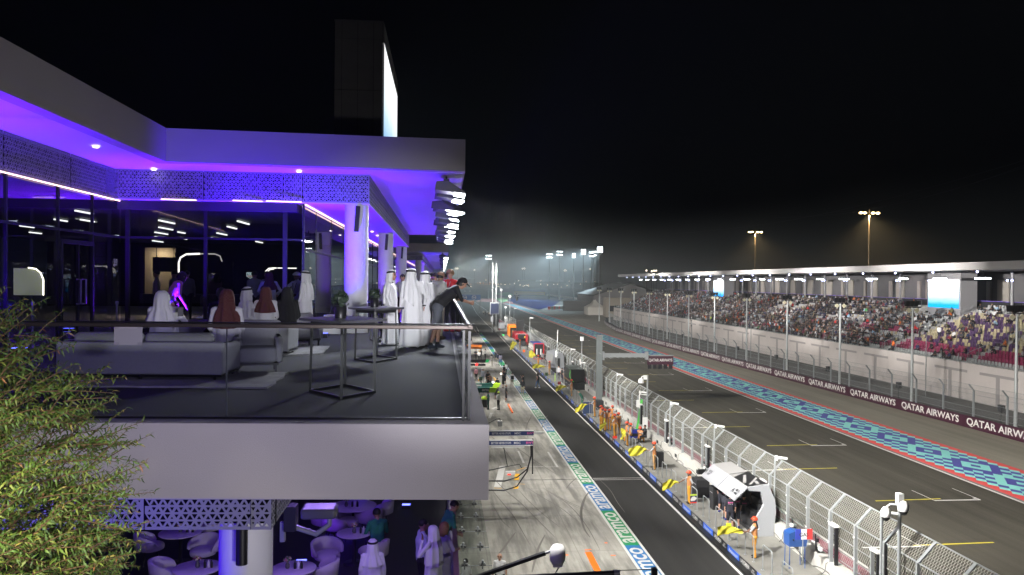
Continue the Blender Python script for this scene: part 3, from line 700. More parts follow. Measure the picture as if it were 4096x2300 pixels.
def ghutra(h, f, m, drop=.34, spread=.19, back=.04, open_=.95, ph=0., up=None, asym=0.):
    """draped headscarf: closed shell of two layers, open at the face"""
    f = V(f).normalized(); up = V((0, 0, 1)); f2 = (f-up*f.z).normalized(); sd = f2.cross(up); n = 44
    prof = [(.015, .142), (.06, .134), (.094, .10), (.112, .05), (.118, 0), (.120, -.05), (.125, -.11), (.145, -.17), (.175, -.22), (.205, -.27), (.215, -.27-(drop-.27)*.5), (.215, -drop)]
    outer = []; inner = []
    for i, (r, z) in enumerate(prof):
        lo = open_*(0 if i < 2 else (.55 if i == 2 else 1)); Ro = []; Ri = []
        for j in range(n):
            a = lo+(2*PI-2*lo)*j/(n-1); fr = math.cos(a); fold = 1+(.05+.05*(i > 6))*math.sin(9*a+ph+i*.22)*(i > 3)+.03*math.sin(17*a+ph)*(i > 5)
            rr = r*fold*(1+spread*(i-8)*.1 if i > 8 else 1); bk = back*(1-fr)/2*(i/8 if i < 8 else 1)
            zz = z*(1 if i < 8 else 1+asym*math.sin(a))
            zz += (-.06*(1-fr)/2 if i > 8 else 0)
            p = h+f2*(math.cos(a)*rr*(1.0 if i < 7 else .72)-bk)+sd*math.sin(a)*rr+up*zz
            Ro.append(tuple(p)); Ri.append(tuple(h+(p-h)*.93-up*.004))
        outer.append(Ro); inner.append(Ri)
    mb = MB(); k = len(prof)
    for L, flip in ((outer, 0), (inner, 1)):
        vs = [q for r in L for q in r]; fs = [((i*n+j, i*n+j+1, (i+1)*n+j+1, (i+1)*n+j) if not flip else (i*n+j, (i+1)*n+j, (i+1)*n+j+1, i*n+j+1)) for i in range(k-1) for j in range(n-1)]
        mb.add(vs, fs, m, True)
    vs = outer[-1]+inner[-1]; mb.add(vs, [(j, j+n, j+n+1, j+1) for j in range(n-1)], m, True)
    for e in (0, n-1):
        vs = [r[e] for r in outer]+[r[e] for r in inner]; mb.add(vs, [(i, i+1, i+1+k, i+k) for i in range(k-1)], m, True)
    vs = outer[0]; mb.add(vs, [tuple(range(n))], m, True); return mb
def agal(h, f):
    f = V(f).normalized(); up = V((0, 0, 1)); f2 = (f-up*f.z).normalized(); sd = f2.cross(up); mb = MB()
    for dz, rr in ((.078, .112), (.097, .106)):
        mb.tube([h+f2*math.cos(a)*rr-f2*.01+sd*math.sin(a)*rr+up*(dz+.012*math.cos(a)) for a in np.linspace(0, 2*PI, 24)], .011, M_black, 6, False)
    return mb
M_helm = mat('helmet_red', (.62, .06, .02), .3); M_flag = mat('flag_yellow', (.50, .45, .03), .85)
def helmet(h, f):
    f = V(f).normalized(); up = V((0, 0, 1)); mb = hair_cap(h+up*.012, f, M_helm, 0, .132); sd = f.cross(up)
    mb.tube([h+up*.055+f*.10-sd*.08, h+up*.05+f*.17, h+up*.055+f*.10+sd*.08], .016, M_helm, 6)
    for s in (-1, 1): mb.ball(h+sd*.115*s-up*.01, .045, M_black, 8, 5)
    mb.tube([h-up*.09+f*.06+sd*.05, h-up*.11-f*.02, h-up*.09+f*.06-sd*.05], .03, M_black, 6)
    return mb
def cap_(h, f, m):
    f = V(f).normalized(); up = (V((0, 0, 1))-f*f.z).normalized(); sd = f.cross(up); mb = hair_cap(h+up*.008, f, m, 0, .112)
    mb.add([h+up*.06+f*.09-sd*.075, h+up*.06+f*.09+sd*.075, h+up*.035+f*.19+sd*.05, h+up*.035+f*.19-sd*.05, h+up*.045+f*.09-sd*.075, h+up*.045+f*.09+sd*.075, h+up*.022+f*.19+sd*.05, h+up*.022+f*.19-sd*.05],
           [(0, 1, 2, 3), (7, 6, 5, 4), (0, 3, 7, 4), (1, 5, 6, 2), (2, 6, 7, 3), (0, 4, 5, 1)], m); mb.ball(h+up*.135-f*.008, .012, m, 6, 4); return mb
CM = {}
def cm(c, name='cloth'):
    k = tuple(round(x, 3) for x in c)
    if k not in CM: CM[k] = mat('%s_%d' % (name, len(CM)), c, .85, var=.08, vs=30)
    return CM[k]
def person(label, loc, rz, d=None, top=(.02, .02, .025), leg=(.03, .03, .035), skin=None, sleeve=None, fore=None, shin=None, shoe=(.02, .02, .02), sock=None, vox=.022,
           hair='short', hairm=None, hd=None, look=0., s=1.0, girth=1.0, shorts=False, fingers=False, robe=None, extra=None, group=None, gm=None, asym=0., drop=.34, flare=False, bodyonly=False, back=.04, wh=False):
    skin = skin or M_skin; d = d or J()
    C = lambda c: c if isinstance(c, bpy.types.Material) else cm(c)
    topm = C(top); m = dict(top=topm, leg=C(leg), skin=skin, head=skin, sleeve=C(sleeve) if sleeve is not None else topm, fore=C(fore) if fore is not None else skin, shin=C(shin) if shin is not None else C(leg), shoe=C(shoe), flare=flare)
    if shorts: m['shin'] = skin if shin is None else C(shin)
    if sock is not None: m['sock'] = C(sock)
    f = V((math.sin(look), math.cos(look), 0)) if hd is None else V(hd).normalized(); up = (V((0, 0, 1))-f*f.z).normalized()
    B = bones(d, m, shorts=shorts, fingers=fingers, girth=girth, hd=f)
    me = bodymesh(B, vox, robe=robe, robemat=topm, face=(d['hed'], f, up))
    me.name = 'person'; o = bpy.data.objects.new('person', me); COL.objects.link(o); o.location = loc; o.rotation_euler = (0, 0, rz); o.scale = (s, s, s)
    tag(o, label, 'person', group); hm = hairm or M_hair
    if hair == 'short': hair_cap(d['hed'], f, hm).build('hair', o)
    if hair == 'curly': hair_cap(d['hed'], f, hm, 0, .118, 1.0).build('hair', o)
    if hair == 'long': hair_cap(d['hed'], f, hm, .16, .112).build('hair', o)
    if hair == 'bald': hair_cap(d['hed']-up*.045-f*.02, f, hm, 0, .1).build('hair', o)
    if hair == 'cap': cap_(d['hed'], f, C(gm or (.012, .012, .014))).build('cap', o); hair_cap(d['hed']-up*.02-f*.01, f, hm, .06, .1).build('hair', o)
    if hair == 'helmet': helmet(d['hed'], f).build('helmet', o)
    if hair in ('ghutra', 'ghutra_noagal', 'abaya'):
        ghutra(d['hed'], f, C(gm or (.8, .8, .82)), drop=drop, ph=random.random()*6, asym=asym, back=back).build('headscarf', o)
        if hair == 'ghutra': agal(d['hed'], f).build('head_cord', o)
    if hair == 'wrap':
        mb = MB(); mb.ball(d['hed']+up*.085, .105, C((.8, .8, .8)), 14, 7, (1, 1, .55)); mb.tube([d['hed']+up*.06+V((math.cos(a)*.1, math.sin(a)*.1, 0)) for a in np.linspace(0, 2*PI, 18)], .032, C((.8, .8, .8)), 7, False); mb.build('headscarf', o)
    if extra: extra(o, d)
    return o
# ================================================================== PIT BUILDING
ZF = 10.87; ZC = 15.38; ZB = 14.57
bd = thing('pit_building', 'white pit building with purple lit terrace, round columns and perforated bands', 'building', (-6, 20, 0))
def PB(mb, name, par=bd, label=None):
    o = mb.build(name); o.parent = par; o.location = -Vector(bd.location)
    if label: o['label'] = label
    return o
sl = math.tan(-.0667)
def ledgeY(x): return 8.37+(x-.51)*sl
b = MB(); b.prism([(.51, ledgeY(.51)), (.51, 215), (-22, 215), (-22, ledgeY(-22))], 'z', 10.06, ZF, M_render); o = PB(b, 'terrace_slab'); bevel(o, .012, 2)
b = MB(); yb = lambda x: ledgeY(x)+.30
b.prism([(.26, yb(.26)), (.26, 214), (-8.9, 214), (-8.9, yb(-8.9))], 'z', ZF+.004, ZF+.012, M_carpet); PB(b, 'carpet')
# lower terrace slab
b = MB(); b.prism([(.45, 2), (.45, 215), (-22, 215), (-22, 2)], 'z', 4.9, 5.5, M_render); PB(b, 'lower_slab')
b = MB().prism([(.2, 2.2), (.2, 214), (-12, 214), (-12, 2.2)], 'z', 5.504, 5.512, mat('dark_floor', (.012, .012, .014), .5)); PB(b, 'lower_floor')
b = MB().box((-20, 6, 0), (-1.2, 215, 4.9), M_render); PB(b, 'garage_wall')
b = MB().box((-20, 10.6, 10.03), (.4, 60, 10.055), M_soffit); PB(b, 'lower_soffit')
# roofs
def roofblock(corners, z0, z1, m=M_render, name='roof'):
    b = MB().prism(corners, 'z', z0, z1, m); return PB(b, name)
roofblock([(.59, 21.48), (.59, 52), (-22, 52), (-22, 2), (-7.08, 2), (-7.08, 20.9)], ZC, 16.24)
roofblock([(.55, 21.8), (.55, 51.9), (-21.9, 51.9), (-21.9, 2.1), (-7.4, 2.1), (-7.4, 21.2)], ZC-.006, ZC-.001, M_soffit, 'soffit')
roofblock([(.62, 82), (.62, 214), (-22, 214), (-22, 82)], ZC, 16.24)
roofblock([(.58, 82.4), (.58, 213.9), (-21.9, 213.9), (-21.9, 82.4)], ZC-.006, ZC-.001, M_soffit, 'soffit')
for y in np.arange(91, 212, 9.2):
    b = MB().box((-2.0, y, ZC-.28), (.56, y+.5, ZC-.007), M_soffit); PB(b, 'cross_beam')
# inner ceilings and perforated bands
def perf(p, q, z0, z1, a=.1, face=-1, seed=0, bigrow=True):
    """perforated triangle panel from p to q (2D), vertical z0..z1, real holes; normal offset face"""
    p = V((p[0], p[1])); q = V((q[0], q[1])); d = q-p; L = d.length; d.normalize(); n = V((d.y, -d.x))*face
    b = MB(); hh = a*.866; rows = max(1, int(round((z1-z0-.05)/hh))); hh = (z1-z0-.05)/rows; vs = []; fs = []
    def W(u, z, o=0.0): return (p.x+d.x*u+n.x*o, p.y+d.y*u+n.y*o, z)
    cols = int(L/a)
    a2 = L/cols
    for r in range(rows):
        zb = z0+.025+r*hh; off = (r % 2)*a2/2
        for c in range(-1, cols*2+1):
            k = c//2; upt = c % 2 == 0
            u0 = off+k*a2
            T = [(u0, zb), (u0+a2, zb), (u0+a2/2, zb+hh)] if upt else [(u0+a2, zb), (u0+a2*1.5, zb+hh), (u0+a2/2, zb+hh)]
            if min(t[0] for t in T) < -.001 or max(t[0] for t in T) > L+.001:
                T = [(min(max(t[0], 0), L), t[1]) for t in T]
                if abs((T[1][0]-T[0][0])*(T[2][1]-T[0][1])-(T[2][0]-T[0][0])*(T[1][1]-T[0][1])) < 1e-6: continue
                i = len(vs); vs += [W(*t) for t in T]; fs.append((i, i+1, i+2)); continue
            cx = sum(t[0] for t in T)/3; cz = sum(t[1] for t in T)/3
            s = .64 if ((k+r//1*2) % 3 == 0) ^ (not upt and (k+r) % 3 == 1) else .48
            if (k*7+r*3+upt*5) % 11 == 0: s = .3
            i = len(vs); vs += [W(*t) for t in T]+[W(cx+(t[0]-cx)*s, cz+(t[1]-cz)*s) for t in T]
            fs += [(i, i+1, i+4, i+3), (i+1, i+2, i+5, i+4), (i+2, i, i+3, i+5)]
    b.add(vs, fs, M_panel)
    for za, zc in ((z0, z0+.025), (z1-.025, z1)): b.quad(W(0, za), W(L, za), W(L, zc), W(0, zc), M_panel)
    b.quad(W(0, z0, -.25), W(L, z0, -.25), W(L, z1, -.25), W(0, z1, -.25), M_dark)
    return b
def seam(x, y, z0, z1, ax=(1, 0)): return MB().box((x-.012, y-.012, z0), (x+.012, y+.012, z1), M_dark)
PL, PR = (-8.92, 22.4), (-2.09, 22.6)
def segs(p, q, cuts):
    p = V(p); q = V(q); t = [0]+cuts+[1]
    return [(p+(q-p)*(a+(.0012 if a else 0)), p+(q-p)*(b_-(.0012 if b_ < 1 else 0))) for a, b_ in zip(t[:-1], t[1:])]
xc = lambda px: (aty(px, 760, 22.5).x-PL[0])/(PR[0]-PL[0])
for p, q in segs(PL, PR, [xc(815), xc(1131), xc(1208)]): PB(perf(p, q, ZB, ZC-.008, .098, 1), 'perforated_panel')
for p, q in segs((-8.92, 10.0), PL, [.30, .555, .79]): PB(perf(p, q, ZB, ZC-.008, .098, 1), 'perforated_panel')
for p, q in segs(PR, (-2.2, 52), [.25, .5, .75]): PB(perf(p, q, ZB, ZC-.008, .12, 1), 'perforated_panel')
PB(perf((-4.9, 85), (-2.16, 85), ZB, ZC-.3, .12, 1), 'perforated_panel')
PB(perf((-2.16, 85), (-2.2, 120), ZB, ZC-.3, .2, 1), 'perforated_panel')
b = MB().prism([PR, (-2.2, 52), (-22, 52), (-22, 10), (-8.95, 10), (-8.95, 22.4)], 'z', ZB-.03, ZB-.004, M_soffit); PB(b, 'inner_soffit')
b = MB().prism([(-2.16, 85), (-2.2, 213), (-10, 213), (-10, 85)], 'z', ZB-.03, ZB-.004, M_soffit); PB(b, 'inner_soffit')
# lower band
for p, q in segs((-8.2, 10.35), (-2.1, 10.0), [.48, .62, .745]): PB(perf(p, q, 9.28, 10.05, .105, 1), 'perforated_panel')
PB(perf((-2.1, 10.0), (-2.1, 20), 9.28, 9.895, .105, 1), 'perforated_panel')
# columns
def column(y, z0, z1, x=-2.5):
    b = MB().lathe((x, y, 0), [(.34, z0), (.34, z1)], M_colm, 40); o = PB(b, 'column')
    if y < 12: sp = MB().tube([(0, 0, -.27), (0, 0, .27)], .072, M_black, 14).box((-.03, .05, -.1), (.03, .1, .1), M_black).build('column_speaker', loc=(x+.05, y-.43, 9.06)); tag(sp, 'black cylindrical speaker on the lower round column', 'speaker')
    elif z0 > 9 and y < 52: sp = MB().box((-.06, -.05, -.36), (.06, .06, .36), M_black).build('column_speaker', loc=(x+.06, y-.41, z1-.42)); sp.rotation_euler = (-.08, .06, 0); tag(sp, 'slim black speaker high on the %s white column of the walkway' % {22.95: 'nearest', 36.5: 'second', 50.3: 'third'}[y], 'speaker')
    return o
for y in (22.95, 36.5, 50.3, 85.6, 99, 113, 127, 141, 155, 169, 183, 197): column(y, ZF+.012, ZB-.031, -2.47 if y < 30 else -2.6)
column(10.62, 5.513, 10.03, -2.55); column(24.2, 5.513, 10.03); column(38, 5.513, 10.03)
# glass walls
M_facade = glassmat('facade_glass', (.52, .54, .60), 1.9, 1.5, .85)
ms = M_black
GF = lambda x: 22.75+(x+8.9)*.03
b = MB(); b.quad((-8.9, GF(-8.9), ZF+.02), (-4.0, GF(-4), ZF+.02), (-4.0, GF(-4), ZB-.05), (-8.9, GF(-8.9), ZB-.05), M_facade); PB(b, 'glass_wall')
b = MB(); b.quad((-4.0, GF(-4), ZF+.02), (-4.05, 84, ZF+.02), (-4.05, 84, ZB-.05), (-4.0, GF(-4), ZB-.05), M_facade); PB(b, 'glass_wall')
b = MB(); b.quad((-4.05, 84.4, ZF+.02), (-4.05, 213, ZF+.02), (-4.05, 213, ZB-.05), (-4.05, 84.4, ZB-.05), M_facade); PB(b, 'glass_wall')
b = MB(); b.quad((-8.95, 9.2, ZF+.02), (-8.95, GF(-8.9), ZF+.02), (-8.95, GF(-8.9), ZB-.05), (-8.95, 9.2, ZB-.05), M_facade); PB(b, 'glass_wall')
def mull(x, y, w=.06, z0=ZF+.012, z1=ZB-.03): PB(MB().box((x-w/2, y-w/2, z0), (x+w/2, y+w/2, z1), ms), 'mullion')
for px, ww in ((515, .1), (823, .09), (1139, .12), (1212, .06)): x = aty(px, 1000, 22.8).x; mull(x, GF(x)-.02, ww)
for y in (12.5, 15.3, 17.0, 19.2, 21.0): mull(-8.93, y, .06)
for y in np.arange(25.5, 80, 3.4): mull(-4.02, y, .045)
PB(MB().bar((-8.9, GF(-8.9)-.03, 13.52), (-4, GF(-4)-.03, 13.52), .05, .06, ms), 'transom'); PB(MB().bar((-8.92, 9.2, 13.52), (-8.92, 22.7, 13.52), .05, .06, ms), 'transom'); PB(MB().bar((-3.98, 22.9, 13.25), (-3.98, 80, 13.25), .05, .05, ms), 'transom')
# doors in left glass wall (steel handles)
b = MB(); b.box((-8.90, 18.7, ZF+.012), (-8.84, 21.0, 13.2), M_black); 
dr = PB(MB().box((-8.925, 19.25, ZF+.012), (-8.86, 19.33, 13.2), M_black).box((-8.925, 20.1, ZF+.012), (-8.86, 20.16, 13.2), M_black).box((-8.925, 20.9, ZF+.012), (-8.86, 20.98, 13.2), M_black).box((-8.925, 19.25, 13.2), (-8.86, 20.98, 13.3), M_black), 'door_frame')
for yy in (20.0, 20.28):
    b = MB().tube([(-8.86, yy, 11.75), (-8.76, yy, 11.75), (-8.76, yy, 12.35), (-8.86, yy, 12.35)], .022, M_steel, 8); o = PB(b, 'door_handle')
# LED strips
M_led = emis('led_strip', (1.0, .66, .60), 3.2)
def led(p, q, w=.022): PB(MB().bar(p, q, w, .025, M_led), 'led_strip')
led((-8.86, 9.5, ZB-.06), (-8.86, 22.55, ZB-.06)); led((-4.0+.1, 22.85, ZB-.05), (-3.93, 84, ZB-.05), .035); led((-3.95, 86, ZB-.05), (-3.95, 130, ZB-.05), .05)
def ledx(a, c): pa = aty(a, 812, 22.36); pc = aty(c, 814, 22.5); led((pa.x, pa.y-.03, ZB-.012), (pc.x, pc.y-.03, ZB-.012), .02)
ledx(645, 787); ledx(932, 1050); ledx(1065, 1207)
# downlights
M_dn = emis('downlight', (1, .86, .8), 12)
for px, py, z in ((383, 588, ZC), (615, 678, ZC), (1196, 686, ZC), (1277, 903, ZB), (1325, 923, ZB), (1488, 926, ZB), (1510, 942, ZB)):
    q = at(px, py, z-.035); PB(MB().lathe((q.x, q.y, z-.045), [(.05, 0), (.065, .008)], M_dn, 12), 'downlight')
# screen tower on the roof
b = MB(); x0, x1 = aty(1338, 300, 30).x, aty(1530, 300, 30).x; zt = aty(1530, 90, 30).z
tw = thing('screen_tower', 'concrete clad tower with tall bright screen rising above the roof', 'screen tower', (x0, 30, 16.24))
M_tw = mat('tower_cladding', (.16, .155, .15), .8, var=.2, vs=2)
b = MB().box((x0, 30, 16.24), (x1, 38.6, zt), M_dark)
for i, (u0, u1) in enumerate(((0, .15), (.15, .48), (.48, .81), (.81, 1))):
    for (v0, v1) in ((0, .24), (.24, .56), (.56, .89), (.89, 1)):
        X0 = x0+(x1-x0)*u0+.006; X1 = x0+(x1-x0)*u1-.006; Z0 = 16.24+(zt-16.24)*v0+.006; Z1 = 16.24+(zt-16.24)*v1-.006; b.box((X0, 29.97, Z0), (X1, 29.995, Z1), M_tw)
b.box((x0-.02, 29.96, zt), (x1+.03, 38.7, zt+.05), M_tw); b.box((x1, 30, zt-.75), (x1+.05, 38.6, zt), M_tw)
o = b.build('tower'); o.parent = tw; o.location = -V(tw.location)
def screenmat(name, axis, z0, z1, s, uax=1, u0=0, u1=1):
    m, n = newmat(name, .5); pos = n.n('ShaderNodeNewGeometry').outputs['Position']; sp = n.n('ShaderNodeSeparateXYZ'); n.t.links.new(pos, sp.inputs[0])
    t = n.math('DIVIDE', n.math('SUBTRACT', sp.outputs[2], z0), z1-z0); u = n.math('DIVIDE', n.math('SUBTRACT', sp.outputs[uax], u0), u1-u0)
    nz = n.noise(n.mapp(pos, (.2, .35, 1.2)), 1.5, 3)
    t2 = n.math('ADD', t, n.math('MULTIPLY', n.math('SUBTRACT', nz, .5), .12))
    c = n.mix(n.ramp(t2, [(.10, 0), (.58, 1)]), (.0, .30, .75), (.75, .93, 1.0))
    c = n.mix(n.ramp(t2, [(.48, 0), (.78, 1)]), c, (1, 1, 1))
    b_ = _b(m); b_.inputs['Base Color'].default_value = (0, 0, 0, 1); n.t.links.new(c, b_.inputs['Emission Color']); b_.inputs['Emission Strength'].default_value = s; return m
b = MB().quad((x1+.06, 30.02, 16.26), (x1+.06, 38.58, 16.26), (x1+.06, 38.58, zt-.76), (x1+.06, 30.02, zt-.76), screenmat('tower_screen', 'x', 16.3, zt-.7, 1.15))
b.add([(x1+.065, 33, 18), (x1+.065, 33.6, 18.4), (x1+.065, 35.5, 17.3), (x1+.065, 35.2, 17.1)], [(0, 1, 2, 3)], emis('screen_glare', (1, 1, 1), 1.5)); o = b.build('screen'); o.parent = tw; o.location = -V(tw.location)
# ================================================================== glass balustrade of the terrace
bal = thing('glass_balustrade', 'frameless glass balustrade with flat steel handrail around the terrace edge', 'railing', (.3, 8.65, ZF))
M_gl = glassmat('clear_glass', (.93, .96, .95), 1.3, 1.45)
def PBb(mb, n): o = mb.build(n); o.parent = bal; o.location = -V(bal.location); return o
RZ = 11.90; by = lambda x: 8.65+(x-.3)*sl
for xa, xb in ((.27, -2.33), (-2.345, -4.68), (-4.70, -7.0)):
    PBb(MB().quad((xa, by(xa), ZF-.0), (xb, by(xb), ZF), (xb, by(xb), RZ-.05), (xa, by(xa), RZ-.05), M_gl), 'glass_pane')
for xa in (-2.338, -4.69): PBb(MB().box((xa-.006, by(xa)-.008, ZF), (xa+.006, by(xa)+.008, RZ-.05), mat('glass_edge', (.05, .055, .07), .3)), 'joint')
b = MB().bar((.34, by(.34), RZ-.015), (-7, by(-7), RZ-.012), .05, .042, M_steelb); b.bar((.36, by(.36)+.012, RZ+.018), (-7, by(-7)+.012, RZ+.018), .05, .016, M_black); o = PBb(b, 'handrail'); bevel(o, .012, 3)
b = MB().bar((.3, 8.62, RZ), (.3, 52, RZ), .055, .05, M_steelb); o = PBb(b, 'handrail'); bevel(o, .018, 3)
y = 8.7
while y < 52: PBb(MB().quad((.3, y, ZF), (.3, min(52, y+2.42), ZF), (.3, min(52, y+2.42), RZ-.03), (.3, y, RZ-.03), M_gl), 'glass_pane'); y += 2.44
PBb(MB().box((.225, 8.60, ZF), (.25, 8.70, RZ-.05), M_black).box((.285, 8.60, ZF), (.315, 8.66, RZ-.05), M_black), 'post')
b = MB().bar((-7, by(-7), ZF+.012), (.3, by(.3), ZF+.012), .03, .024, M_black); PBb(b, 'base_channel')
bal2 = thing('glass_balustrade', 'glass balustrade continuing along the distant purple terrace', 'railing', (.3, 53, ZF)); b = MB().bar((0, 0, 1.03), (0, 140, 1.03), .055, .05, M_steelb); b.build('handrail', bal2)
b = MB().quad((0, 0, 0), (0, 140, 0), (0, 140, 1), (0, 0, 1), M_gl); b.build('glass_pane', bal2)
# paper sheet taped to the glass
p0 = aty(459, 1302, by(-3.9)-.012); p1 = aty(568, 1380, by(-3.6)-.012)
b = MB().box((p0.x, -.003, p1.z), (p1.x, .0, p0.z), mat('paper', (.46, .42, .46), .8))
for xx in (p0.x, p1.x-.05):
    for zz in (p1.z, p0.z-.03): b.box((xx, -.005, zz), (xx+.05, -.003, zz+.03), mat('tape', (.36, .33, .37), .4))
o = b.build('paper_sheet', loc=(0, by(-3.8)-.014, 0)); tag(o, 'blank paper sheet taped on the terrace glass before the sofa', 'sheet')
# ================================================================== interior behind the glass
M_bar = emis('ceiling_bar', (.95, .95, .85), 3.2); n = 0
b = MB().box((-21, 44, ZF), (-4.3, 44.2, ZB-.04), M_dark); PB(b, 'inner_wall')
b = MB().box((-21, 22.6, ZB-.28), (-4.1, 44, ZB-.04), mat('inner_ceiling', (.03, .03, .035), .6)); PB(b, 'inner_ceiling')
for (px, py, L) in ((302, 841, .9), (323, 877, .8), (80, 902, .8), (118, 928, .8), (218, 876, .7), (636, 880, 1.2), (636, 908, 1.2), (620, 928, 1.2), (620, 946, 1.2), (610, 962, 1.2), (712, 927, .7), (868, 931, 1.2), (846, 950, 1.2), (951, 883, 1.2), (910, 905, 1), (1023, 965, 1.2), (990, 980, 1.2), (930, 990, 1.2), (720, 952, .8), (800, 980, .8)):
    q = at(px, py, ZB-.33); n += 1; o = MB().box((-.03, 0, -.03), (.03, L*1.2, .012), M_bar).build('ceiling_light', loc=q)
    tag(o, 'thin bright ceiling bar light inside the dark lounge, %s counted' % ordn(n) if False else 'thin bright bar light on the dark lounge ceiling behind glass', 'ceiling light', 'bar lights on the lounge ceiling')
M_arch = emis('arch_light', (1, .93, .78), 3.5); M_warmw = mat('warm_wall', (.32, .27, .2), .8)
ba = thing('bar_counter', 'lit bar with glowing rounded arch and bottles inside the lounge', 'bar', aty(800, 1160, 31))
def LL(px, py, Y, par): r = aty(px, py, Y); return tuple(r-V(par.location))
pts = [LL(715, 1090, 31, ba), LL(715, 1050, 31, ba), LL(722, 1030, 31, ba), LL(745, 1017, 31, ba), LL(800, 1015, 31, ba), LL(860, 1016, 31, ba), LL(880, 1024, 31, ba), LL(888, 1046, 31, ba)]
MB().tube(pts[:5], .035, M_arch, 6).tube(pts[4:], .025, emis('arch_dim', (1, .93, .78), .8), 6).build('arch_light', ba)
b = MB(); a0, a1 = LL(740, 1045, 31.2, ba), LL(930, 1175, 31.2, ba); b.box((a0[0], .2, a1[2]), (a1[0], .3, a0[2]), M_dark); b.build('back_panel', ba)
b = MB(); a0, a1 = LL(560, 1175, 30, ba), LL(1000, 1215, 30, ba); b.box((a0[0], -1, a1[2]), (a1[0], -.6, a0[2]), mat('counter', (.03, .03, .035), .3)); b.build('counter', ba)
b = MB()
for k in range(4): b.lathe(LL(722+k*6, 1126, 31.1, ba), [(.03, 0), (.03, .14), (.012, .18), (.012, .24)], mat('bottle_glow', (.3, .5, .4), .3, emit=(.5, .8, .6), es=.5), 8)
b.build('bottle', ba)
w0 = aty(580, 990, 33); w1 = aty(700, 1200, 33); o = MB().box((w0.x, 33, w1.z), (w1.x, 33.1, w0.z), M_warmw).build('wall_panel'); tag(o, 'warm lit wall panel inside the lounge behind hanging screen', 'wall')
light('wall_wash', 'AREA', (aty(640, 1000, 32.5)), 30, (1, .8, .5), aty(640, 1150, 33), .3)
q = aty(637, 1000, 29); o = MB().box((-.42, -.04, -.42), (.42, .04, .1), M_blackm).tube([(-.3, 0, .1), (-.3, 0, .5)], .015, M_black, 6).tube([(.3, 0, .1), (.3, 0, .5)], .015, M_black, 6).build('hanging_screen', loc=aty(661, 1040, 29)); tag(o, 'dark hanging television inside the lounge', 'screen')
ar = thing('light_arch', 'curved double light arch inside lounge beside clock brand sign', 'arch light', aty(1100, 1090, 29))
MB().tube([LL(1059, 1098, 29, ar), LL(1063, 1085, 29, ar), LL(1075, 1074, 29, ar), LL(1092, 1072, 29, ar), LL(1106, 1072, 29, ar)], .022, M_arch, 6).tube([LL(1066, 1098, 29, ar), LL(1069, 1088, 29, ar), LL(1080, 1078, 29, ar), LL(1096, 1076, 29, ar)], .018, M_arch, 6).tube([LL(1110, 1072, 29, ar), LL(1186, 1073, 29, ar)], .018, M_arch, 6).build('arch_light', ar)
q = aty(1001, 1101, 29); b = MB(); M_tag = emis('sign_white', (.7, .9, .85), 1.8); M_tagr = emis('sign_red', (.8, .55, .5), 1.2)
b.add([(-.13, 0, .1), (.13, 0, .1), (.13, 0, -.04), (0, 0, -.12), (-.13, 0, -.04)], [(0, 1, 2, 3, 4)], M_tag); b.add([(-.12, -.003, .09), (.12, -.003, .09), (.12, -.003, .005), (-.12, -.003, .005)], [(0, 1, 2, 3)], mat('sign_green', (0, .12, .08), .5)); b.add([(-.12, -.003, -.002), (.12, -.003, -.002), (.12, -.003, -.035), (0, -.003, -.108), (-.12, -.003, -.035)], [(0, 1, 2, 3, 4)], mat('sign_dark', (.06, .01, .01), .5))
b.text('TAG', (0, -.006, .048), (1, 0, 0), (0, 0, 1), .06, M_tag, w=.2); b.text('HEUER', (0, -.006, -.035), (1, 0, 0), (0, 0, 1), .05, M_tagr, w=.2); b.box((-.13, .003, -.12), (.13, .02, .1), M_dark)
o = b.build('wall_sign', loc=q); o.scale = (1.0, 1, 1.0); tag(o, 'small shield shaped lit brand sign inside the lounge', 'sign')
lc = thing('lit_counter', 'greenish lit curved counter panel inside the left lounge', 'counter', aty(130, 1160, 16))
b = MB(); b.prism([(0, 0), (.55, 0), (.55, .3), (.5, .42), (.4, .5), (.25, .52), (0, .52)], 'y', 0, .05, mat('lit_panel', (.2, .22, .15), .5, emit=(.35, .4, .25), es=.25)); b.tube([(.56, -.02, 0), (.56, -.02, .3), (.51, -.02, .43), (.42, -.02, .51), (.28, -.02, .53)], .012, M_arch, 6); o = b.build('panel', lc); o.location = (-.35, 0, -.1)
# ================================================================== TERRACE FURNITURE
F1 = ZF+.012
def A(px, py, z=F1): return at(px, py, z)
def rbox(b, a, c, r, m, n=4):
    """rounded box (rounded vertical+top edges via superellipse loft)"""
    x0, y0, z0 = a; x1, y1, z1 = c; cx, cy = (x0+x1)/2, (y0+y1)/2; wx, wy = (x1-x0)/2, (y1-y0)/2; rings = []
    def ring(z, ins):
        R = []; rr = max(.004, r-ins*.3)
        for (sx, sy, a0) in ((1, 1, 0), (-1, 1, PI/2), (-1, -1, PI), (1, -1, 1.5*PI)):
            for k in range(n+1):
                t = a0+PI/2*k/n; R.append((cx+sx*(wx-rr-ins)+rr*math.cos(t), cy+sy*(wy-rr-ins)+rr*math.sin(t), z))
        return R
    for k in range(n+1):
        t = PI/2*k/n; rings.append(ring(z0+r*(1-math.cos(t)), r*(1-math.sin(t))))
    for k in range(n+1):
        t = PI/2*k/n; rings.append(ring(z1-r+r*math.sin(t), r*(1-math.cos(t))))
    return b.loft(rings, m, True, True)
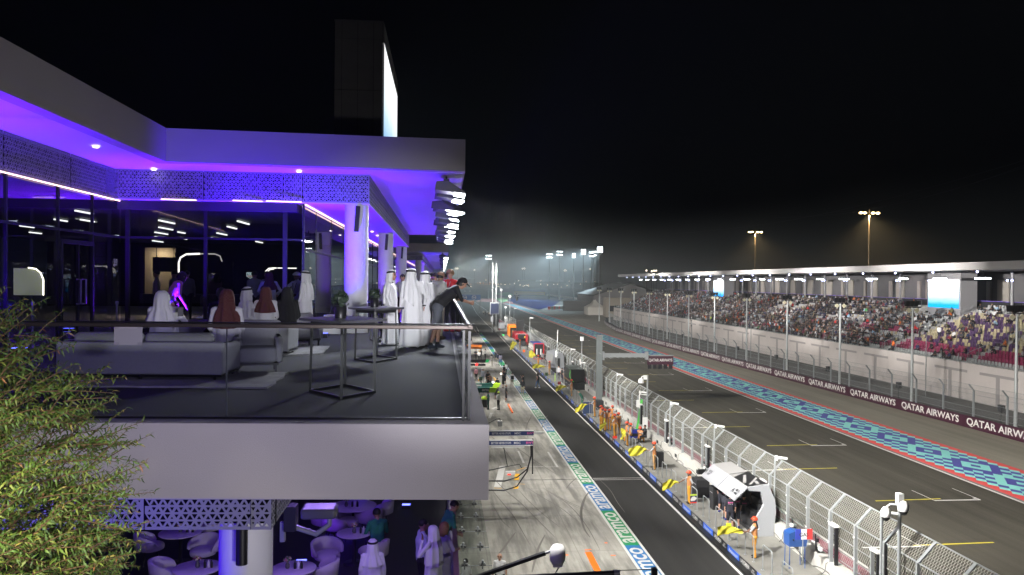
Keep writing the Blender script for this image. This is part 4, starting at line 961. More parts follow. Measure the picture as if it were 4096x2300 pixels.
def sofa(name, W, label, loc, rz, cat='sofa', D=.88, cushions=2):
    t = thing(name, label, cat, loc, rz)
    b = MB(); rbox(b, (0, 0, .10), (W, .13, .58), .035, M_sofa); b.build('back_panel', t)
    for x0 in (0, W-.17):
        b = MB(); rbox(b, (x0, .02, .10), (x0+.17, D, .55), .07, M_sofa, 5); b.build('arm', t)
    b = MB(); rbox(b, (.16, .12, .14), (W-.16, D-.02, .40), .06, M_sofa); b.build('seat', t)
    cw = (W-.36)/cushions
    for k in range(cushions):
        b = MB(); rbox(b, (.18+cw*k+.01, .10, .36), (.18+cw*(k+1)-.01, .30, .71), .08, M_sofa, 5); b.build('cushion', t)
    b = MB().box((.02, .02, .075), (W-.02, D-.03, .10), M_black); b.build('base_frame', t)
    for (x, y) in ((.12, .04), (W-.12, .04), (.12, D-.06), (W-.12, D-.06), (W*.5, .06)):
        MB().box((x-.018, y-.012, 0), (x+.018, y+.012, .08), M_black).build('leg', t)
    return t
ra = math.atan(sl)
q0 = A(238, 1531); q1 = A(888, 1528)
sofa('sofa', 2.42, 'long grey sofa seen from behind nearest to the glass, two visitors on it', (q1.x-2.42*math.cos(ra), q1.y-2.42*math.sin(ra), F1), ra)
def armchair(label, loc, rz):
    t = thing('armchair', label, 'armchair', loc, rz)
    b = MB(); rbox(b, (-.30, -.36, .17), (.30, .30, .42), .07, M_sofa, 5); b.build('seat', t)
    b = MB(); rbox(b, (-.36, .22, .17), (.36, .40, .74), .08, M_sofa, 5); b.build('backrest', t)
    for s in (-1, 1): b = MB(); rbox(b, (s*.30-.075 if s < 0 else .27, -.34, .17), (s*.30+.03 if s < 0 else .385, .30, .60), .05, M_sofa, 5); b.build('arm', t)
    b = MB().box((-.32, -.32, .14), (.32, .34, .168), M_black); b.build('base_frame', t)
    for x in (-.28, .28):
        for y in (-.29, .30): MB().box((x-.015, y-.015, 0), (x+.015, y+.015, .14), M_black).build('leg', t)
    return t
q = A(1030, 1497); armchair('grey armchair facing the camera at the right end of the long sofa', (q.x-.08, q.y+.33, F1), .25)
q = A(1135, 1427); sofa('sofa', 2.3, 'grey sofa farther back with three visitors in head coverings seated on it', (q.x-2.22*math.cos(ra), q.y-2.22*math.sin(ra), F1), ra)
q = A(1195, 1388); armchair('pale grey armchair beside the man in white robe holding a drink', (q.x+.02, q.y+.3, F1), .5)
q = A(980, 1330); armchair('grey armchair with high back near the bending standing woman', (q.x, q.y, F1), 2.6)
q = A(1143, 1332); armchair('pale armchair behind the seated woman in black', (q.x-.1, q.y+.5, F1), .2)
# rugs
def rug(pts, label, z=F1+.002):
    P_ = [A(*p, z) for p in pts]; n = len(P_); c = sum(P_, V((0, 0, 0)))/n; b = MB(); K = 10
    vs = []; fs = []
    for i in range(n):
        a, d = P_[i], P_[(i+1) % n]
        for k in range(K): q = a+(d-a)*k/K; o = (q-c).normalized()*random.uniform(-.03, .03); vs.append(q+o)
    N_ = len(vs); top = [(v.x, v.y, z+.025) for v in vs]; b.add([tuple(v) for v in vs]+top, [(i, (i+1) % N_, (i+1) % N_+N_, i+N_) for i in range(N_)]+[tuple(range(N_, 2*N_))], M_rug)
    o = b.build('rug'); return tag(o, label, 'rug')
rug([(236, 1548), (1075, 1556), (1150, 1494), (330, 1488)], 'large pale shaggy rug under the long sofa'); rug([(1120, 1424), (1290, 1418), (1316, 1388), (1140, 1385)], 'small pale rug in front of the rear sofa')
# high tables
def hightable(Ls, label, feet, z=None):
    t = thing('high_table', label, 'high table', (0, 0, F1)); P_ = [V(p) for p in Ls]; c = sum(P_, V((0, 0, 0)))/4; t.location = (c.x, c.y, F1); h = P_[0].z-F1
    b = MB(); vs = [(p.x-c.x, p.y-c.y, h-.035) for p in P_]+[(p.x-c.x, p.y-c.y, h) for p in P_]
    b.add(vs, [(3, 2, 1, 0), (4, 5, 6, 7), (0, 1, 5, 4), (1, 2, 6, 5), (2, 3, 7, 6), (3, 0, 4, 7)], mat('table_top', (.09, .09, .1), .35)); b.build('table_top', t)
    Q = [V((p.x-c.x, p.y-c.y, 0)) for p in P_]; 
    for k in range(4):
        a = Q[k]*.70; f = Q[k]*.74; MB().bar((a.x, a.y, h-.036), (f.x, f.y, 0), .032, .032, M_black, (1, 0, 0)).build('leg', t)
    for k in range(4):
        a = Q[k]*.74; d = Q[(k+1) % 4]*.74; b = MB().bar((a.x, a.y, .02), (d.x, d.y, .02), .035, .03, M_black); b.bar((a.x*.94, a.y*.94, h-.07), (d.x*.94, d.y*.94, h-.07), .03, .05, M_black); b.build('stretcher', t)
    return t, c
zt_ = 11.88
t1, c1 = hightable([at(1196, 1271, zt_), at(1366, 1286, zt_), at(1548, 1275, zt_), at(1385, 1262, zt_)], 'black high table nearest the glass with round dark plant on it', None)
t2, c2 = hightable([at(1392, 1229, zt_), at(1500, 1236, zt_), at(1616, 1229, zt_), at(1510, 1223, zt_)], 'black high table beside the men in white robes', None)
t3, c3 = hightable([at(1470, 1202, zt_), at(1500, 1206, zt_), at(1560, 1203, zt_), at(1530, 1199, zt_)], 'distant high table behind the column with glasses on it', None)
M_plant = mat('dark_plant', (.02, .035, .02), .6)
def plant(c, label, s=1.0):
    t = thing('table_plant', label, 'plant', (c.x, c.y, zt_+.002)); MB().lathe((0, 0, 0), [(.075*s, 0), (.085*s, .17*s), (.07*s, .172*s)], M_black, 16).build('pot', t)
    b = MB()
    for i in range(90):
        u = V((random.gauss(0, 1), random.gauss(0, 1), random.gauss(.35, .8))).normalized(); p = V((0, 0, .24*s))+u*.11*s*random.uniform(.5, 1.1); a = u.orthogonal().normalized()*.028*s; d = u.cross(a).normalized()*.035*s
        b.add([p-a, p+d+u*.02, p+a, p-d+u*.01], [(0, 1, 2, 3)], M_plant)
    b.build('foliage', t)
plant(V((aty(1362, 1272, c1.y).x, c1.y, 0)), 'dark round potted plant on the nearest high table', 1.0); plant(V((aty(1498, 1226, c2.y).x, c2.y, 0)), 'dark potted plant on the high table by the robed men', 1.0)
q = A(1293, 1337); q2 = A(1367, 1337); b = MB().box((0, 0, 0), (q2.x-q.x+.05, .7, .52), M_wht); o = b.build('planter_box', loc=(q.x, q.y, F1)); bevel(o, .015); tag(o, 'low white box planter beside the nearest round column', 'planter')
def stanchion(px, ytop, ybot, label):
    q = A(px, ybot); t = thing('stanchion', label, 'stanchion', q); MB().lathe((0, 0, 0), [(.17, 0), (.17, .015), (.05, .03), (.03, .05)], M_steel, 20).build('base', t); MB().lathe((0, 0, 0), [(.025, .04), (.025, .93), (.035, .94), (.035, .99), (.01, 1.0)], M_steel, 12).build('post', t)
stanchion(130, 1232, 1396, 'steel queue post standing left of the sofa'); stanchion(467, 1236, 1386, 'steel queue post partly behind the sofa and paper sheet')
# purple floor uplights
M_up = emis('uplight_lens', (.12, .14, 1.0), 5)
UPN = 0
def uplight(x, y, label, power=150, col=(.16, .02, 1), z=F1, tgt=None, sz=.5, vis=True, beam=2.2):
    t = thing('floor_uplight', label, 'uplight', (x, y, z), group='purple floor uplights')
    MB().box((-.13, -.09, 0), (.13, .09, .11), M_black).build('housing', t); MB().box((-.12, -.08, .112), (.12, .08, .12), M_up).build('lens', t)
    light('uplight_beam', 'AREA', (x, y, z+.15), power*.40, col, tgt or (x, y, z+5), .2, spread=beam)
VI = (.06, .004, 1); PU = (.15, .006, 1)
q = A(274, 1330); uplight(q.x, q.y, 'blue glowing floor uplight left behind the long sofa', 300, PU)
q = A(840, 1262); uplight(q.x, q.y, 'small blue glowing floor light behind the seated man', 180, VI)
for i, (x, y, p, c) in enumerate(((-8.3, 11.5, 260, VI), (-8.3, 14.0, 330, PU), (-8.3, 16.3, 260, VI), (-8.3, 21.2, 240, PU), (-6.9, 20.4, 330, VI), (-4.9, 20.3, 360, PU), (-3.1, 20.9, 300, VI))):
    uplight(x, y, 'purple floor uplight along the lounge glass, %s from the left end' % ordn(i+1), p*(2.0 if i > 3 else 1.4), VI if i > 3 else c, tgt=(x-.2, 22.4, 14.75) if i > 3 else (-8.8, y, 14.9), beam=1.5 if i > 3 else 1.9)
for i, y in enumerate((24.5, 28, 31.5, 35, 38.5, 42, 46, 50)):
    uplight(-3.5, y, 'purple floor uplight by walkway glass, %s past the first column' % ordn(i+1), 170, PU if i % 2 else VI)
for i, y in enumerate((23.1, 36.7, 50.4)):
    uplight(-1.72, y+.75, 'purple uplight at the foot of the %s round column' % ordn(i+1), 210, PU if i != 1 else VI, tgt=(-2.0, y+.3, 15.4), beam=2.2)
for i, y in enumerate((27, 31, 41, 46)):
    uplight(-1.35, y, 'purple uplight on the walkway side, %s past the columns' % ordn(i+1), 130, VI if i % 2 else PU, tgt=(-.6, y, 15.4))
for i, y in enumerate((88, 97, 106, 118, 132, 150, 172)):
    uplight(-1.8, y, 'distant purple uplight on the far terrace, %s from the near end' % ordn(i+1), 420+i*45, PU if i % 2 else VI, tgt=(-1.4, y, 15))
# ================================================================== TERRACE PEOPLE
TW = (.78, .78, .80); RK, rk_ = newmat('red_check_cloth', .9); ck_ = rk_.n('ShaderNodeTexChecker'); ck_.inputs['Scale'].default_value = 42; ck_.inputs['Color1'].default_value = (.10, .014, .014, 1); ck_.inputs['Color2'].default_value = (.15, .07, .065, 1); rk_.t.links.new(rk_.n('ShaderNodeTexCoord').outputs['Object'], ck_.inputs['Vector']); rk_.t.links.new(ck_.outputs[0], _b(RK).inputs['Base Color'])
def robed(label, px, py, rz, head='ghutra', s=1.0, d=None, gm=None, ph=0, vox=.016, drop=.5, look=0., asym=0., shoe=(.1, .06, .04), z=F1, fingers=True, **k):
    d = d or J(); R = robe_rings(ph=ph)
    return person(label, at(px, py, z), rz, d, top=M_thobe, leg=M_thobe, fore=M_thobe, robe=R, hair=head, gm=gm or M_thobe, vox=vox, s=s, look=look, drop=drop, asym=asym, shoe=shoe, fingers=fingers, **k)
robed('man in white robe and scarf standing side-on beside high table, watching the track', 1562, 1379, -1.75, s=.98, ph=1, look=.2, drop=.62)
def watch(o, d):
    w = d['wR']-(d['wR']-d['eR']).normalized()*.02; MB().lathe(tuple(w), [(.04, -.018), (.042, 0), (.04, .018)], M_black, 12).build('watch', o)
robed('man in long white robe seen from behind wearing a wristwatch, black cord on scarf', 1648, 1391, .15, s=1.0, ph=2, d=J(eR=(.30, -.02, 1.16), wR=(.27, .05, .93), hed=(-.03, .03, 1.65)), drop=.58, asym=.3, extra=watch, look=.3)
robed('man in white robe mostly hidden at the right of the group of three', 1697, 1381, -.6, s=.97, ph=3, drop=.6, asym=-.2)
# leaning man in black cap
d = J(bel=(0, .12, 1.10), che=(0, .30, 1.27), nek=(0, .44, 1.40), hed=(0, .56, 1.47), sL=(-.19, .40, 1.36), sR=(.19, .40, 1.36), eL=(-.20, .50, 1.12), eR=(.22, .52, 1.10), wL=(-.07, .72, 1.045), wR=(.09, .73, 1.045),
      kL=(-.12, .07, .50), aL=(-.13, .03, .08), kR=(.10, -.03, .50), aR=(.12, -.16, .08), hdL=(.3, .9, -.3), hdR=(-.3, .9, -.3), curl=.7)
person('man in black cap, black shirt and grey shorts leaning on the terrace rail', A(1748, 1394), -1.42, d, top=(.012, .012, .014), leg=(.10, .11, .13), shorts=True, hair='cap', hd=(0, .86, -.5), shoe=(.05, .06, .09), sock=(.02, .02, .02), vox=.0125, fingers=True, s=.99, girth=1.16)
d = J(eL=(-.2, .12, 1.18), eR=(.2, .14, 1.18), wL=(-.1, .33, 1.08), wR=(.1, .33, 1.08), nek=(0, .05, 1.49), hed=(0, .09, 1.63))
person('balding man in pale grey polo and beige trousers behind the leaning man', A(1752, 1358), -.75, d, top=(.42, .42, .40), leg=(.52, .47, .38), skin=M_skin3, hair='bald', vox=.018, shoe=(.08, .05, .03), girth=1.1)
def lany(o, d):
    MB().tube([V((-.07, .10, 1.45)), V((-.02, .15, 1.2)), V((0, .17, 1.05)), V((.02, .15, 1.2)), V((.07, .10, 1.45))], .008, mat('lanyard', (.6, .6, .6), .6), 5).box((-.04, .165, .95), (.04, .175, 1.05), M_wht).build('lanyard', o)
person('curly blond young man in red shirt and black trousers with lanyard', A(1800, 1327), 2.5, J(), top=(.65, .03, .03), leg=(.015, .015, .02), hair='curly', hairm=M_hairb, s=1.03, vox=.02, shoe=(.6, .05, .05), extra=lany)
person('dark haired man in black jacket with back turned on the walkway', A(1708, 1318), .3, J(), top=(.02, .02, .03), sleeve=(.02, .02, .03), fore=(.02, .02, .03), vox=.025, s=1.0)
person('man in navy jacket facing away beside the man in black jacket', A(1727, 1300), -.2, J(), top=(.03, .03, .06), fore=(.03, .03, .06), vox=.025, s=1.0)
person('man in pale lilac shirt standing farther along the walkway', A(1741, 1305), .6, J(), top=(.6, .58, .7), fore=(.6, .58, .7), vox=.025, s=1.0)
person('dark haired man mostly hidden behind curly haired youth', A(1776, 1292), .2, J(), top=(.05, .05, .06), vox=.025, s=1.0)
person('short dark haired man between the robed men', A(1610, 1300), 2.8, J(), top=(.5, .5, .52), vox=.025, s=.97)
# group around the rear sofa
robed('man in white robe and red checked scarf seen from behind at rear sofa', 1075, 1325, .3, 'ghutra_noagal', gm=RK, ph=4, d=J(eL=(-.3, .08, 1.2), wL=(-.22, .30, 1.12), eR=(.34, .1, 1.22), wR=(.30, .34, 1.1)), drop=.36, s=.97)
robed('man in white robe with wrapped white headcloth and lanyard reaching out', 1188, 1322, 2.6, 'wrap', ph=5, d=J(eL=(-.3, .1, 1.2), wL=(-.2, .28, 1.1), eR=(.42, .18, 1.22), wR=(.62, .32, 1.08)), s=.97, skin=M_skin2, extra=lambda o, d: MB().tube([V((-.07, .12, 1.45)), V((-.02, .17, 1.2)), V((0, .19, 1.08)), V((.02, .17, 1.2)), V((.07, .12, 1.45))], .012, M_black, 5).build('lanyard', o))
robed('man in white robe and scarf in profile next to the armchair', 1222, 1364, 1.35, ph=6, d=J(eL=(-.25, .02, 1.16), wL=(-.26, .1, .92)), drop=.55, s=.97, skin=M_skin2)
def seated(label, px, py, rz, head, gm=None, top=M_thobe, d0=None, hgt=.42, skin=None, s=1.0, vox=.016, drop=.36, leg=None, **k):
    d = sitpose(d0 or J(wL=(-.2, .25, 1.0), wR=(.2, .25, 1.0)), hgt); R = robe_rings(top=1.46-(.96-hgt-.1), bot=hgt, rx1=.22, ry1=.2)
    cap = [(V((0, 0, hgt+.05)), V((0, 0, .95)), .2, .17, top if isinstance(top, bpy.types.Material) else cm(top))]
    return person(label, at(px, py, F1), rz, d, top=top, leg=leg or top, fore=top, robe=R, hair=head, gm=gm, skin=skin, s=s, vox=vox, drop=drop, **k)
q = A(655, 1530)
seated('man in white robe and scarf seated on the long sofa taking a photograph', 655, 1492, .1, 'ghutra_noagal', M_thobe, d0=J(hed=(-.03, .0, 1.62), eR=(.30, .12, 1.24), wR=(.10, .26, 1.46), eL=(-.24, .1, 1.2), wL=(-.05, .28, 1.44), curl=1.0), drop=.34, fingers=True, s=1.0)
q = aty(722, 1247, 12.7); MB().box((-.04, -.005, -.07), (.04, .005, .07), M_black).build('phone', loc=q, rz=.3); tag(bpy.data.objects['phone'], 'black phone held up by seated man in white', 'phone')
seated('man in red checked headscarf seated at the right end of the long sofa', 905, 1488, .1, 'ghutra_noagal', RK, drop=.44, s=1.0)
seated('dark haired man seated opposite facing the camera behind the red checked scarf', 885, 1425, 3.1, 'short', top=(.02, .02, .025), s=1.0)
seated('man in white scarf and black cord turned right on the rear sofa', 985, 1400, -1.0, 'ghutra', M_thobe, drop=.3, skin=M_skin2)
seated('visitor with red and white headscarf seated mid rear sofa', 1062, 1398, .0, 'ghutra_noagal', RK, drop=.36)
seated('woman in black abaya and headscarf seated on the rear sofa', 1148, 1396, .5, 'abaya', (.012, .012, .014), top=(.012, .012, .014), drop=.5)
person('woman in pink sleeveless top bending over the lounge table with jacket on arm', A(672, 1350), -.9, lean(J(eR=(.26, .1, 1.15), wR=(.24, .36, 1.0), eL=(-.26, .05, 1.18), wL=(-.2, .25, 1.05)), .5), top=(.55, .25, .35), leg=(.2, .2, .45), hair='long', vox=.018, flare=True,
       extra=lambda o, d: MB().loft([[(-.32+.10*math.cos(a)*w_, .12+.08*math.sin(a)*w_, z) for a in np.linspace(0, 2*PI, 14, False)] for z, w_ in ((1.02, .5), (.98, 1), (.8, 1.1), (.66, 1.2), (.6, .9))], M_thobe).build('jacket', o))
# dim people inside the lounge
for i, (px, py, lab, c, rz) in enumerate(((1262/1.807+0, 1300, 'dim figure in grey shirt by the bar inside the lounge', (.25, .25, .27), 1.2), (1000, 1250, 'dim bald man in grey shirt under the brand sign', (.35, .36, .38), .5), (1035, 1262, 'dim seated figure right of the brand sign', (.4, .38, .35), 2.8), (545, 1300, 'dim woman with dark hair inside near the hanging screen', (.3, .26, .24), 2.0), (650, 1268, 'dim grey haired person deep inside the bar', (.2, .2, .2), .3))):
    q = aty(px, 1200, 26); person(lab, (q.x, 26+.6*i, F1), rz, J(), top=c, fore=c, vox=.035)
# lounge chairs and table dimly seen
def tub(label, loc, rz, m=None, s=1.0, sw=True):
    m = m or mat('boucle_white', (.62, .58, .60), .9, var=.06, vs=40, bump=.4, bs=200)
    t = thing('tub_chair', label, 'chair', loc, rz); t.scale = (s, s, s)
    b = MB(); b.lathe((0, 0, 0), [(.24, .34), (.29, .36), (.30, .40), (.29, .46), (.25, .485), (.02, .49)], m, 24); b.build('seat', t)
    b = MB(); n = 26; R = []
    for i in range(n+1):
        a = -PI*.12+(PI*1.24)*i/n; e = math.sin(PI*i/n)**.45 if 0 < i < n else 0; top = .50+.27*e; bot = .42+.06*(1-e)-.04*e if i % 26 else .46; r0, r1 = .30, .37+.03*e
        cs, sn = math.cos(a), math.sin(a); R.append([(cs*r0, -sn*r0, bot+.02), (cs*(r0+.02), -sn*(r0+.02), top-.02), (cs*(r0+.045), -sn*(r0+.045), top), (cs*r1, -sn*r1, top-.02), (cs*(r1-.03), -sn*(r1-.03), bot+.02), (cs*(r0+.035), -sn*(r0+.035), bot)])
    b.loft(R, m, True); b.build('backrest', t)
    for k in range(4): a = PI/4+k*PI/2; MB().tube([(math.cos(a)*.16, math.sin(a)*.16, .34), (math.cos(a)*.25, math.sin(a)*.25, 0)], .014, M_black, 6).build('leg', t)
    return t
FL = 5.512
def lat(px, py, h): return at(px, py, FL+h)
def rtable(px, py, r, label):
    c = lat(px, py, .75); t = thing('round_table', label, 'table', (c.x, c.y, FL)); M_mt = mat('marble_top', (.72, .66, .68), .25, var=.1, vs=6)
    MB().lathe((0, 0, 0), [(r*.97, .722), (r, .73), (r, .748), (r*.99, .752), (.01, .752)], M_mt, 40).build('table_top', t); MB().lathe((0, 0, 0), [(.02, .72), (.045, .72), (.045, .04), (.25, .03), (.27, 0)], M_black, 20).build('pedestal', t); return c
def posy(c, dx, dy, label, s=1.0):
    t = thing('flower_vase', label, 'vase', (c.x+dx, c.y+dy, FL+.753)); MB().lathe((0, 0, 0), [(.035, 0), (.05, .03), (.045, .08), (.025, .12), (.03, .15)], mat('vase_glass', (.12, .12, .12), .15), 14).build('vase', t)
    b = MB(); ms_ = [mat('petal_white', (.8, .75, .7), .8), mat('petal_pink', (.6, .2, .25), .8), mat('petal_yellow', (.7, .6, .2), .8), mat('leaf_green', (.08, .15, .05), .7)]
    for i in range(60):
        u = V((random.gauss(0, 1), random.gauss(0, 1), abs(random.gauss(.4, .6)))).normalized(); p = V((0, 0, .17))+u*.09*random.uniform(.4, 1.1); a = u.orthogonal().normalized()*.022; d_ = u.cross(a).normalized()*.022; b.add([p-a, p-d_, p+a, p+d_], [(0, 1, 2, 3)], random.choice(ms_))
    b.build('flowers', t)
    t = thing('condiment_set', label.replace('flowers', 'bottles').replace('flower', 'bottle'), 'bottles', (c.x+dx+.16, c.y+dy-.03, FL+.753))
    for k in range(3): MB().lathe((.07*k, .02*(k % 2), 0), [(.026, 0), (.028, .11), (.012, .14), (.012, .16)], [M_black, M_wht, M_black][k], 10).build('bottle', t)
ta = rtable(1414, 2022, .62, 'large round table on the lower terrace below the slab edge'); posy(ta, -.18, -.1, 'flowers and shakers on the large round lower table')
tb = rtable(1417, 2131, .42, 'round table before the man in the green shirt'); posy(tb, 0, -.02, 'small flowers on the table of the man in green')
tc = rtable(1173, 2273, .48, 'round table beside the lower round column'); posy(tc, -.12, 0, 'mixed flowers on the table by the lower column')
td = rtable(722, 2128, .5, 'round table seen dimly through the lower glass, upper one'); posy(td, 0, 0, 'dim flowers on the upper table behind lower glass')
te = rtable(790, 2270, .5, 'round table seen dimly through the lower glass at the picture bottom'); posy(te, 0, 0, 'dim flowers on the bottom table behind lower glass')
for i, (px, py, rz, lab) in enumerate(((1345, 2100, -.9, 'white tub chair left of the table of the man in green'), (1310, 2215, -2.6, 'white tub chair in front left of the middle table'), (1392, 2080, -2.9, 'white tub chair behind the middle round table'), (1492, 2205, -2.6+3.4, 'white tub chair under the man in green'),
    (1520, 2040, 1.2, 'white tub chair right of the large round table'), (1475, 2070, .4, 'dark sided tub chair before the large round table'), (1285, 2290, 1.5, 'white tub chair right of the table by the column'), (840, 2100, 1.6, 'dim tub chair right of upper table behind glass'), (812, 2200, 2.8, 'dim tub chair between the two tables behind glass'), (605, 2180, -1.2, 'dim tub chair left of upper table behind glass'), (670, 2290, -1.4, 'pale tub chair left of bottom table behind glass'), (1300, 2080, -.4, 'dark backed tub chair left of the large table'))):
    q = lat(px, py, .45); tub(lab, (q.x, q.y, FL), rz)
# lower people
q = lat(1505, 2195, .4); d = sitpose(J(eL=(-.27, .1, 1.15), wL=(-.12, .3, 1.05), eR=(.27, .1, 1.15), wR=(.12, .3, 1.05), hed=(0, .08, 1.63)), .45)
person('man in green shirt seated with his back turned at the round table', (q.x+.02, q.y+.05, FL), .35, d, top=(.03, .26, .14), leg=(.03, .03, .05), vox=.018, s=1.0)
q = at(1490, 2200, FL+1.15); R = None
d = sitpose(J(), .45); person('man in white robe and scarf with black cord sitting below, seen from behind', (q.x, q.y, FL), .1, d, top=M_thobe, leg=M_thobe, fore=M_thobe, robe=robe_rings(top=1.05, bot=.45, rx1=.24, ry1=.2), hair='ghutra', gm=M_thobe, vox=.016, drop=.34)
def standlow(label, px, pyhead, rz, **k):
    q = at(px, pyhead, FL+1.66); return person(label, (q.x, q.y, FL), rz, **k)
standlow('heavyset dark haired man in pale blue shirt and glasses on lower terrace', 1690, 2097, -1.3, top=(.60, .66, .78), leg=(.012, .012, .015), fore=(.60, .66, .78), hair='short', vox=.016, fingers=True, girth=1.15, d=J(eR=(.24, .05, 1.16), wR=(.16, .28, 1.02)),
         extra=lambda o, d: MB().tube([d['hed']+V((-.08, .03, .03)), d['hed']+V((-.075, .09, .025)), d['hed']+V((0, .11, .025)), d['hed']+V((.075, .09, .025)), d['hed']+V((.08, .03, .03))], .005, M_steel, 5).build('glasses', o))
dd = lean(J(eL=(-.22, .2, 1.12), wL=(-.1, .42, 1.1), eR=(.22, .2, 1.12), wR=(.1, .42, 1.1)), .45); q = at(1822, 2040, FL+1.45)
person('man in green polo leaning over the lower rail with a phone', (.02, q.y-.2, FL), -1.2, dd, top=(.05, .30, .17), leg=(.05, .05, .07), vox=.016, fingers=True, hd=(0, .9, -.3))
q = at(1775, 2105, FL+1.62); person('blonde woman in lilac dress beside the man in green polo', (q.x, q.y, FL), -1.0, J(eR=(.25, .1, 1.2), wR=(.12, .3, 1.15)), top=(.55, .5, .72), leg=(.5, .45, .7), hair='long', hairm=M_hairb, s=.96, vox=.018, robe=robe_rings(top=1.2, rx1=.2, ry1=.17))
q = at(1798, 2118, FL+1.70); robed('man in white robe and loose white scarf holding his face at lower rail', 1798, 2118, 1.0, 'ghutra_noagal', z=FL+1.70, d=J(eL=(-.27, .18, 1.2), wL=(-.12, .2, 1.48), hdL=(.3, .1, .9)), drop=.62, s=1.0, skin=M_skin3)
for o in COL.objects:
    if o.get('label', '').startswith('man in white robe and loose'): o.location.z = FL; o.location.x = -.14; o.location.y = q.y
# lower balustrade + glass canopy + projector
lr = thing('lower_balustrade', 'bronze topped balustrade with glass on the lower terrace', 'railing', (.33, 30, FL)); b = MB().box((-.06, -22, 1.06), (.05, 60, 1.12), mat('bronze_cap', (.42, .26, .2), .4, .3)); b.build('handrail', lr)
b = MB().quad((.0, -22, 0), (.0, 60, 0), (.0, 60, 1.06), (.0, -22, 1.06), M_gl); b.build('glass_pane', lr)
gc = thing('glass_canopy', 'row of clear glass canopy panes with steel spider fittings above garages', 'canopy', (.5, 14, 4.2)); k = 0
M_can = glassmat('canopy_glass', (.86, .90, .88), 1.6, 1.5)
y = 10.2
while y < 60: 
    o = MB().quad((.42, y, 4.2), (1.50, y, 4.2), (1.50, y+1.52, 4.2), (.42, y+1.52, 4.2), M_can).bar((.42, y, 4.2), (1.50, y, 4.2), .02, .02, M_steel).build('glass_pane'); o.parent = gc; o.location = -V(gc.location)
    if y < 32:
        for x in (.70, 1.22):
            b = MB(); b.box((x-.09, y-.05, 4.215), (x-.01, y+.06, 4.235), M_black); b.box((x+.01, y-.05, 4.215), (x+.09, y+.06, 4.235), M_black); b.tube([(x, y, 4.1), (x, y, 4.34)], .02, M_steel, 6); b.ball((x, y, 4.34), .04, M_steel, 8, 5); b.tube([(x-.08, y+.03, 4.28), (x+.08, y-.03, 4.28)], .016, M_steel, 6)
            o = b.build('fitting'); o.parent = gc; o.location = -V(gc.location)
    y += 1.55
pj = thing('projector', 'ceiling projector on swivel arm under the slab, lit purple', 'projector', aty(1240, 2060, 12.5))
b = MB(); rbox(b, (-.12, -.2, -.02), (.42, .2, .14), .04, mat('projector_grey', (.10, .10, .11), .4)); b.build('body', pj); b = MB().box((-.38, -.12, -.22), (-.2, .12, .16), M_blackm).tube([(-.25, 0, -.18), (.1, 0, -.3), (.3, 0, -.15), (.3, 0, 0)], .045, M_steel, 8).box((-.45, -.05, -.4), (-.38, .05, -.1), M_steel); b.build('arm', pj)
# lower purple lights
uplight(-6.3, 8.95, 'purple floodlight on the lower terrace edge under the perforated band', 560, VI, z=FL, tgt=(-5.6, 10.3, 9.7), beam=2.0)
for i, (px, py, p, c) in enumerate(((1205, 2245, 120, PU), (1345, 2115, 120, VI), (1625, 2020, 70, VI))):
    q = at(px, py, FL+.1); uplight(q.x, q.y, 'bright blue floor uplight on the lower terrace, %s from the left' % ordn(i+1), p, c, z=FL, beam=3.0)
light('lower_ceiling_lamp', 'AREA', (-2.0, 13.8, 9.85), 120, (.40, .25, 1), (-2.0, 14.0, 5), .6)
light('lower_ceiling_lamp', 'AREA', (-5.2, 13.5, 9.85), 75, (.36, .22, 1), (-5.2, 13.8, 5), .6)
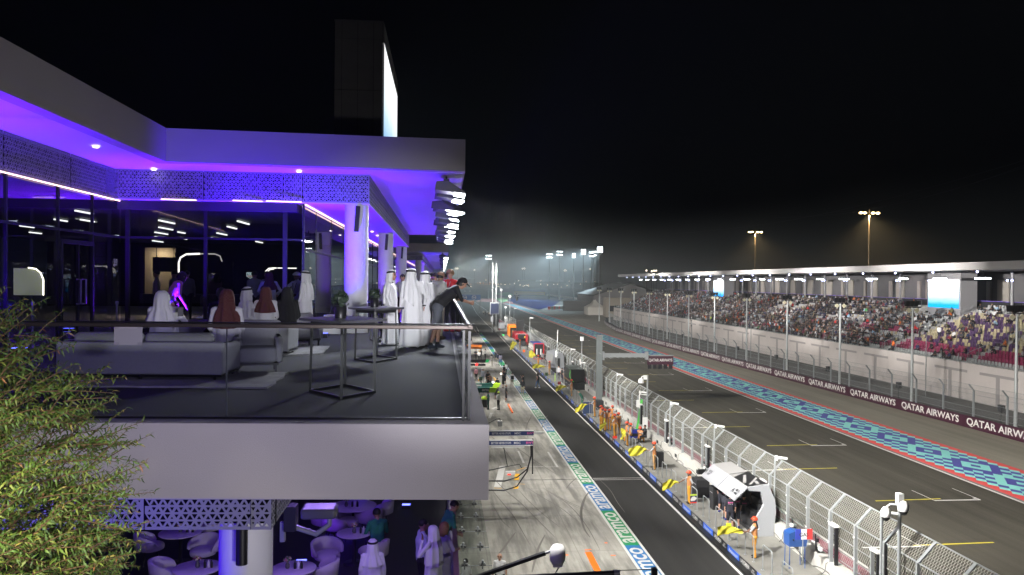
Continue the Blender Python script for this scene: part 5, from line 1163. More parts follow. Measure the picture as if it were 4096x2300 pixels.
# ================================================================== PIT WALL STANDS
ZP = .302
def shelter(name, label, loc, L, body, roofm, endm, cat='pit stand', W=1.75, hgt=2.35, flap=True, kind='hex', txt=None):
    """angular pit-wall control stand: local x from lane side (0) to track side (W), y along the wall 0..L (0 = near end)"""
    t = thing(name, label, cat, loc)
    if kind == 'hex':
        out = [(.45, hgt), (1.45, hgt+.12), (W+.05, 1.75), (W+.10, 1.15), (W, .2), (W, 0), (.85, 0), (.85, .2), (1.05, .35), (.92, .95), (1.25, 1.5), (1.1, 2.15), (.5, 2.2)]
        MB().prism(out, 'y', 0, .14, endm).build('end_panel', t)
        MB().prism([(.52, 2.18), (1.1, 2.13), (1.22, 1.5), (.92, .97), (.95, .4), (1.5, .4), (1.6, 1.2), (1.5, 2.1)], 'y', .145, .155, M_bk).build('end_screen', t)
        MB().prism([(x, z) for x, z in out[:2]]+[(1.45, hgt+.06), (.45, hgt-.06)], 'y', .145, L, roofm).build('roof', t)
        MB().prism([(1.46, hgt+.11), (W+.05, 1.75), (W+.1, 1.15), (W, .2), (W-.06, .2), (W+.02, 1.15), (W-.03, 1.7), (1.40, hgt+.04)], 'y', .145, L, body).build('back_panel', t)
        MB().box((.85, .15, 0), (W-.05, L, .18), M_blackm).build('plinth', t)
        MB().box((.95, .3, .19), (1.25, L-.2, 1.0), M_blackm).build('desk', t)
        b = MB()
        for k in range(int(L/.7)): b.box((1.28, .25+k*.7, 1.15), (1.34, .8+k*.7, 1.6), M_bk)
        b.build('monitor', t)
        if flap:
            for k in range(2):
                b = MB(); y0 = L*k/2+.02; y1 = L*(k+1)/2-.02; a = (.44, hgt+.01); c = (-.22, hgt-.62)
                b.add([(a[0], y0, a[1]), (a[0], y1, a[1]), (c[0], y1, c[1]), (c[0], y0, c[1]), (a[0]+.03, y0, a[1]-.03), (a[0]+.03, y1, a[1]-.03), (c[0]+.03, y1, c[1]-.03), (c[0]+.03, y0, c[1]-.03)], [(0, 1, 2, 3), (7, 6, 5, 4), (0, 3, 7, 4), (1, 5, 6, 2), (2, 6, 7, 3), (0, 4, 5, 1)], roofm if txt is None else body)
                if txt:
                    d = V((c[0]-a[0], 0, c[1]-a[1])).normalized(); o = V((a[0], y0+.45 if k == 0 else y1-.55, a[1]))+d*.5+V((-.008, 0, .008)); 
                    b.text('ARCTIC', o-d*.09, (0, -1, 0), -d, .13, M_bk, w=.42); b.text('WOLF', o+d*.09, (0, -1, 0), -d, .13, M_bk, w=.34)
                    oo = o+V((0, .42, 0)); b.add([oo-V((0, .0, 0))-d*.15, oo+V((0, .13, 0))+d*.15, oo+V((0, .08, 0))+d*.15, oo+V((0, 0, 0))-d*.02, oo+V((0, -.06, 0))+d*.15, oo+V((0, -.11, 0))+d*.15], [(0, 1, 2, 3), (0, 3, 4, 5)], M_bk)
                b.build('flap', t)
    return t
P0 = at(3022, 2146, ZP)
s1 = shelter('pit_stand', 'white angular pit wall shelter with open flaps and black front corner', (14.15, 36.35, ZP), 4.9, mat('stand_white', (.27, .275, .29), .35), mat('stand_roof', (.27, .265, .26), .5), mat('stand_white2', (.36, .37, .39), .35), txt=1)
b = MB(); zr = lambda x: 2.388+(x-.47)*.1206; Q4 = lambda pts, m, dz=0.0: b.add([(x, y, zr(x)+dz) for x, y in pts], [(0, 1, 2, 3)], m); Q4([(.47, .16), (1.44, .16), (1.44, 2.5), (.47, 1.9)], M_bk); Q4([(.6, .3), (.72, .3), (1.38, 1.15), (1.38, 1.35)], MATS['stand_roof'], .006); Q4([(.5, .75), (.62, .65), (1.1, 1.9), (1.0, 2.0)], MATS['stand_roof'], .006); Q4([(.95, .25), (1.1, .2), (1.2, .75), (1.05, .8)], MATS['stand_roof'], .006); Q4([(.47, 2.42), (1.44, 2.42), (1.44, 2.5), (.47, 2.5)], M_blackm, .003); b.build('roof_graphic', s1)
b = MB(); M_pink = mat('pink_ink', (.8, .12, .35), .5); b.text('CHANGE', (1.28, .140, 1.14), (1, 0, 0), (0, 0, 1), .075, M_wht, w=.42); b.text('WORLD', (1.30, .140, 1.04), (1, 0, 0), (0, 0, 1), .075, M_wht, w=.34); b.lathe((1.36, .141, 1.33), [(.09, 0), (.09, .001)], M_pink, 20)
o = MB(); vs = [(1.36+.09*math.cos(a), .139, 1.33+.09*math.sin(a)) for a in np.linspace(0, 2*PI, 18, False)]; o.add(vs, [tuple(range(18))], M_pink); o.text('THE', (1.1, .139, 1.04), (1, 0, 0), (0, 0, 1), .03, M_wht); o.text('CHANGE', (1.28, .139, 1.14), (1, 0, 0), (0, 0, 1), .075, M_wht, w=.42); o.text('WORLD', (1.30, .139, 1.04), (1, 0, 0), (0, 0, 1), .075, M_wht, w=.34)
bb = MB().box((.93, .145, .9), (1.55, .15, 1.5), M_bk); o.mats and None
for v_, f_ in ((0, 0),): pass
o.box((1.0, .1405, .92), (1.58, .146, 1.5), M_bk); o.build('logo', s1)
def pbox(name, label, cat, px, py, X, build, z=ZP):
    q = at(px, py, z); t = thing(name, label, cat, (q.x if X is None else X, q.y, z)); build(t); return t
# grey shelter
gq = at(2262, 1490, ZP); M_sil = mat('stand_silver', (.30, .31, .33), .35, .4)
t = thing('pit_stand', 'silver grey wedge shaped pit shelter with dark window', 'pit stand', (14.4, gq.y-2, ZP))
MB().prism([(-.1, 1.35), (.1, 2.5), (1.2, 2.75), (1.5, 2.4), (1.5, .3), (.55, .3), (.3, 1.2)], 'y', 0, 6.5, M_sil).build('body', t)
MB().add([(.45, -.01, .95), (.95, -.01, .85), (.98, -.01, 2.1), (.35, -.01, 2.1)], [(0, 1, 2, 3)], M_bk).build('window', t); MB().box((.6, .3, 0), (1.4, 6, .3), M_blackm).build('plinth', t)
# black double container
gq = at(2372, 1560, ZP); t = thing('pit_stand', 'black boxy pit shelter with two dark roof panels and diamond trim', 'pit stand', (14.3, gq.y, ZP))
MB().box((.1, 0, .95), (1.55, 4.6, 2.25), M_bk).build('body', t); MB().box((.0, -.05, 2.25), (1.55, 2.2, 2.32), mat('stand_lid', (.05, .06, .055), .4)).build('roof', t); MB().box((.0, 2.3, 2.25), (1.55, 4.6, 2.34), MATS['stand_lid']).build('roof', t)
b = MB(); 
for k in range(16): b.add([(-.02, .1+k*.28, .95), (-.02, .24+k*.28, 1.07), (-.02, .38+k*.28, .95), (-.02, .24+k*.28, .83)], [(0, 1, 2, 3)], mat('copper', (.45, .2, .08), .4, .5))
b.box((-.01, 0, .78), (.1, 4.6, 1.1), M_bk); b.build('trim', t); MB().box((.1, .1, 0), (1.3, 4.5, .75), M_blackm).build('plinth', t)
MB().tube([(.05, .3, 2.2), (-.03, .25, 1.7), (.0, .2, 1.4), (.15, .05, 1.1), (.4, -.05, .9)], .025, mat('neon_green', (.15, .8, .1), .5), 6).build('cable', t)
for k in range(2): MB().text('MERCEDES'[:0] or 'AMG', (.75, 1.0+k*2.4, 2.345), (1, 0, 0), (0, 1, 0), .3, M_steel).build('lettering', t)
# red/blue stand, crimson stand, orange stand, dark far stands
M_rb = mat('frame_red', (.6, .03, .04), .4)
gq = at(2148, 1438, ZP); t = thing('pit_stand', 'open pit shelter with red frame, dark blue roof and white graphics', 'pit stand', (14.2, gq.y, ZP))
MB().box((0, 0, 2.3), (1.5, 5.5, 2.42), mat('navy_roof', (.03, .05, .2), .5)).build('roof', t); b = MB()
for p, q in (((0, 0, 0), (0, 0, 2.45)), ((1.5, 0, 0), (1.5, 0, 2.45)), ((0, 0, 2.45), (1.5, 0, 2.45)), ((0, 0, .1), (1.5, 0, .1))): b.bar(p, q, .12, .12, M_rb, (0, 1, 0))
b.build('frame', t); MB().box((.1, .02, .3), (1.4, .05, 2.3), M_bk).text('11', (.75, 0, 1.2), (1, 0, 0), (0, 0, 1), .9, M_wht).build('end_panel', t); MB().box((.6, .2, .3), (1.3, 5.3, 1.1), M_blackm).build('desk', t)
gq = at(2098, 1384, ZP); t = thing('pit_stand', 'dark crimson pit shelter with rounded roof and yellow shield', 'pit stand', (14.0, gq.y-1, ZP)); M_cr = mat('crimson', (.32, .012, .02), .35)
MB().prism([(-.5, 1.3), (-.4, 2.0), (0, 2.5), (1.2, 2.7), (1.9, 2.2), (1.9, .8), (1.5, .8), (1.4, 1.5), (.2, 1.5), (.1, 1.3)], 'y', 0, 7, M_cr).build('body', t)
b = MB().box((.0, -.012, 1.5), (1.4, -.004, 2.3), M_bk); b.add([(1.2, -.02, 1.9), (1.42, -.02, 1.9), (1.42, -.02, 1.65), (1.31, -.02, 1.55), (1.2, -.02, 1.65)], [(0, 1, 2, 3, 4)], mat('shield_yellow', (.7, .5, .03), .5)); b.box((-.4, -.012, 2.3), (1.8, -.004, 2.34), M_wht); b.build('end_panel', t); MB().box((.5, .2, 0), (1.4, 6.5, 1.0), M_blackm).build('desk', t)
gq = at(2060, 1352, ZP); t = thing('pit_stand', 'orange pit shelter with dark open front', 'pit stand', (14.3, gq.y, ZP)); M_po = mat('papaya', (.8, .2, .015), .4)
MB().prism([(0, 2.2), (.1, 2.65), (1.6, 2.75), (1.7, 2.2)], 'y', 0, 6, M_po).build('roof', t); MB().box((0, 0, .3), (.12, 6, 2.2), M_po).box((1.55, 0, .3), (1.7, 6, 2.2), M_po).box((.15, .3, .2), (1.5, .4, 2.2), M_bk).build('frame', t); MB().box((.3, -.3, .3), (1.2, 0, 1.2), M_blackm).build('desk', t)
for px, py, lab in ((2010, 1318, 'grey low pit shelter beyond the orange one'), (1985, 1300, 'dark tall pit cabinet far along the wall'), (1975, 1290, 'far grey pit shelter near the end of the wall')):
    gq = at(px, py, ZP); t = thing('pit_stand', lab, 'pit stand', (14.2, gq.y, ZP)); h = 3.6 if 'tall' in lab else 1.6
    MB().prism([(0, .2), (0, h), (1.2, h+.15), (1.4, h-.2), (1.4, .2)], 'y', 0, 3.5, M_blackm if 'tall' in lab else M_sil).build('body', t); MB().box((.1, .1, 0), (1.3, 3.4, .2), M_bk).build('plinth', t)
# concrete clutter: cabinets, cases
def case(label, px, py, w, d, h, m=M_blackm, X=None, name='equipment_case'):
    q = at(px, py, ZP); b = MB(); b.box((-w/2, 0, 0), (w/2, d, h), m); b.box((-w/2-.01, .1, h*.72), (w/2+.01, d-.1, h*.75), M_steel); b.box((-w/2+.05, -.012, h*.2), (w/2-.05, 0, h*.6), M_black)
    o = b.build(name, loc=(X or q.x, q.y, ZP)); bevel(o, .02); tag(o, label, 'case')
case('black wheeled tool trolley between marshal and white shelter', 2812, 1992, .75, .9, 1.0); case('black flight case beside the gantry post', 2400, 1640, .7, .9, .85); case('black flight case in front of the boxy shelter', 2325, 1560, .8, .9, .9)
case('dark blue cool box beside seated crew', 2541, 1752, .7, .5, .6, mat('cool_box', (.02, .03, .25), .4)); case('small black rack next to the white shelter flap', 2872, 2040, .55, .6, 1.2); case('black case by the grey shelter', 2215, 1500, .6, .6, .9)
q = at(2815, 1975, ZP); MB().box((-.2, 0, 0), (.2, .04, .3), M_bk).build('laptop', loc=(q.x, q.y+.4, ZP+1.01)); tag(bpy.data.objects['laptop'], 'open laptop on the black tool trolley', 'laptop')
# blue monitor cabinet with tricolour sign
q = at(3190, 2280, ZP); t = thing('monitor_cabinet', 'blue hooded metal cabinet on thin legs beside pit wall', 'cabinet', (q.x+.05, q.y+.1, ZP)); M_cb = mat('cabinet_blue', (.02, .07, .24), .35)
MB().prism([(-.38, .95), (.38, .95), (.42, 1.3), (.3, 1.52), (-.1, 1.6), (-.38, 1.5)], 'y', 0, .55, M_cb).build('body', t); MB().lathe((-.2, -.006, 1.25), [(.03, -.03), (.03, .03)], M_black, 10).build('port', t)
for x, y in ((-.33, .05), (.33, .05), (-.33, .5), (.33, .5)): MB().tube([(x, y, .95), (x*1.05, y, 0)], .018, M_cb, 6).build('leg', t)
q = at(3210, 2160, ZP+1.6); b = MB()
for k, c in enumerate(((.03, .05, .35), (.75, .75, .75), (.7, .04, .04))): b.box((k*.24, 0, 0), (k*.24+.24, .03, .42), cm(c))
b.text('GAS', (.36, -.004, .2), (1, 0, 0), (0, 0, 1), .16, M_bk); b.box((.3, .005, -.9), (.34, .025, 0), M_steel); o = b.build('name_board', loc=(q.x-.3, q.y, ZP+1.62)); tag(o, 'blue white red board with black letters above the blue cabinet', 'board')
# pit boards and signs on the railings
def board2(label, px, py, w, h, cols, txt=None, tm_=None, X=13.42, Yo=0):
    Y = X*FPX/(px-1770); r = aty(px, py, Y)
    for _ in range(5): r = aty(px, py, Y); Y += (X-r.x)*Y/r.x
    r = aty(px, py, Y); b = MB(); z = 0
    for fr, c in cols: b.box((-w/2, 0, z*h-h/2), (w/2, .03, (z+fr)*h-h/2), cm(c)); z += fr
    if txt: b.text(txt, (0, -.006, -h*.1), (1, 0, 0), (0, 0, 1), h*.4, tm_ or M_bk, w=w*.7)
    if 'bull' in label:
        b.add([(-.17, -.006, -.02), (-.1, -.006, .1), (.02, -.006, .13), (.17, -.006, .04), (.12, -.006, -.04), (.05, -.006, -.10), (-.16, -.006, -.12)], [(0, 1, 2, 3, 4, 5, 6)], M_wht)
    b.box((-.02, .032, -h/2-.35), (.02, .06, h/2), M_steel)
    o = b.build('pit_board', loc=r); return tag(o, label, 'pit board')
board2('pit board with green, black and red bands and white bull shape', 2775, 1995, .38, .48, ((.14, (.75, .05, .04)), (.70, (.02, .03, .08)), (.16, (.55, .75, .05))))
board2('fluorescent green pit board beside the nearest flag marshal', 2915, 2112, .24, .44, ((1, (.62, .85, .03)),)); board2('bright red board hung on rail among orange marshals', 2461, 1753, .38, .38, ((1, (.95, .05, .03)),)); board2('dark red box sign near the silver shelter', 2238, 1532, .36, .34, ((1, (.25, .01, .02)),))
board2('dark red small sign by the orange shelter', 1998, 1317, .5, .5, ((.4, (.2, .02, .03)), (.6, (.25, .03, .04)))); board2('small crimson sign by crimson shelter', 2058, 1370, .5, .6, ((.5, (.3, .02, .03)), (.5, (.1, .1, .12)))); board2('orange round board held low by red stand', 2096, 1404, .4, .4, ((1, (.95, .15, .02)),))
board2('navy equipment banner with white lettering near green cloaked crew', 2352, 1632, .9, 1.1, ((1, (.02, .04, .10)),), 'ergom'[:0] or None)
board2('small green sign by blue boards', 2013, 1340, .5, .35, ((1, (.02, .55, .12)),)); board2('dark sign with green bars on the rail by the silver shelter', 2187, 1498, .4, .5, ((1, (.03, .06, .02)),))
b = MB().box((-.04, -.02, 0), (.04, .02, 1.0), cm((.5, .85, .05))); q = at(2211, 1525, ZP); o = b.build('green_marker', loc=(13.7, q.y, ZP)); tag(o, 'upright fluorescent green strip by silver shelter', 'marker')
q = at(2548, 1725, ZP); b = MB().add([(-.12, 0, 0), (.12, 0, 0), (.42, .05, 2.0), (.5, .05, 2.6), (.3, .05, 2.6), (.12, 0, 1.4), (-.12, .03, 0), (.12, .03, 0), (.42, .08, 2.0), (.5, .08, 2.6), (.3, .08, 2.6), (.12, .03, 1.4)], [(0, 1, 2, 3, 4, 5), (11, 10, 9, 8, 7, 6), (0, 6, 7, 1), (1, 7, 8, 2), (2, 8, 9, 3), (3, 9, 10, 4), (4, 10, 11, 5), (5, 11, 6, 0)], mat('leaning_green', (.12, .65, .10), .6)); o = b.build('green_flag', loc=(q.x, q.y, ZP)); tag(o, 'furled bright green flag leaning on the wall behind seated crew', 'flag')
# cables on the pit wall
cbm = MB(); M_cab = mat('cable_black', (.02, .02, .02), .6); random.seed(3)
y = 26
while y < 75:
    pts = [(15.93, y+k*.5, .38+.12*math.sin(k*1.1+y)+random.uniform(-.04, .04)) for k in range(10)]; cbm.tube(pts, .016, M_cab, 5); cbm.tube([(16.0, y+1, .93), (15.9, y+1.1, .85), (15.88, y+1.15, .5), (15.8, y+1.3, .32)], .014, M_cab, 5); y += 4.1
o = cbm.build('wall_cables'); tag(o, 'loose black cables draped along the pit wall', 'cables')
# equipment on wall (marshalling gadgets)
for i, (px, py, lab) in enumerate(((3140, 2130, 'grey and black trackside equipment clamped to fence by the blue cabinet'), (3345, 2195, 'black and silver camera rig clamped to the fence'), (2660, 1775, 'small silver sensor unit on the wall top'), (2790, 1885, 'black sensor pole with round top on the fence'), (2750, 1880, 'small black box hung on the wall top'))):
    q = at(px, py, 1.0); b = MB(); random.seed(20+i)
    for k in range(7): c = V((random.uniform(-.15, .15), random.uniform(-.3, .3), random.uniform(0, .45))); b.box(c-V((.05, .09, .05)), c+V((.05, .09, .09)), random.choice([M_black, M_steel, M_blackm, M_wht]))
    b.tube([(0, 0, 0), (0, .1, .7 if i != 3 else 1.9)], .03, M_black, 6); o = b.build('trackside_device', loc=(16.1, q.y, .93)); tag(o, lab, 'device')
# ================================================================== MARSHALS
M_ov = mat('overall_orange', (.60, .27, .02), .8, var=.12, vs=12); M_vest = mat('vest_orange', (.52, .21, .07), .6, var=.2, vs=9)
def flag(o_, a, d_, L=.95, Wd=.6, m=M_flag, ph=0., label='', up=V((0, 0, -1))):
    """waving cloth from world point a along direction d_"""
    d_ = V(d_).normalized(); n = d_.cross(V((0, 0, 1))).normalized(); b = MB(); nu, nv = 18, 10; vs = []
    for layer in (0, .006):
        for i in range(nu):
            u = i/(nu-1)
            for j in range(nv):
                v = j/(nv-1)-.5; w_ = Wd*(.22+.78*min(1, u*1.9))*(1-.22*max(0, u-.7)/.3)
                p = d_*L*u*(1-.06*math.cos(7*u+ph))+up*(v*w_+.22*u*u+.05*math.sin(6*u+ph+2*v))+n*(.13*math.sin(7*u+2.5*v+ph)*(u+.15)+.05*math.sin(13*u-6*v+ph)+layer); vs.append(tuple(p))
    q = nu*nv; F = lambda o: [(o+i*nv+j, o+i*nv+j+1, o+(i+1)*nv+j+1, o+(i+1)*nv+j) for i in range(nu-1) for j in range(nv-1)]
    b.add(vs, F(0)+[f[::-1] for f in F(q)], m, True); s = b.build('flag', loc=a); return tag(s, label, 'flag', 'yellow flags held by the marshals')
MG = 'marshals in orange overalls on the pit wall'
def marshal(label, px, py, rz, d=None, s=1.0, vox=.022, fl=None, sit=False, top=None, grey=True, z=ZP):
    q = at(px, py, z); d = d or J(); tp = (.33, .34, .36) if grey else (.55, .55, .52)
    o = person(label, (q.x, q.y, z), rz, d, top=top or M_vest, leg=M_ov, sleeve=tp, skin=M_skin2, hair='helmet', vox=vox, s=s, group=MG, flare=True, shoe=(.01, .01, .01))
    if fl: R = Matrix.Rotation(rz, 3, 'Z'); w_ = R @ (d['wL' if fl[0] == 'L' else 'wR']*s)+V((q.x, q.y, z)); FL_ = flag(o, w_+V((0, 0, .0))+V(fl[1]).normalized()*.08, fl[1], fl[2], label=fl[3], ph=fl[4] if len(fl) > 4 else 0, Wd=fl[5] if len(fl) > 5 else .6); MB().tube([(0, 0, 0), V(fl[1]).normalized()*.4], .012, M_black, 6).build('stick', FL_)
    return o
W = PI/2  # facing the pit lane (-X) is rz=+90deg
marshal('nearest marshal in grey shirt and orange trousers holding yellow flag over the rail', 3018, 2230, 1.25, J(eL=(-.22, .2, 1.2), wL=(-.05, .42, 1.14), eR=(.24, .16, 1.18), wR=(.05, .38, 1.08)), vox=.016, fl=('L', (-1, .55, .04), 1.15, 'large yellow flag waved by the nearest marshal', .5, .42))
marshal('marshal with outstretched arm and yellow flag standing behind the pit board', 2757, 2014, 1.5, J(eR=(.32, .16, 1.26), wR=(.42, .40, 1.08), eL=(-.34, -.08, 1.2), wL=(-.2, -.02, .98)), vox=.016, fl=('R', (-1, .3, -.12), .85, 'drooping yellow flag held by the marshal behind the pit board', 2, .45))
marshal('marshal holding wide yellow flag in front of the black speaker stand', 2617, 1878, 1.2, J(eL=(-.24, .2, 1.25), wL=(-.1, .42, 1.25)), vox=.018, fl=('L', (-1, .35, -.02), 1.15, 'wide yellow flag above the railings at mid wall', 4, .62))
marshal('marshal standing by the rail left of the blue cool box', 2508, 1783, 1.6, J(), vox=.02, fl=('L', (-.35, 1, -.0), .9, 'yellow flag spread beside the leftmost standing group of marshals', 1, .8))
for i, (px, py, rz, lab, k) in enumerate(((2404, 1705, 1.9, 'marshal at the far left end of the marshal group', {}), (2410, 1715, 1.2, 'marshal second from the left in the group', {}), (2421, 1722, 1.0, 'marshal in the group behind the folded yellow flag', {}), (2437, 1722, 2.2, 'marshal in the middle of the group with low head', {}),
    (2449, 1705, -1.2, 'marshal at the back of the group near the wall', {}), (2459, 1745, 1.0, 'marshal in pale grey sleeves in the group', {}), (2474, 1738, .4, 'rightmost marshal in the group beside the big flag', {}))): marshal(lab, px, py, rz, J(eL=(-.25, .1, 1.2), wL=(-.12, .25, 1.1)) if i % 2 else J(), vox=.024, s=.98, grey=i != 5)
q = at(2419, 1690, ZP+1.2); flag(None, (q.x, q.y, ZP+1.55), (-.2, -.3, -1), .9, Wd=.35, label='folded yellow flag hanging in the marshal group', ph=2, up=V((-.8, -.5, 0)))
marshal('marshal left of the gantry post waving a yellow flag low', 2378, 1667, 1.1, J(eL=(-.3, .22, 1.22), wL=(-.32, .5, 1.15)), vox=.022, fl=('L', (-1, .2, -.35), 1.1, 'yellow flag stretched toward the green cloaked figure', 3, .5))
marshal('marshal with yellow flag by the boxy black shelter', 2286, 1585, 1.3, J(eL=(-.3, .2, 1.22), wL=(-.3, .45, 1.1)), vox=.025, fl=('L', (-1, .1, -.12), 1.1, 'yellow flag before the black boxy shelter', 1, .55))
marshal('marshal in pale vest right of the two yellow flags far along the wall', 2198, 1500, .9, J(eL=(-.3, .2, 1.22), wL=(-.3, .45, 1.1)), vox=.03, fl=('L', (-1, .2, .1), 1.6, 'long yellow flag pointing left in the distance', 1, .6))
marshal('marshal in yellow trousers under the raised flag by red frame stand', 2153, 1472, 1.2, J(eL=(-.3, .1, 1.5), wL=(-.25, .25, 1.75)), vox=.03, fl=('L', (-.7, .2, .3), 1.0, 'raised yellow flag near the red framed stand', 2, 1.0))
marshal('far marshal by the crimson shelter with a flag', 2080, 1400, 1.2, J(eL=(-.3, .2, 1.2), wL=(-.3, .45, 1.2)), vox=.035, fl=('L', (-.8, .3, -.3), 1.2, 'crumpled yellow flag next to crimson shelter', 2, 1.3))
marshal('second marshal sitting beside the cool box with back to wall', 2523, 1765, 1.4, sitpose(J()), vox=.024)
marshal('marshal crouching with red helmet beside seated official', 2560, 1772, -.6, sitpose(J(eL=(-.2, .2, 1.2), wL=(-.1, .4, 1.2), eR=(.2, .2, 1.2), wR=(.1, .4, 1.2)), .3), vox=.022)
q = at(2580, 1772, ZP); person('bare headed official in dark clothes seated among marshals', (q.x, q.y, ZP), 1.7, sitpose(J(eR=(.22, .25, 1.2), wR=(.1, .45, 1.25), eL=(-.22, .25, 1.2), wL=(-.1, .45, 1.2))), top=(.02, .02, .025), fore=(.4, .35, .3), leg=(.012, .012, .015), skin=M_skin3, vox=.022)
q = at(2345, 1600+30, ZP); person('figure in dark green cloak leaning toward pit lane at the rail', (13.5, q.y, ZP), 1.6, lean(J(), .5), top=(.01, .09, .06), sleeve=(.01, .09, .06), fore=(.01, .09, .06), leg=(.01, .09, .06), vox=.03, hair='short', hairm=mat('green_hood', (.01, .09, .06), .8))
q = at(2592, 1900, ZP); case('black loudspeaker case leaning on the wall behind marshal', 2640, 1870, .5, .4, 1.0, M_black)
# pit crew under the white shelter
def crew(label, px, py, rz, sit=False, d=None, pink=True, z=ZP):
    q = at(px, py, z); d = d or J(); 
    if sit: d = sitpose(d, .62)
    def ex(o, d):
        M = MB(); c = d['che']; M.text('BWT', c+V((0, -.165, .02)), (1, 0, 0), (0, 0, 1), .07, M_pink, w=.24); M.text('alpine'[:0] or '- - -', c+V((0, -.165, -.05)), (1, 0, 0), (0, 0, 1), .012, M_wht, w=.2); M.build('shirt_logo', o)
    return person(label, (q.x, q.y, z), rz, d, top=(.012, .012, .02), leg=(.015, .015, .025), sleeve=(.012, .012, .02), vox=.02, extra=ex if pink else None, shorts=not sit, shoe=(.02, .03, .2))
crew('crew member in black shirt with pink lettering standing with back to lane', 2920, 2118, -.25); crew('crew member in dark shorts seen behind the green pit board', 2945, 2112, .1)
crew('seated crew member with pink lettering under the white shelter', 2975, 2100, -.35, True); crew('crew member with pink and white sleeve seated at the shelter screens', 2985, 2075, -.2, True)
crew('crew member in dark blue leaning under the left flap', 2898, 2078, -1.2, False, lean(J(eL=(-.2, .2, 1.2), wL=(-.1, .4, 1.2)), .35)); crew('crew member half hidden beneath the white flap', 2885, 2050, -1.0, False, J(), False)
q = at(2867, 1990, ZP); person('crew member in blue by the left end of the white shelter', (q.x, q.y, ZP), -.8, lean(J(), .3), top=(.03, .08, .4), leg=(.02, .03, .1), vox=.03)
for i, (px, py, c) in enumerate(((2248, 1530, (.02, .02, .02)), (2262, 1515, (.03, .03, .04)), (2182, 1460, (.02, .02, .02)), (2170, 1455, (.3, .3, .32)), (2110, 1400, (.4, .04, .04)), (2075, 1368, (.03, .03, .03)), (2052, 1352, (.5, .15, .03)), (2235, 1520, (.4, .4, .42)))):
    q = at(px, py, ZP); person(('crew member in %s clothing by the pit wall stands, %s from the near end' % (('black', 'charcoal', 'black', 'light grey', 'red', 'dark', 'orange', 'pale grey')[i], ordn(i+1))), (min(q.x, 15.4), q.y, ZP), -1.2+.5*i, J(), top=c, leg=(.02, .02, .03), vox=.04)
# ================================================================== PEOPLE IN THE PIT LANE
def pit(label, px, py, rz, top, leg, vox=.03, **k):
    q = at(px, py, 0); return person(label, (q.x, q.y, 0), rz, k.pop('d', None) or J(), top=top, leg=leg, vox=vox, **k)
BL = (.015, .015, .017); walk = lambda a=.16: J(kL=(-.10, a*.7, .5), aL=(-.10, a, .10), kR=(.10, -a*.2, .5), aR=(.10, -a, .12), eL=(-.25, -.1, 1.17), wL=(-.25, .02, .93), eR=(.25, .06, 1.17), wR=(.24, .22, .97))
arms = J(eL=(-.24, .1, 1.2), wL=(-.1, .3, 1.2), eR=(.24, .1, 1.2), wR=(.1, .3, 1.2)); up_ = J(eL=(-.24, .15, 1.35), wL=(-.08, .28, 1.6), eR=(.24, .15, 1.35), wR=(.08, .28, 1.6))
pit('bald man with white moustache, white shirt and lanyard on the apron near the canopy', 1998, 2395, 2.9, (.78, .78, .78), BL, .016, hair='bald', hairm=M_skin, extra=lambda o, d: (lany(o, d)))
pit('man in black shirt and black shorts standing alone', 2024, 1609, -1.4, BL, BL, shorts=True, skin=M_skin3, hair='bald', shoe=(.3, .3, .3), sock=(.5, .5, .5))
pit('man in white shirt and black trousers with headphones beside team area', 1994, 1640, .9, (.78, .78, .78), BL, d=arms, hair='cap', gm=(.55, .75, .05))
pit('man in dark green team shirt with arms crossed', 1953, 1638, 1.7, (.02, .12, .09), (.02, .10, .08), d=arms, skin=M_skin3)
pit('person in pink shirt and black trousers at the left of the lane', 1904, 1526, .5, (.65, .30, .36), BL, hair='bald')
pit('cameraman in grey with green camera on his shoulder', 1931, 1533, -.2, (.22, .24, .28), (.2, .24, .3), d=up_, skin=M_skin3, hair='short', hairm=M_hairg)
pit('bare backed person in the crowd beside cameraman', 1958, 1556, .2, (.48, .29, .2), BL, sleeve=(.48, .29, .2)); pit('dark clothed person partly behind the bare backed one', 1951, 1545, 0, BL, BL)
pit('man in black with bright camera light facing right', 2012, 1553, -1.0, BL, BL, d=arms, shorts=True); pit('camera operator in black shirt and shorts with white shoes', 2018, 1540, .6, BL, BL, shorts=True, d=up_, shoe=(.8, .8, .8))
pit('man in white shirt and black trousers walking on the painted band', 2022, 1505, -.1, (.8, .8, .8), BL, d=walk()); pit('man in black behind the white shirted walker', 2016, 1515, .8, BL, BL)
pit('man with black backpack, white shirt and beige trousers', 2048, 1551, .05, (.75, .75, .75), (.5, .42, .32), d=walk(.1), extra=lambda o, d: MB().box((-.16, -.30, 1.02), (.16, -.13, 1.42), M_blackm).build('backpack', o))
pit('bearded man in black sweatshirt and khaki trousers walking toward the camera', 2090, 1582, 2.9, BL, (.42, .37, .26), d=walk(.14), fore=BL, shoe=(.5, .5, .45)); pit('man in dark clothes filming with raised arm behind the bearded man', 2093, 1560, 1.5, (.03, .03, .035), BL, d=up_)
pit('person in black top and blue jeans walking on the asphalt', 2151, 1553, .9, BL, (.12, .2, .35), d=walk(.2), sleeve=M_skin, shoe=(.8, .8, .8), hair='long')
pit('woman in long white outfit holding papers', 1967, 1466, .3, (.75, .72, .68), (.75, .72, .68), flare=True, hair='long', d=arms)
pit('man in dark jacket and beige trousers at the edge of the band', 1991, 1460, .2, (.03, .04, .08), (.48, .42, .33)); pit('person in blue jeans and patterned top on the band', 2002, 1463, -.4, (.35, .33, .42), (.16, .26, .4), hair='long'); pit('tall man in black with headset at the band edge', 1983, 1448, 2.6, BL, BL, d=up_)
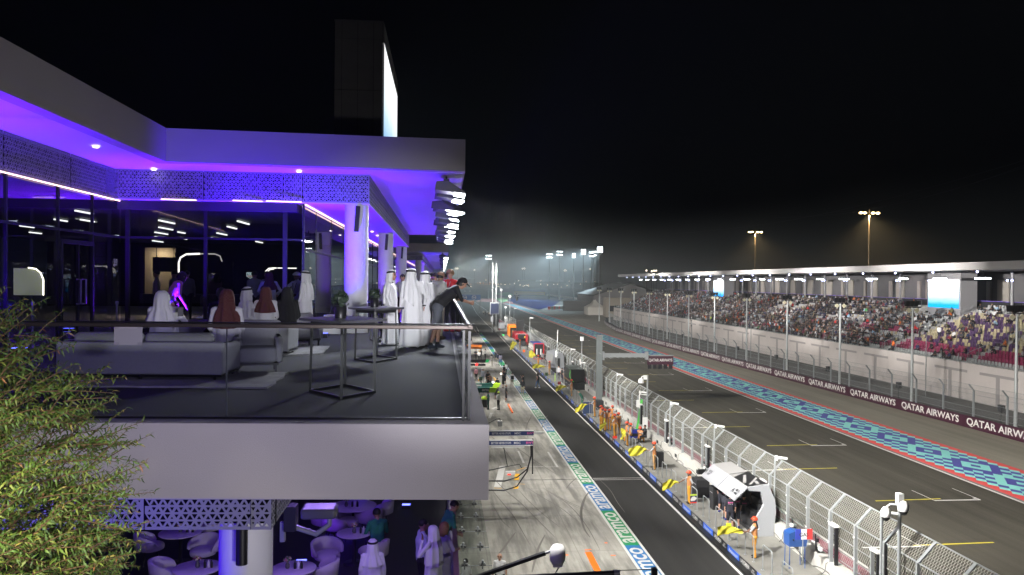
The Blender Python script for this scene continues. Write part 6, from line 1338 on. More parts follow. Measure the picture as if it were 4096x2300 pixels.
pit('man in black polo with arms folded in the far group', 1904, 1444, 2.6, BL, BL, d=arms); pit('person in white shirt and dark trousers in the far group', 1916, 1448, 2.9, (.75, .75, .75), BL, d=arms, hair='cap', gm=(.5, .4, .1)); pit('cameraman with dark camera in the far group', 1924, 1440, 1.8, BL, BL, d=up_)
pit('man in white shirt filming at the far group right side', 1941, 1440, 1.2, (.75, .75, .75), BL, d=up_); pit('crouched technician in black beside the equipment', 1989, 1575, .4, BL, BL); pit('mechanic in black with yellow green ear defenders', 1985, 1598, 2.7, BL, BL, d=arms, hair='cap', gm=(.6, .8, .05), shorts=True); pit('mechanic in dark kit at garage side', 1953, 1572, 1.5, BL, BL, d=arms)
pit('person in grey near the far left garage wall', 1887, 1398, .3, (.3, .26, .26), BL); pit('person in black near the far left garage wall', 1884, 1385, .9, BL, BL); pit('figure in white robe low by the canopy edge at picture bottom', 1862, 2420, .8, (.8, .8, .82), (.8, .8, .82), flare=True)
for i, (px, py, c) in enumerate(((1934, 1262, (.5, .45, .4)), (1941, 1266, BL), (1948, 1262, (.6, .6, .6)), (1956, 1268, (.3, .25, .2)), (1961, 1280, BL))): q = at(px, py, ZP); person('distant figure in %s standing by the far end of the pit wall' % ('beige', 'black', 'white', 'brown', 'dark blue')[i], (q.x, q.y, ZP), i, J(), top=c, leg=BL, vox=.05)
# camera lights
for px, py, lab in ((2004, 1495, 'round glowing light on the camera of the man in black'), (1972, 1529, 'round glowing light low in the crowd')):
    q = at(px, py, 1.5); o = MB().lathe((0, 0, 0), [(.09, 0), (.1, .03), (.02, .06)], emis('camera_light', (1, .95, .85), 6), 14).build('camera_light', loc=q); o.rotation_euler = (1.4, 0, .4); tag(o, lab, 'camera light')
q = at(1923, 1518, 1.5); t = thing('tripod_camera', 'green studio camera on a dark tripod', 'camera', (q.x, q.y, 0)); MB().box((-.2, -.15, 1.4), (.2, .25, 1.75), cm((.02, .2, .14))).tube([(0, -.15, 1.6), (0, -.5, 1.6)], .1, M_black, 10).build('camera_body', t)
for a in (0, 2.1, 4.2): MB().tube([(0, 0, 1.4), (.35*math.cos(a), .35*math.sin(a), 0)], .025, M_black, 6).build('leg', t)
# orange/yellow floor cones strips
for (a, c, m, lab) in (((1915, 1525), (1921, 1512), M_yt, 'leaning yellow marker stick left of cameraman'), ((1975, 1512), (1982, 1524), M_yt, 'yellow marker stick in the crowd'), ((2032, 1619), (2050, 1653), M_or, 'orange and white marker strip lying on the apron')):
    p, q = at(*a, 0), at(*c, 0); b = MB().bar((p.x, p.y, .06), (q.x, q.y, .06), .14, .1, m); b.bar((p.x+.09, p.y, .06), (q.x+.09, q.y, .06), .04, .08, M_wht); o = b.build('marker_strip'); tag(o, lab, 'marker')
# ================================================================== PIT BOOMS
def boom(name, label, px0, px1, py, Y, col, txts=(), h=.22, tip=None, zend=None, slope=0):
    a = aty(px0, py, Y); c = aty(px1, py+slope, Y); t = thing(name, label, 'pit boom', a, 0); L = c.x-a.x
    b = MB(); b.box((0, -.09, -h/2), (L, .09, h/2), cm(col)); b.box((0, -.11, h/2), (L, .11, h/2+.03), M_wht if tip is None else cm(col)); b.box((0, -.11, -h/2-.03), (L, .11, -h/2), M_wht if tip is None else cm(col))
    for s, u, w_, m in txts: b.text(s, (L*u, -.096, 0), (1, 0, 0), (0, 0, 1), h*.5, m, w=w_)
    o = b.build('beam', t)
    if tip: MB().add([(L, -.1, h*.6), (L+tip[0], -.1, h*.6), (L+tip[0]-.15, -.1, -h*.6), (L-.12, -.1, -h*.6), (L, .1, h*.6), (L+tip[0], .1, h*.6), (L+tip[0]-.15, .1, -h*.6), (L-.12, .1, -h*.6)], [(0, 1, 2, 3), (7, 6, 5, 4), (0, 4, 5, 1), (2, 6, 7, 3), (1, 5, 6, 2), (0, 3, 7, 4)], cm(tip[1])).build('tip', t)
    MB().box((-2.2, -.08, -h/2), (0, .08, h/2), cm(col)).build('rear_beam', t)
    return t, a, L
tx = (('BETTER NEVER STOPS', .27, 1.0, M_wht), ('MSC', .64, .34, M_wht), ('BWT', .93, .38, M_pink))
t, a, L = boom('pit_boom', 'upper white and navy overhead pit boom with sponsor lettering', 1957, 2134, 1733, 42, (.03, .05, .16), tx)
MB().box((L, -.05, -.04), (L+.55, .05, .06), M_wht).build('arm', t)
t, a, L = boom('pit_boom', 'lower white and navy overhead pit boom with sponsor lettering', 1957, 2131, 1771, 39.5, (.03, .05, .16), tx); MB().box((L*.05, -.08, -.24), (L*.8, .08, -.15), M_wht).build('arm', t)
MB().bar((L*.33, 0, -.2), (L*.42, 0, -1.2), .04, .04, M_black, (0, 1, 0)).tube([(L*.42, 0, -1.2), (L*.1, 0, -1.35), (-.5, 0, -1.45)], .03, M_black, 6).tube([(L*.42, 0, -1.2), (L*.7, 0, -1.1), (L*.75, 0, -1.3)], .02, M_black, 6).build('linkage', t)
MB().box((L*.38, -.1, -1.6), (L*.6, .1, -1.45), M_wht).box((L*.42, -.11, -1.62), (L*.5, -.1, -1.56), emis('red_led', (1, .05, .02), 2)).build('lamp_unit', t)
hs = MB()
for off, zz in ((0, 0), (.12, -.5)): hs.tube([(L*.98-off*.3, off, .05), (L*.97, off, -.7), (L*.88, off, -1.35+zz*.3), (L*.65, off, -1.75+zz), (L*.35, off, -1.95+zz), (-.6, off, -1.9+zz)], .035, M_black, 8)
hs.tube([(L*1.0, 0, .2), (L*1.0, 0, -1.6)], .03, M_black, 6); hs.build('hose', t)
t, a, L = boom('pit_boom', 'upper dark green overhead boom with lime tip', 1905, 1975, 1541, 63, (.01, .10, .08), (('aramco', .12, .5, M_wht),), .26, (.55, (.45, .75, .02)))
t, a, L = boom('pit_boom', 'lower dark green overhead boom with lime tip', 1912, 1960, 1560, 60, (.01, .08, .07), (('orm', .6, .5, M_wht),), .3, (.55, (.45, .75, .02)))
t, a, L = boom('pit_boom', 'black overhead boom with green tip and red lamp', 1886, 1945, 1444, 85, (.015, .015, .017), (), .26, (.35, (.02, .6, .15))); MB().ball((L*.35, -.15, -.35), .13, emis('red_lamp', (1, .02, .02), 6), 10, 6).build('lamp', t); MB().box((-1, -.1, -.5), (L*.95, .1, -.32), cm((.015, .015, .017))).build('arm', t)
for py, Y, lab in ((1383, 118, 'upper thin orange overhead boom'), (1391, 115, 'lower thin orange overhead boom')): boom('pit_boom', lab+' in front of far garages', 1883, 1918, py, Y, (.8, .22, .03), (), .22, (.4, (.9, .25, .02)))
# green-black machine at garage
q = at(1938, 1632, 0); t = thing('tyre_trolley', 'black framed trolley with lime round cover by green team crew', 'trolley', q); MB().tube([(-.25, 0, 0), (-.25, 0, 1.5), (.25, 0, 1.5), (.25, 0, 0)], .03, M_steel, 6).box((-.22, -.1, .1), (.22, .3, .8), M_blackm).build('frame', t); MB().lathe((0, 0, .85), [(.3, 0), (.34, .1), (.28, .25), (.05, .3)], cm((.55, .8, .03)), 16).build('cover', t)
# camera crane at picture bottom with white housing
a = aty(1800+570/2.862, 1800+1362/2.862, 20); c = aty(1800+1090/2.862, 1800+1180/2.862, 20); t = thing('camera_crane', 'long black crane arm ending in a white camera housing', 'crane', a)
MB().bar((-1.2, 0, -.42*1.2/(c.x-a.x)*(c.z-a.z)/.42-.0), (c.x-a.x, 0, c.z-a.z), .08, .13, M_black, (0, 1, 0)).tube([(c.x-a.x, 0, c.z-a.z), (c.x-a.x+.12, 0, c.z-a.z+.04)], .035, M_steel, 8).build('arm', t)
q = V((c.x-a.x+.32, 0, c.z-a.z-.03)); MB().lathe(tuple(q), [(.02, -.25), (.15, -.24), (.2, -.15), (.21, 0), (.2, .12), (.14, .22), (.02, .26)], M_wht, 20).box(q+V((-.12, -.1, -.31)), q+V((.12, .1, -.24)), M_wht).build('camera_housing', t)
a = aty(2230, 2299, 14); c = aty(2455, 2291, 14); t = thing('camera_crane', 'dark horizontal crane boom with chrome joint at the picture bottom', 'crane', a)
MB().tube([(-1.5, 0, -.06), (c.x-a.x, 0, 0)], .055, M_black, 10).build('arm', t); MB().tube([(c.x-a.x, 0, 0), (c.x-a.x+.1, 0, 0)], .07, M_steel, 12).tube([(c.x-a.x-.02, 0, .05), (c.x-a.x+.72, 0, .06)], .008, M_black, 6).box((c.x-a.x+.7, -.04, -.08), (c.x-a.x+.8, .04, .08), M_black).build('head', t)
q0 = aty(2218, 2300, 24); q1 = aty(2245, 2250, 24); o = MB().tube([(0, 0, 0), q1-q0], .02, M_black, 6).ball(q1-q0, .035, M_black, 8, 5).build('boom_microphone', loc=q0); tag(o, 'thin black microphone stick rising at the picture bottom', 'microphone')
q0 = aty(1956, 1692, 44); t = thing('hanging_lamp', 'small white lamp unit on a thin black arm by the ledge corner', 'lamp', q0); MB().tube([(-1, 0, -.5), (0, 0, 0), (.42, 0, .22), (.62, 0, .24), (.62, 0, .12)], .03, M_black, 6).build('arm', t); MB().box((.5, -.12, -.18), (.74, .12, .12), M_wht).build('housing', t)
# far gantry over pit exit with round white emblems
fy = 303; a = aty(1775, 1178, fy); c = aty(1922, 1200, fy); t = thing('lane_gantry', 'blue gantry banner over the far pit lane with white round emblems', 'gantry', (a.x, fy, 0))
b = MB(); L = c.x-a.x; zc_ = (a.z+c.z)/2; b.box((0, -.3, c.z), (L, .3, a.z), mat('banner_blue', (.03, .12, .34), .5, emit=(.02, .07, .2), es=.3))  # faint emission in the banner paint brightens it; it is no lamp
for px in (1824, 1859, 1896):
    x = aty(px, 1189, fy).x-a.x; n_ = 24; M_w2 = mat('emblem_white', (.8, .8, .8), .5)
    vo = [(x+.85*math.cos(k*2*PI/n_), -.32, zc_+.85*math.sin(k*2*PI/n_)) for k in range(n_)]; vi = [(x+.72*math.cos(k*2*PI/n_), -.32, zc_+.72*math.sin(k*2*PI/n_)) for k in range(n_)]; b.add(vo+vi, [(k, (k+1) % n_, (k+1) % n_+n_, k+n_) for k in range(n_)], M_w2); b.text('FIA', (x, -.33, zc_), (1, 0, 0), (0, 0, 1), .75, M_w2, w=1.7)
b.build('banner', t); MB().box((L-.3, -.3, 0), (L, .3, c.z), M_steel).build('post', t); MB().box((.2, -.3, 0), (.5, .3, c.z), M_steel).build('post', t)
# far video screen tower on pit wall
q = aty(1970, 1225, 190); t = thing('timing_tower', 'dark timing screen box on steel truss mast at the far pit wall', 'tower', (q.x, 190, 0)); MB().box((-.6, -.3, 4.4), (1.6, .3, 7.2), M_steel).box((-.5, -.35, 4.5), (1.5, -.31, 7.0), mat('dim_screen', (.01, .015, .04), .4)).build('screen_box', t)
b = MB()
for x in (0, .9): b.tube([(x, 0, 0), (x, 0, 17)], .09, M_steel, 6)
for k in range(20): b.bar((0, 0, 7+k*.5), (.9, 0, 7.5+k*.5), .04, .04, M_steel)
b.build('truss', t); q = at(1968, 1280, 0); o = MB().box((0, 0, .3), (1.4, 1.2, 5), M_blackm).box((.1, -.02, 3.2), (1.3, 0, 4.6), M_bk).build('speaker_tower', loc=(14.2, 150, 0)); tag(o, 'tall black cabinet on the far pit wall', 'cabinet')
for i, (px, yt, Y) in enumerate(((2005, 1155, 240), (2040, 1180, 200))): q = aty(px, yt, Y); o = MB().tube([(0, 0, -q.z), (0, 0, 0)], .09, M_steel, 6).box((-.3, -.1, -.6), (.3, .1, 0), M_wht).build('signal_post', loc=q); tag(o, 'slim pale post at the far pit wall, %s from the left' % ordn(i+1), 'post')
# ================================================================== GRANDSTAND
GX, GZ, RD, RH, NR = 57.3, 3.6, .80, .32, 18
GY0, GY1 = 46, 256
gs = thing('grandstand', 'long covered concrete grandstand with flat pale roof across the track', 'grandstand', (58, 150, 0))
def PG(mb, n): o = mb.build(n); o.parent = gs; o.location = -V(gs.location); return o
M_gc = mat('grandstand_concrete', (.34, .33, .32), .85, var=.15, vs=.8); M_gw = mat('grandstand_wall', (.62, .56, .53), .85, var=.10, vs=.6)
prof = [(GX-.5, 0), (GX-.5, GZ)]
for i in range(NR): prof += [(GX+RD*i, GZ+RH*i), (GX+RD*(i+1), GZ+RH*i)] if i else [(GX+RD, GZ)]
prof += [(GX+RD*NR, GZ+RH*NR), (GX+RD*NR+6, GZ+RH*NR), (GX+RD*NR+6, 0)]
PG(MB().prism(prof, 'y', GY0, GY1, M_gc), 'terrace')
PG(MB().box((GX-.85, GY0, 0), (GX-.51, GY1+.2, GZ+.32), M_gw), 'front_wall'); PG(MB().box((GX-.9, GY0, GZ+.33), (GX-.46, GY1+.2, GZ+.40), M_gw), 'coping')
M_scol = mat('stand_column', (.30, .29, .30), .7)
M_rec = mat('wall_dark_strip', (.36, .33, .32), .9)  # darker grey for strips standing proud of the front wall
y = 60
while y < GY1: PG(MB().box((GX-.875, y, 0), (GX-.851, y+.55, GZ-.5), M_rec).box((GX-.88, y-2.6, GZ-.62), (GX-.851, y+3.0, GZ-.35), M_rec), 'wall_dark_strip'); y += 7.6
y = 76
while y < GY1: b = MB().quad((GX-.7, y, GZ+.40), (GX-.7, y+2.9, GZ+.40), (GX-.7, y+2.9, GZ+1.35), (GX-.7, y, GZ+1.35), M_gl); b.box((GX-.73, y+2.9, GZ+.4), (GX-.67, y+2.96, GZ+1.38), M_steel); PG(b, 'glass_panel'); y += 3.0
XB = GX+RD*NR; ZB_ = GZ+RH*NR
M_roofw = mat('stand_roof_white', (.72, .69, .68), .7, var=.06, vs=.5)
PG(MB().prism([(58, 14.1), (58, 14.95), (82, 15.4), (82, 14.4), (60, 14.25), (58.6, 14.1)], 'y', 52, 257, M_roofw), 'roof')
PG(MB().box((XB+5.2, GY0, 0), (XB+5.5, GY1, 14.3), mat('stand_backwall', (.10, .095, .10), .9, var=.3, vs=.3)), 'back_wall')
b = MB(); y = 60
while y < GY1:
    PG(MB().box((XB+5.0, y, ZB_), (XB+5.19, y+2.2, 13.2), mat('pale_panel', (.30, .27, .24), .8)), 'wall_panel'); PG(MB().box((XB+4.98, y+3.6, ZB_), (XB+5.19, y+4.4, 13), MATS['pale_panel']), 'wall_panel'); y += 8.15
b = MB().box((XB+.6, GY0, ZB_+.9), (XB+.66, GY1, ZB_+.98), mat('violet_rail', (.15, .1, .4), .4, emit=(.2, .1, .8), es=.08)); b.quad((XB+.62, GY0, ZB_), (XB+.62, GY1, ZB_), (XB+.62, GY1, ZB_+.9), (XB+.62, GY0, ZB_+.9), M_blackm); PG(b, 'top_rail')
M_bl = emis('blue_white_lamp', (.55, .6, 1), 9)
cy = [85.4+8.15*k for k in range(21)]
for k, y in enumerate(cy):
    PG(MB().tube([(XB, y, ZB_), (XB, y, 14.3)], .18, M_scol, 12), 'column')
    t = thing('column_lamp', 'pair of small blue-white lamps high on grandstand column, %s from the right' % ordn(k+1), 'lamp', (XB-.35, y, 13.05), group='paired lamps on grandstand columns')
    for s in (-.42, .42): MB().ball((0, s, 0), .14, M_bl, 8, 5).build('lens', t)
    MB().box((-.02, -.5, -.03), (.34, .5, .03), M_black).build('bracket', t)
for k in range(22):
    y = 80.2+8.1*k; t = thing('roof_floodlight', 'wide white floodlight hanging under the grandstand roof, %s from the right' % ordn(k+1), 'floodlight', (64, y, 13.25), group='floodlights under the grandstand roof')
    w_ = .9 if k % 3 else .55
    MB().box((-.25, -w_, .04), (.3, w_, .22), M_black).tube([(0, 0, .2), (0, 0, 1.1)], .03, M_black, 6).build('housing', t); MB().box((-.34, -w_*1.15, -.10), (.22, w_*1.15, .038), M_lamp).build('lens', t)
    light('roof_flood_beam', 'AREA', (63.9, y, 13.1), 145, (.92, .94, 1.0), (60.5, y, 5), .8, 1.6, spread=2.3)
    t = thing('roof_spot', 'small blue-white spot on the grandstand ceiling, %s from the right' % ordn(k+1), 'lamp', (60.3, y+4, 13.95), group='small spots under the grandstand roof'); MB().ball((0, 0, 0), .13, M_bl, 8, 5).build('lens', t)
# video screens in the stand
def vscreen(px0, px1, label, X=69.0):
    Ya = X*FPX/(px0-1770); Yb = X*FPX/(px1-1770); 
    for _ in range(4): Ya += (X-aty(px0, 1170, Ya).x)*Ya/X; Yb += (X-aty(px1, 1170, Yb).x)*Yb/X
    t = thing('video_screen', label, 'screen', (X, Yb, ZB_-1.6)); z0 = aty(px1, 1234, Yb).z; z1 = aty(px1, 1118, Yb).z
    if px0 < 3000: z0 = aty(px1, 1187, Yb).z; z1 = aty(px1, 1122, Yb).z
    o = MB().box((X+.08, Yb-.25, 7.5), (X+2.4, Ya+.3, 14.2), M_scol).build('pillar', t); o.location = -V(t.location)
    o = MB().quad((X, Ya, z0), (X, Yb, z0), (X, Yb, z1), (X, Ya, z1), screenmat('stand_screen_%d' % px0, 'x', z0, z1, 2.4)).build('screen', t); o.location = -V(t.location)
    light('screen_glow', 'AREA', (X-.15, (Ya+Yb)/2, (z0+z1)/2), 200, (.5, .85, 1), (X-10, (Ya+Yb)/2, (z0+z1)/2-3), 5, 3.5)
vscreen(3713, 3836, 'large bright white and blue video screen at the right of the grandstand'); vscreen(2854, 2894, 'smaller glowing video screen farther left in the grandstand')
# aisles and handrails
AIS = [66+16.5*k for k in range(12)]
n = 0
for ya in AIS:
    b = MB()
    for i in range(NR*2): b.box((GX+RD*i/2+.002, ya-.65, GZ+RH*(i//2)-.01), (GX+RD*(i+1)/2, ya+.65, GZ+RH*i/2+.012), M_gc)
    PG(b, 'stairs')
    for i0 in (1, 7, 13):
        n += 1; b = MB(); x0 = GX+RD*i0; z0 = GZ+RH*i0; pts = [(x0, ya, z0), (x0, ya, z0+1.0), (x0+RD*3.2, ya, z0+1.0+RH*3.2), (x0+RD*3.2, ya, z0+RH*3.2)]; b.tube(pts, .035, M_steel, 6); b.tube([(x0+RD*1.6, ya, z0+RH*1.6), (x0+RD*1.6, ya, z0+1.0+RH*1.6)], .03, M_steel, 6)
        if ya > 75: o = b.build('stair_handrail'); tag(o, 'steel stair handrail in %s row block of the %s aisle from the right' % (ORD[(1, 7, 13).index(i0)], ordn(AIS.index(ya))), 'handrail', 'handrails on the grandstand stairs')
# seats
def px_of(x, y, z):
    p = V((x, y, z-H)); d = p.dot(Fv); return 2048+FPX*p.dot(Rv)/d, 1150-FPX*p.dot(Uv)/d
seat_v = MB()
def seatmesh():
    m = M_blackm; b = MB(); R = []
    for (x, z, w_) in ((-.22, .40, .19), (-.1, .385, .205), (.08, .39, .21), (.16, .42, .21), (.20, .52, .205), (.22, .70, .19), (.225, .78, .14)):
        R.append([(x, -w_, z+.02), (x, -w_*.5, z-.01), (x, w_*.5, z-.01), (x, w_, z+.02), (x+.03, w_, z), (x+.03, -w_, z)])
    b.loft(R, m, True); b.box((-.03, -.05, 0), (.05, .05, .38), m); return b
sm_ = seatmesh()
objcol, on_ = newmat('seat_shell', .45); oi = on_.n('ShaderNodeObjectInfo'); on_.t.links.new(oi.outputs['Color'], _b(objcol).inputs['Base Color'])
shirt_, on2 = newmat('spectator_cloth', .85); oi = on2.n('ShaderNodeObjectInfo'); on2.t.links.new(oi.outputs['Color'], _b(shirt_).inputs['Base Color'])
attm, on3 = newmat('crowd_cloth', .8); at_ = on3.n('ShaderNodeAttribute'); at_.attribute_name = 'Col'; on3.t.links.new(at_.outputs['Color'], _b(attm).inputs['Base Color'])
SEATC = {'white': (.40, .40, .40), 'cream': (.42, .36, .22), 'purple': (.075, .035, .10), 'crimson': (.26, .03, .085)}
SHIRT = [('black', (.012, .012, .014)), ('dark grey', (.05, .05, .055)), ('white', (.6, .6, .6)), ('navy', (.02, .03, .09)), ('red', (.5, .03, .025)), ('orange', (.5, .12, .02)), ('light grey', (.3, .3, .32)), ('brown', (.12, .06, .035)), ('maroon', (.18, .02, .03)), ('pale blue', (.25, .38, .5)), ('olive', (.1, .1, .04)), ('green', (.06, .3, .08))]
SW = [42, 20, 7, 9, 2.5, 2.5, 5, 4, 2.5, 2.5, 3, .5]
M_skinc = mat('crowd_skin', (.20, .11, .075), .6)
def crowdmesh(vox, pose=0, dec=.5, cloth=None):
    d = sitpose(J(eL=(-.25, .1, 1.18), wL=(-.14, .32, 1.02), eR=(.25, .1, 1.18), wR=(.14, .32, 1.02)), .42)
    if pose == 1:
        for k in ('che', 'nek', 'hed', 'sL', 'sR'): d[k] = d[k]+V((0, .22 if k != 'che' else .12, -.08))
        d['eL'] = d['sL']+V((-.05, .12, -.26)); d['eR'] = d['sR']+V((.05, .12, -.26)); d['wL'] = d['eL']+V((.1, .24, .0)); d['wR'] = d['eR']+V((-.1, .24, 0))
    if pose == 2: d['wR'] = d['hed']+V((.1, .2, -.05)); d['eR'] = d['sR']+V((.1, .15, -.12))
    if pose == 3: d = J()
    m = dict(top=cloth, leg=cm((.03, .03, .045)), skin=M_skinc, head=M_skinc, sleeve=cloth, fore=M_skinc, shin=cm((.03, .03, .045)), shoe=M_blackm)
    B = bones(d, m); me = bodymesh(B, vox, smooth=1)
    c = np.empty(len(me.polygons)*3); me.polygons.foreach_get('center', c); c = c.reshape(-1, 3); h = d['hed']; mi = np.empty(len(me.polygons), np.int32); me.polygons.foreach_get('material_index', mi)
    me.materials.append(M_hair); hs_ = (np.linalg.norm(c-np.array(h), axis=1) < .17) & ((c[:, 2] > h.z+.05) | (c[:, 1] < h.y-.02)) & (c[:, 2] > h.z-.07); mi[hs_] = len(me.materials)-1; me.polygons.foreach_set('material_index', mi)
    return me
cms = [crowdmesh(.06, k, cloth=shirt_) for k in range(4)]; cmc = [crowdmesh(.085, k, cloth=attm) for k in range(3)]
def colour(i, y, j):
    if i == 0: return 'white'
    if y < 98.5:
        if i <= 3: return 'crimson' if random.random() > .12 else 'purple'
        if i >= 15: return 'white'
        return 'purple' if ((j//random.choice((2, 3, 4)))+i) % 2 else 'cream'
    if i <= 2: return 'crimson' if random.random() > .2 else 'white'
    if 6 <= i <= 7 and 99 < y < 130: return 'crimson'
    if i >= 15 and random.random() < .1: return 'crimson'
    return 'white' if random.random() > .12 else 'cream'
random.seed(11); seats = []; ppl = []
for i in range(NR):
    x = GX+RD*i+.38; z = GZ+RH*i; y = 70.0; j = 0
    while y < GY1-.6:
        y += .52; j += 1
        if any(abs(y-a) < .95 for a in AIS): continue
        if i > 12 and (103.5 < y < 113.2 or 192 < y < 202): continue
        px, py = px_of(x, y, z+.6)
        if px > 4130 or px < 2380: continue
        dens = .13 if y < 99 else (.50 if y < 116 else .64)
        if y < 99 and i < 4: dens = .07
        if i >= 14 and y > 99: dens *= .75
        if (math.sin(y*.13+1.3)*math.sin(i*.55+y*.05) > .55): dens *= .3
        nz = math.sin(y*.55+i*.9)*math.sin(y*.21-i*.5); dens *= (1+.6*nz)
        if random.random() < dens: ppl.append((x, y, z, i, j))
        seats.append((x, y, z, i, j, colour(i, y, j)))
occ = {(a[3], a[4]) for a in ppl}
ppl.sort(key=lambda a: a[0]**2+a[1]**2); seats.sort(key=lambda a: (a[0]**2+a[1]**2)+(0 if (a[3], a[4]) not in occ else 1e6))
sb = {k: None for k in SEATC}; sme = sm_.build('seat'); smesh = sme.data; bpy.data.objects.remove(sme); smesh.materials.clear(); smesh.materials.append(objcol)
def bay(y):
    k = max(0, int((y-66)//16.5)); return 'section %s of the aisles from the right' % ORD[k]
def rown(i): return 'front row' if i == 0 else ('top row' if i == NR-1 else '%s row' % ordn(i+1))
NS = 300
for (x, y, z, i, j, c) in seats[:NS]:
    o = bpy.data.objects.new('stadium_seat', smesh); COL.objects.link(o); o.location = (x+.05, y, z+.002); o.color = SEATC[c]+(1,)
    tag(o, 'empty %s plastic seat, %s, %s block from the right' % (c, rown(i), ORD[max(0, int((y-66)//16.5))]), 'seat', 'empty %s seats in the %s of the grandstand' % (c, rown(i)))
STATE = ['leaning back', 'leaning forward', 'with a raised hand']
for q_, (x, y, z, i, j) in enumerate(ppl[:190]):
    ci = random.choices(range(len(SHIRT)), SW)[0]; k = random.choices((0, 1, 2), (5, 4, 1))[0]
    o = bpy.data.objects.new('person', cms[k]); COL.objects.link(o); o.location = (x+.02, y, z+.01); o.rotation_euler = (0, 0, PI/2+random.uniform(-.5, .5)); s = random.uniform(.92, 1.06); o.scale = (s, s, s); o.color = SHIRT[ci][1]+(1,)
    tag(o, 'spectator in %s top %s, %s, %s block from right' % (SHIRT[ci][0], STATE[k], rown(i), ORD[max(0, int((y-66)//16.5))]), 'person', 'spectators in %s seated in the %s' % (SHIRT[ci][0], rown(i)))
def bulk(name, meshes, items, label, m0=None, att=True):
    V_ = []; L_ = []; S_ = []; MI = []; CO = []; base = 0; mats = []; data = []
    for me in meshes:
        v = np.empty(len(me.vertices)*3); me.vertices.foreach_get('co', v); l = np.empty(len(me.loops), np.int32); me.loops.foreach_get('vertex_index', l); s = np.empty(len(me.polygons), np.int32); me.polygons.foreach_get('loop_total', s); mi = np.empty(len(me.polygons), np.int32); me.polygons.foreach_get('material_index', mi)
        mp = []
        for mm in me.materials:
            if mm not in mats: mats.append(mm)
            mp.append(mats.index(mm))
        data.append((v.reshape(-1, 3), l, s, np.array(mp)[mi]))
    for (k, x, y, z, r, sc, col) in items:
        v, l, s, mi = data[k]; c, n_ = math.cos(r), math.sin(r); w_ = v*sc; V_.append(np.stack([w_[:, 0]*c-w_[:, 1]*n_+x, w_[:, 0]*n_+w_[:, 1]*c+y, w_[:, 2]+z], 1)); L_.append(l+base); S_.append(s); MI.append(mi); CO.append(np.tile(np.array(col+(1,)), (len(v), 1))); base += len(v)
    V_ = np.concatenate(V_); L_ = np.concatenate(L_); S_ = np.concatenate(S_); MI = np.concatenate(MI); CO = np.concatenate(CO)
    me = bpy.data.meshes.new(name); me.vertices.add(len(V_)); me.vertices.foreach_set('co', V_.ravel()); me.loops.add(len(L_)); me.loops.foreach_set('vertex_index', L_.astype(np.int32)); me.polygons.add(len(S_)); st = np.concatenate([[0], np.cumsum(S_)[:-1]]).astype(np.int32); me.polygons.foreach_set('loop_start', st); me.polygons.foreach_set('material_index', MI.astype(np.int32))
    for mm in mats: me.materials.append(mm)
    ca = me.color_attributes.new('Col', 'FLOAT_COLOR', 'POINT'); ca.data.foreach_set('color', CO.ravel()); me.update(calc_edges=True); me.validate()
    o = bpy.data.objects.new(name, me); COL.objects.link(o); return tag(o, label, None, None, 'stuff')
items = []
for (x, y, z, i, j) in ppl[190:]:
    items.append((random.choices((0, 1, 2), (5, 4, 1))[0], x+.02, y, z+.01, PI/2+random.uniform(-.6, .6), random.uniform(.92, 1.06), SHIRT[random.choices(range(len(SHIRT)), SW)[0]][1]))
o = bulk('spectator_crowd', cmc, items, 'dense crowd of seated spectators in the far two thirds of the grandstand'); o['category'] = 'crowd'
smesh2 = smesh.copy(); smesh2.materials.clear(); sm2, on4 = newmat('seat_shell_far', .45); a4 = on4.n('ShaderNodeAttribute'); a4.attribute_name = 'Col'; on4.t.links.new(a4.outputs['Color'], _b(sm2).inputs['Base Color']); smesh2.materials.append(sm2)
o = bulk('seat_rows', [smesh2], [(0, x+.05, y, z+.002, 0, 1, SEATC[c]) for (x, y, z, i, j, c) in seats[NS:]], 'remaining rows of white and coloured seats in the grandstand'); o['category'] = 'seats'
# individually posed stand people: stewards
def stander(px, X, top, label, row, leg=(.02, .02, .03), rz=PI/2):
    Y = X*FPX/(px-1770)
    for _ in range(4): Y += (X-aty(px, 1300, Y).x)*Y/X
    o = bpy.data.objects.new('person', cms[3]); COL.objects.link(o); o.location = (X, Y, GZ+RH*row+.01); o.rotation_euler = (0, 0, rz); o.color = top+(1,); tag(o, label, 'person')
stander(3757, GX+RD*6+.2, (.72, .72, .72), 'person in white shirt standing on stairs left of the empty seats', 6, rz=2.6); stander(3680, GX+RD*5+.2, (.02, .02, .02), 'person in long black clothing standing in the stairway', 5)
stander(3574, GX+.3, (.85, .16, .03), 'steward in orange vest at the front glass right of centre', 0); stander(2907, GX+.3, (.85, .2, .03), 'steward in orange vest at the front glass mid stand', 0); stander(2822, GX+.3, (.85, .25, .03), 'steward in bright orange vest near the green vested one', 0); stander(2843, GX+.35, (.6, .8, .05), 'steward in lime vest at the front glass', 0); stander(2617, GX+.3, (.85, .12, .03), 'steward in red orange vest far left in front row', 0); stander(3118, GX+.3, (.85, .2, .03), 'steward in orange vest by the tall thin mast', 0)
for px, yt, yb, X, lab in ((3706, 1232, 1440, 53.5, 'thin lattice camera mast in front of the empty seats'), (3004, 1218, 1490, 51, 'thin mast with white top before the crowd'), (2766, 1252, 1380, 50.5, 'short thin mast before the crowd')):
    Y = X*FPX/(px-1770)
    for _ in range(4): Y += (X-aty(px, 1300, Y).x)*Y/X
    zt_2 = aty(px, yt, Y).z; t = thing('camera_mast', lab, 'mast', (X, Y, 0)); MB().tube([(0, 0, 0), (0, 0, zt_2)], .05, M_steel, 6).build('pole', t); b = MB()
    for k in range(5): b.box((-.1, -.1, zt_2-.5-k*.55), (.1, .1, zt_2-.3-k*.55), M_wht if k % 2 else M_black)
    b.build('device', t)
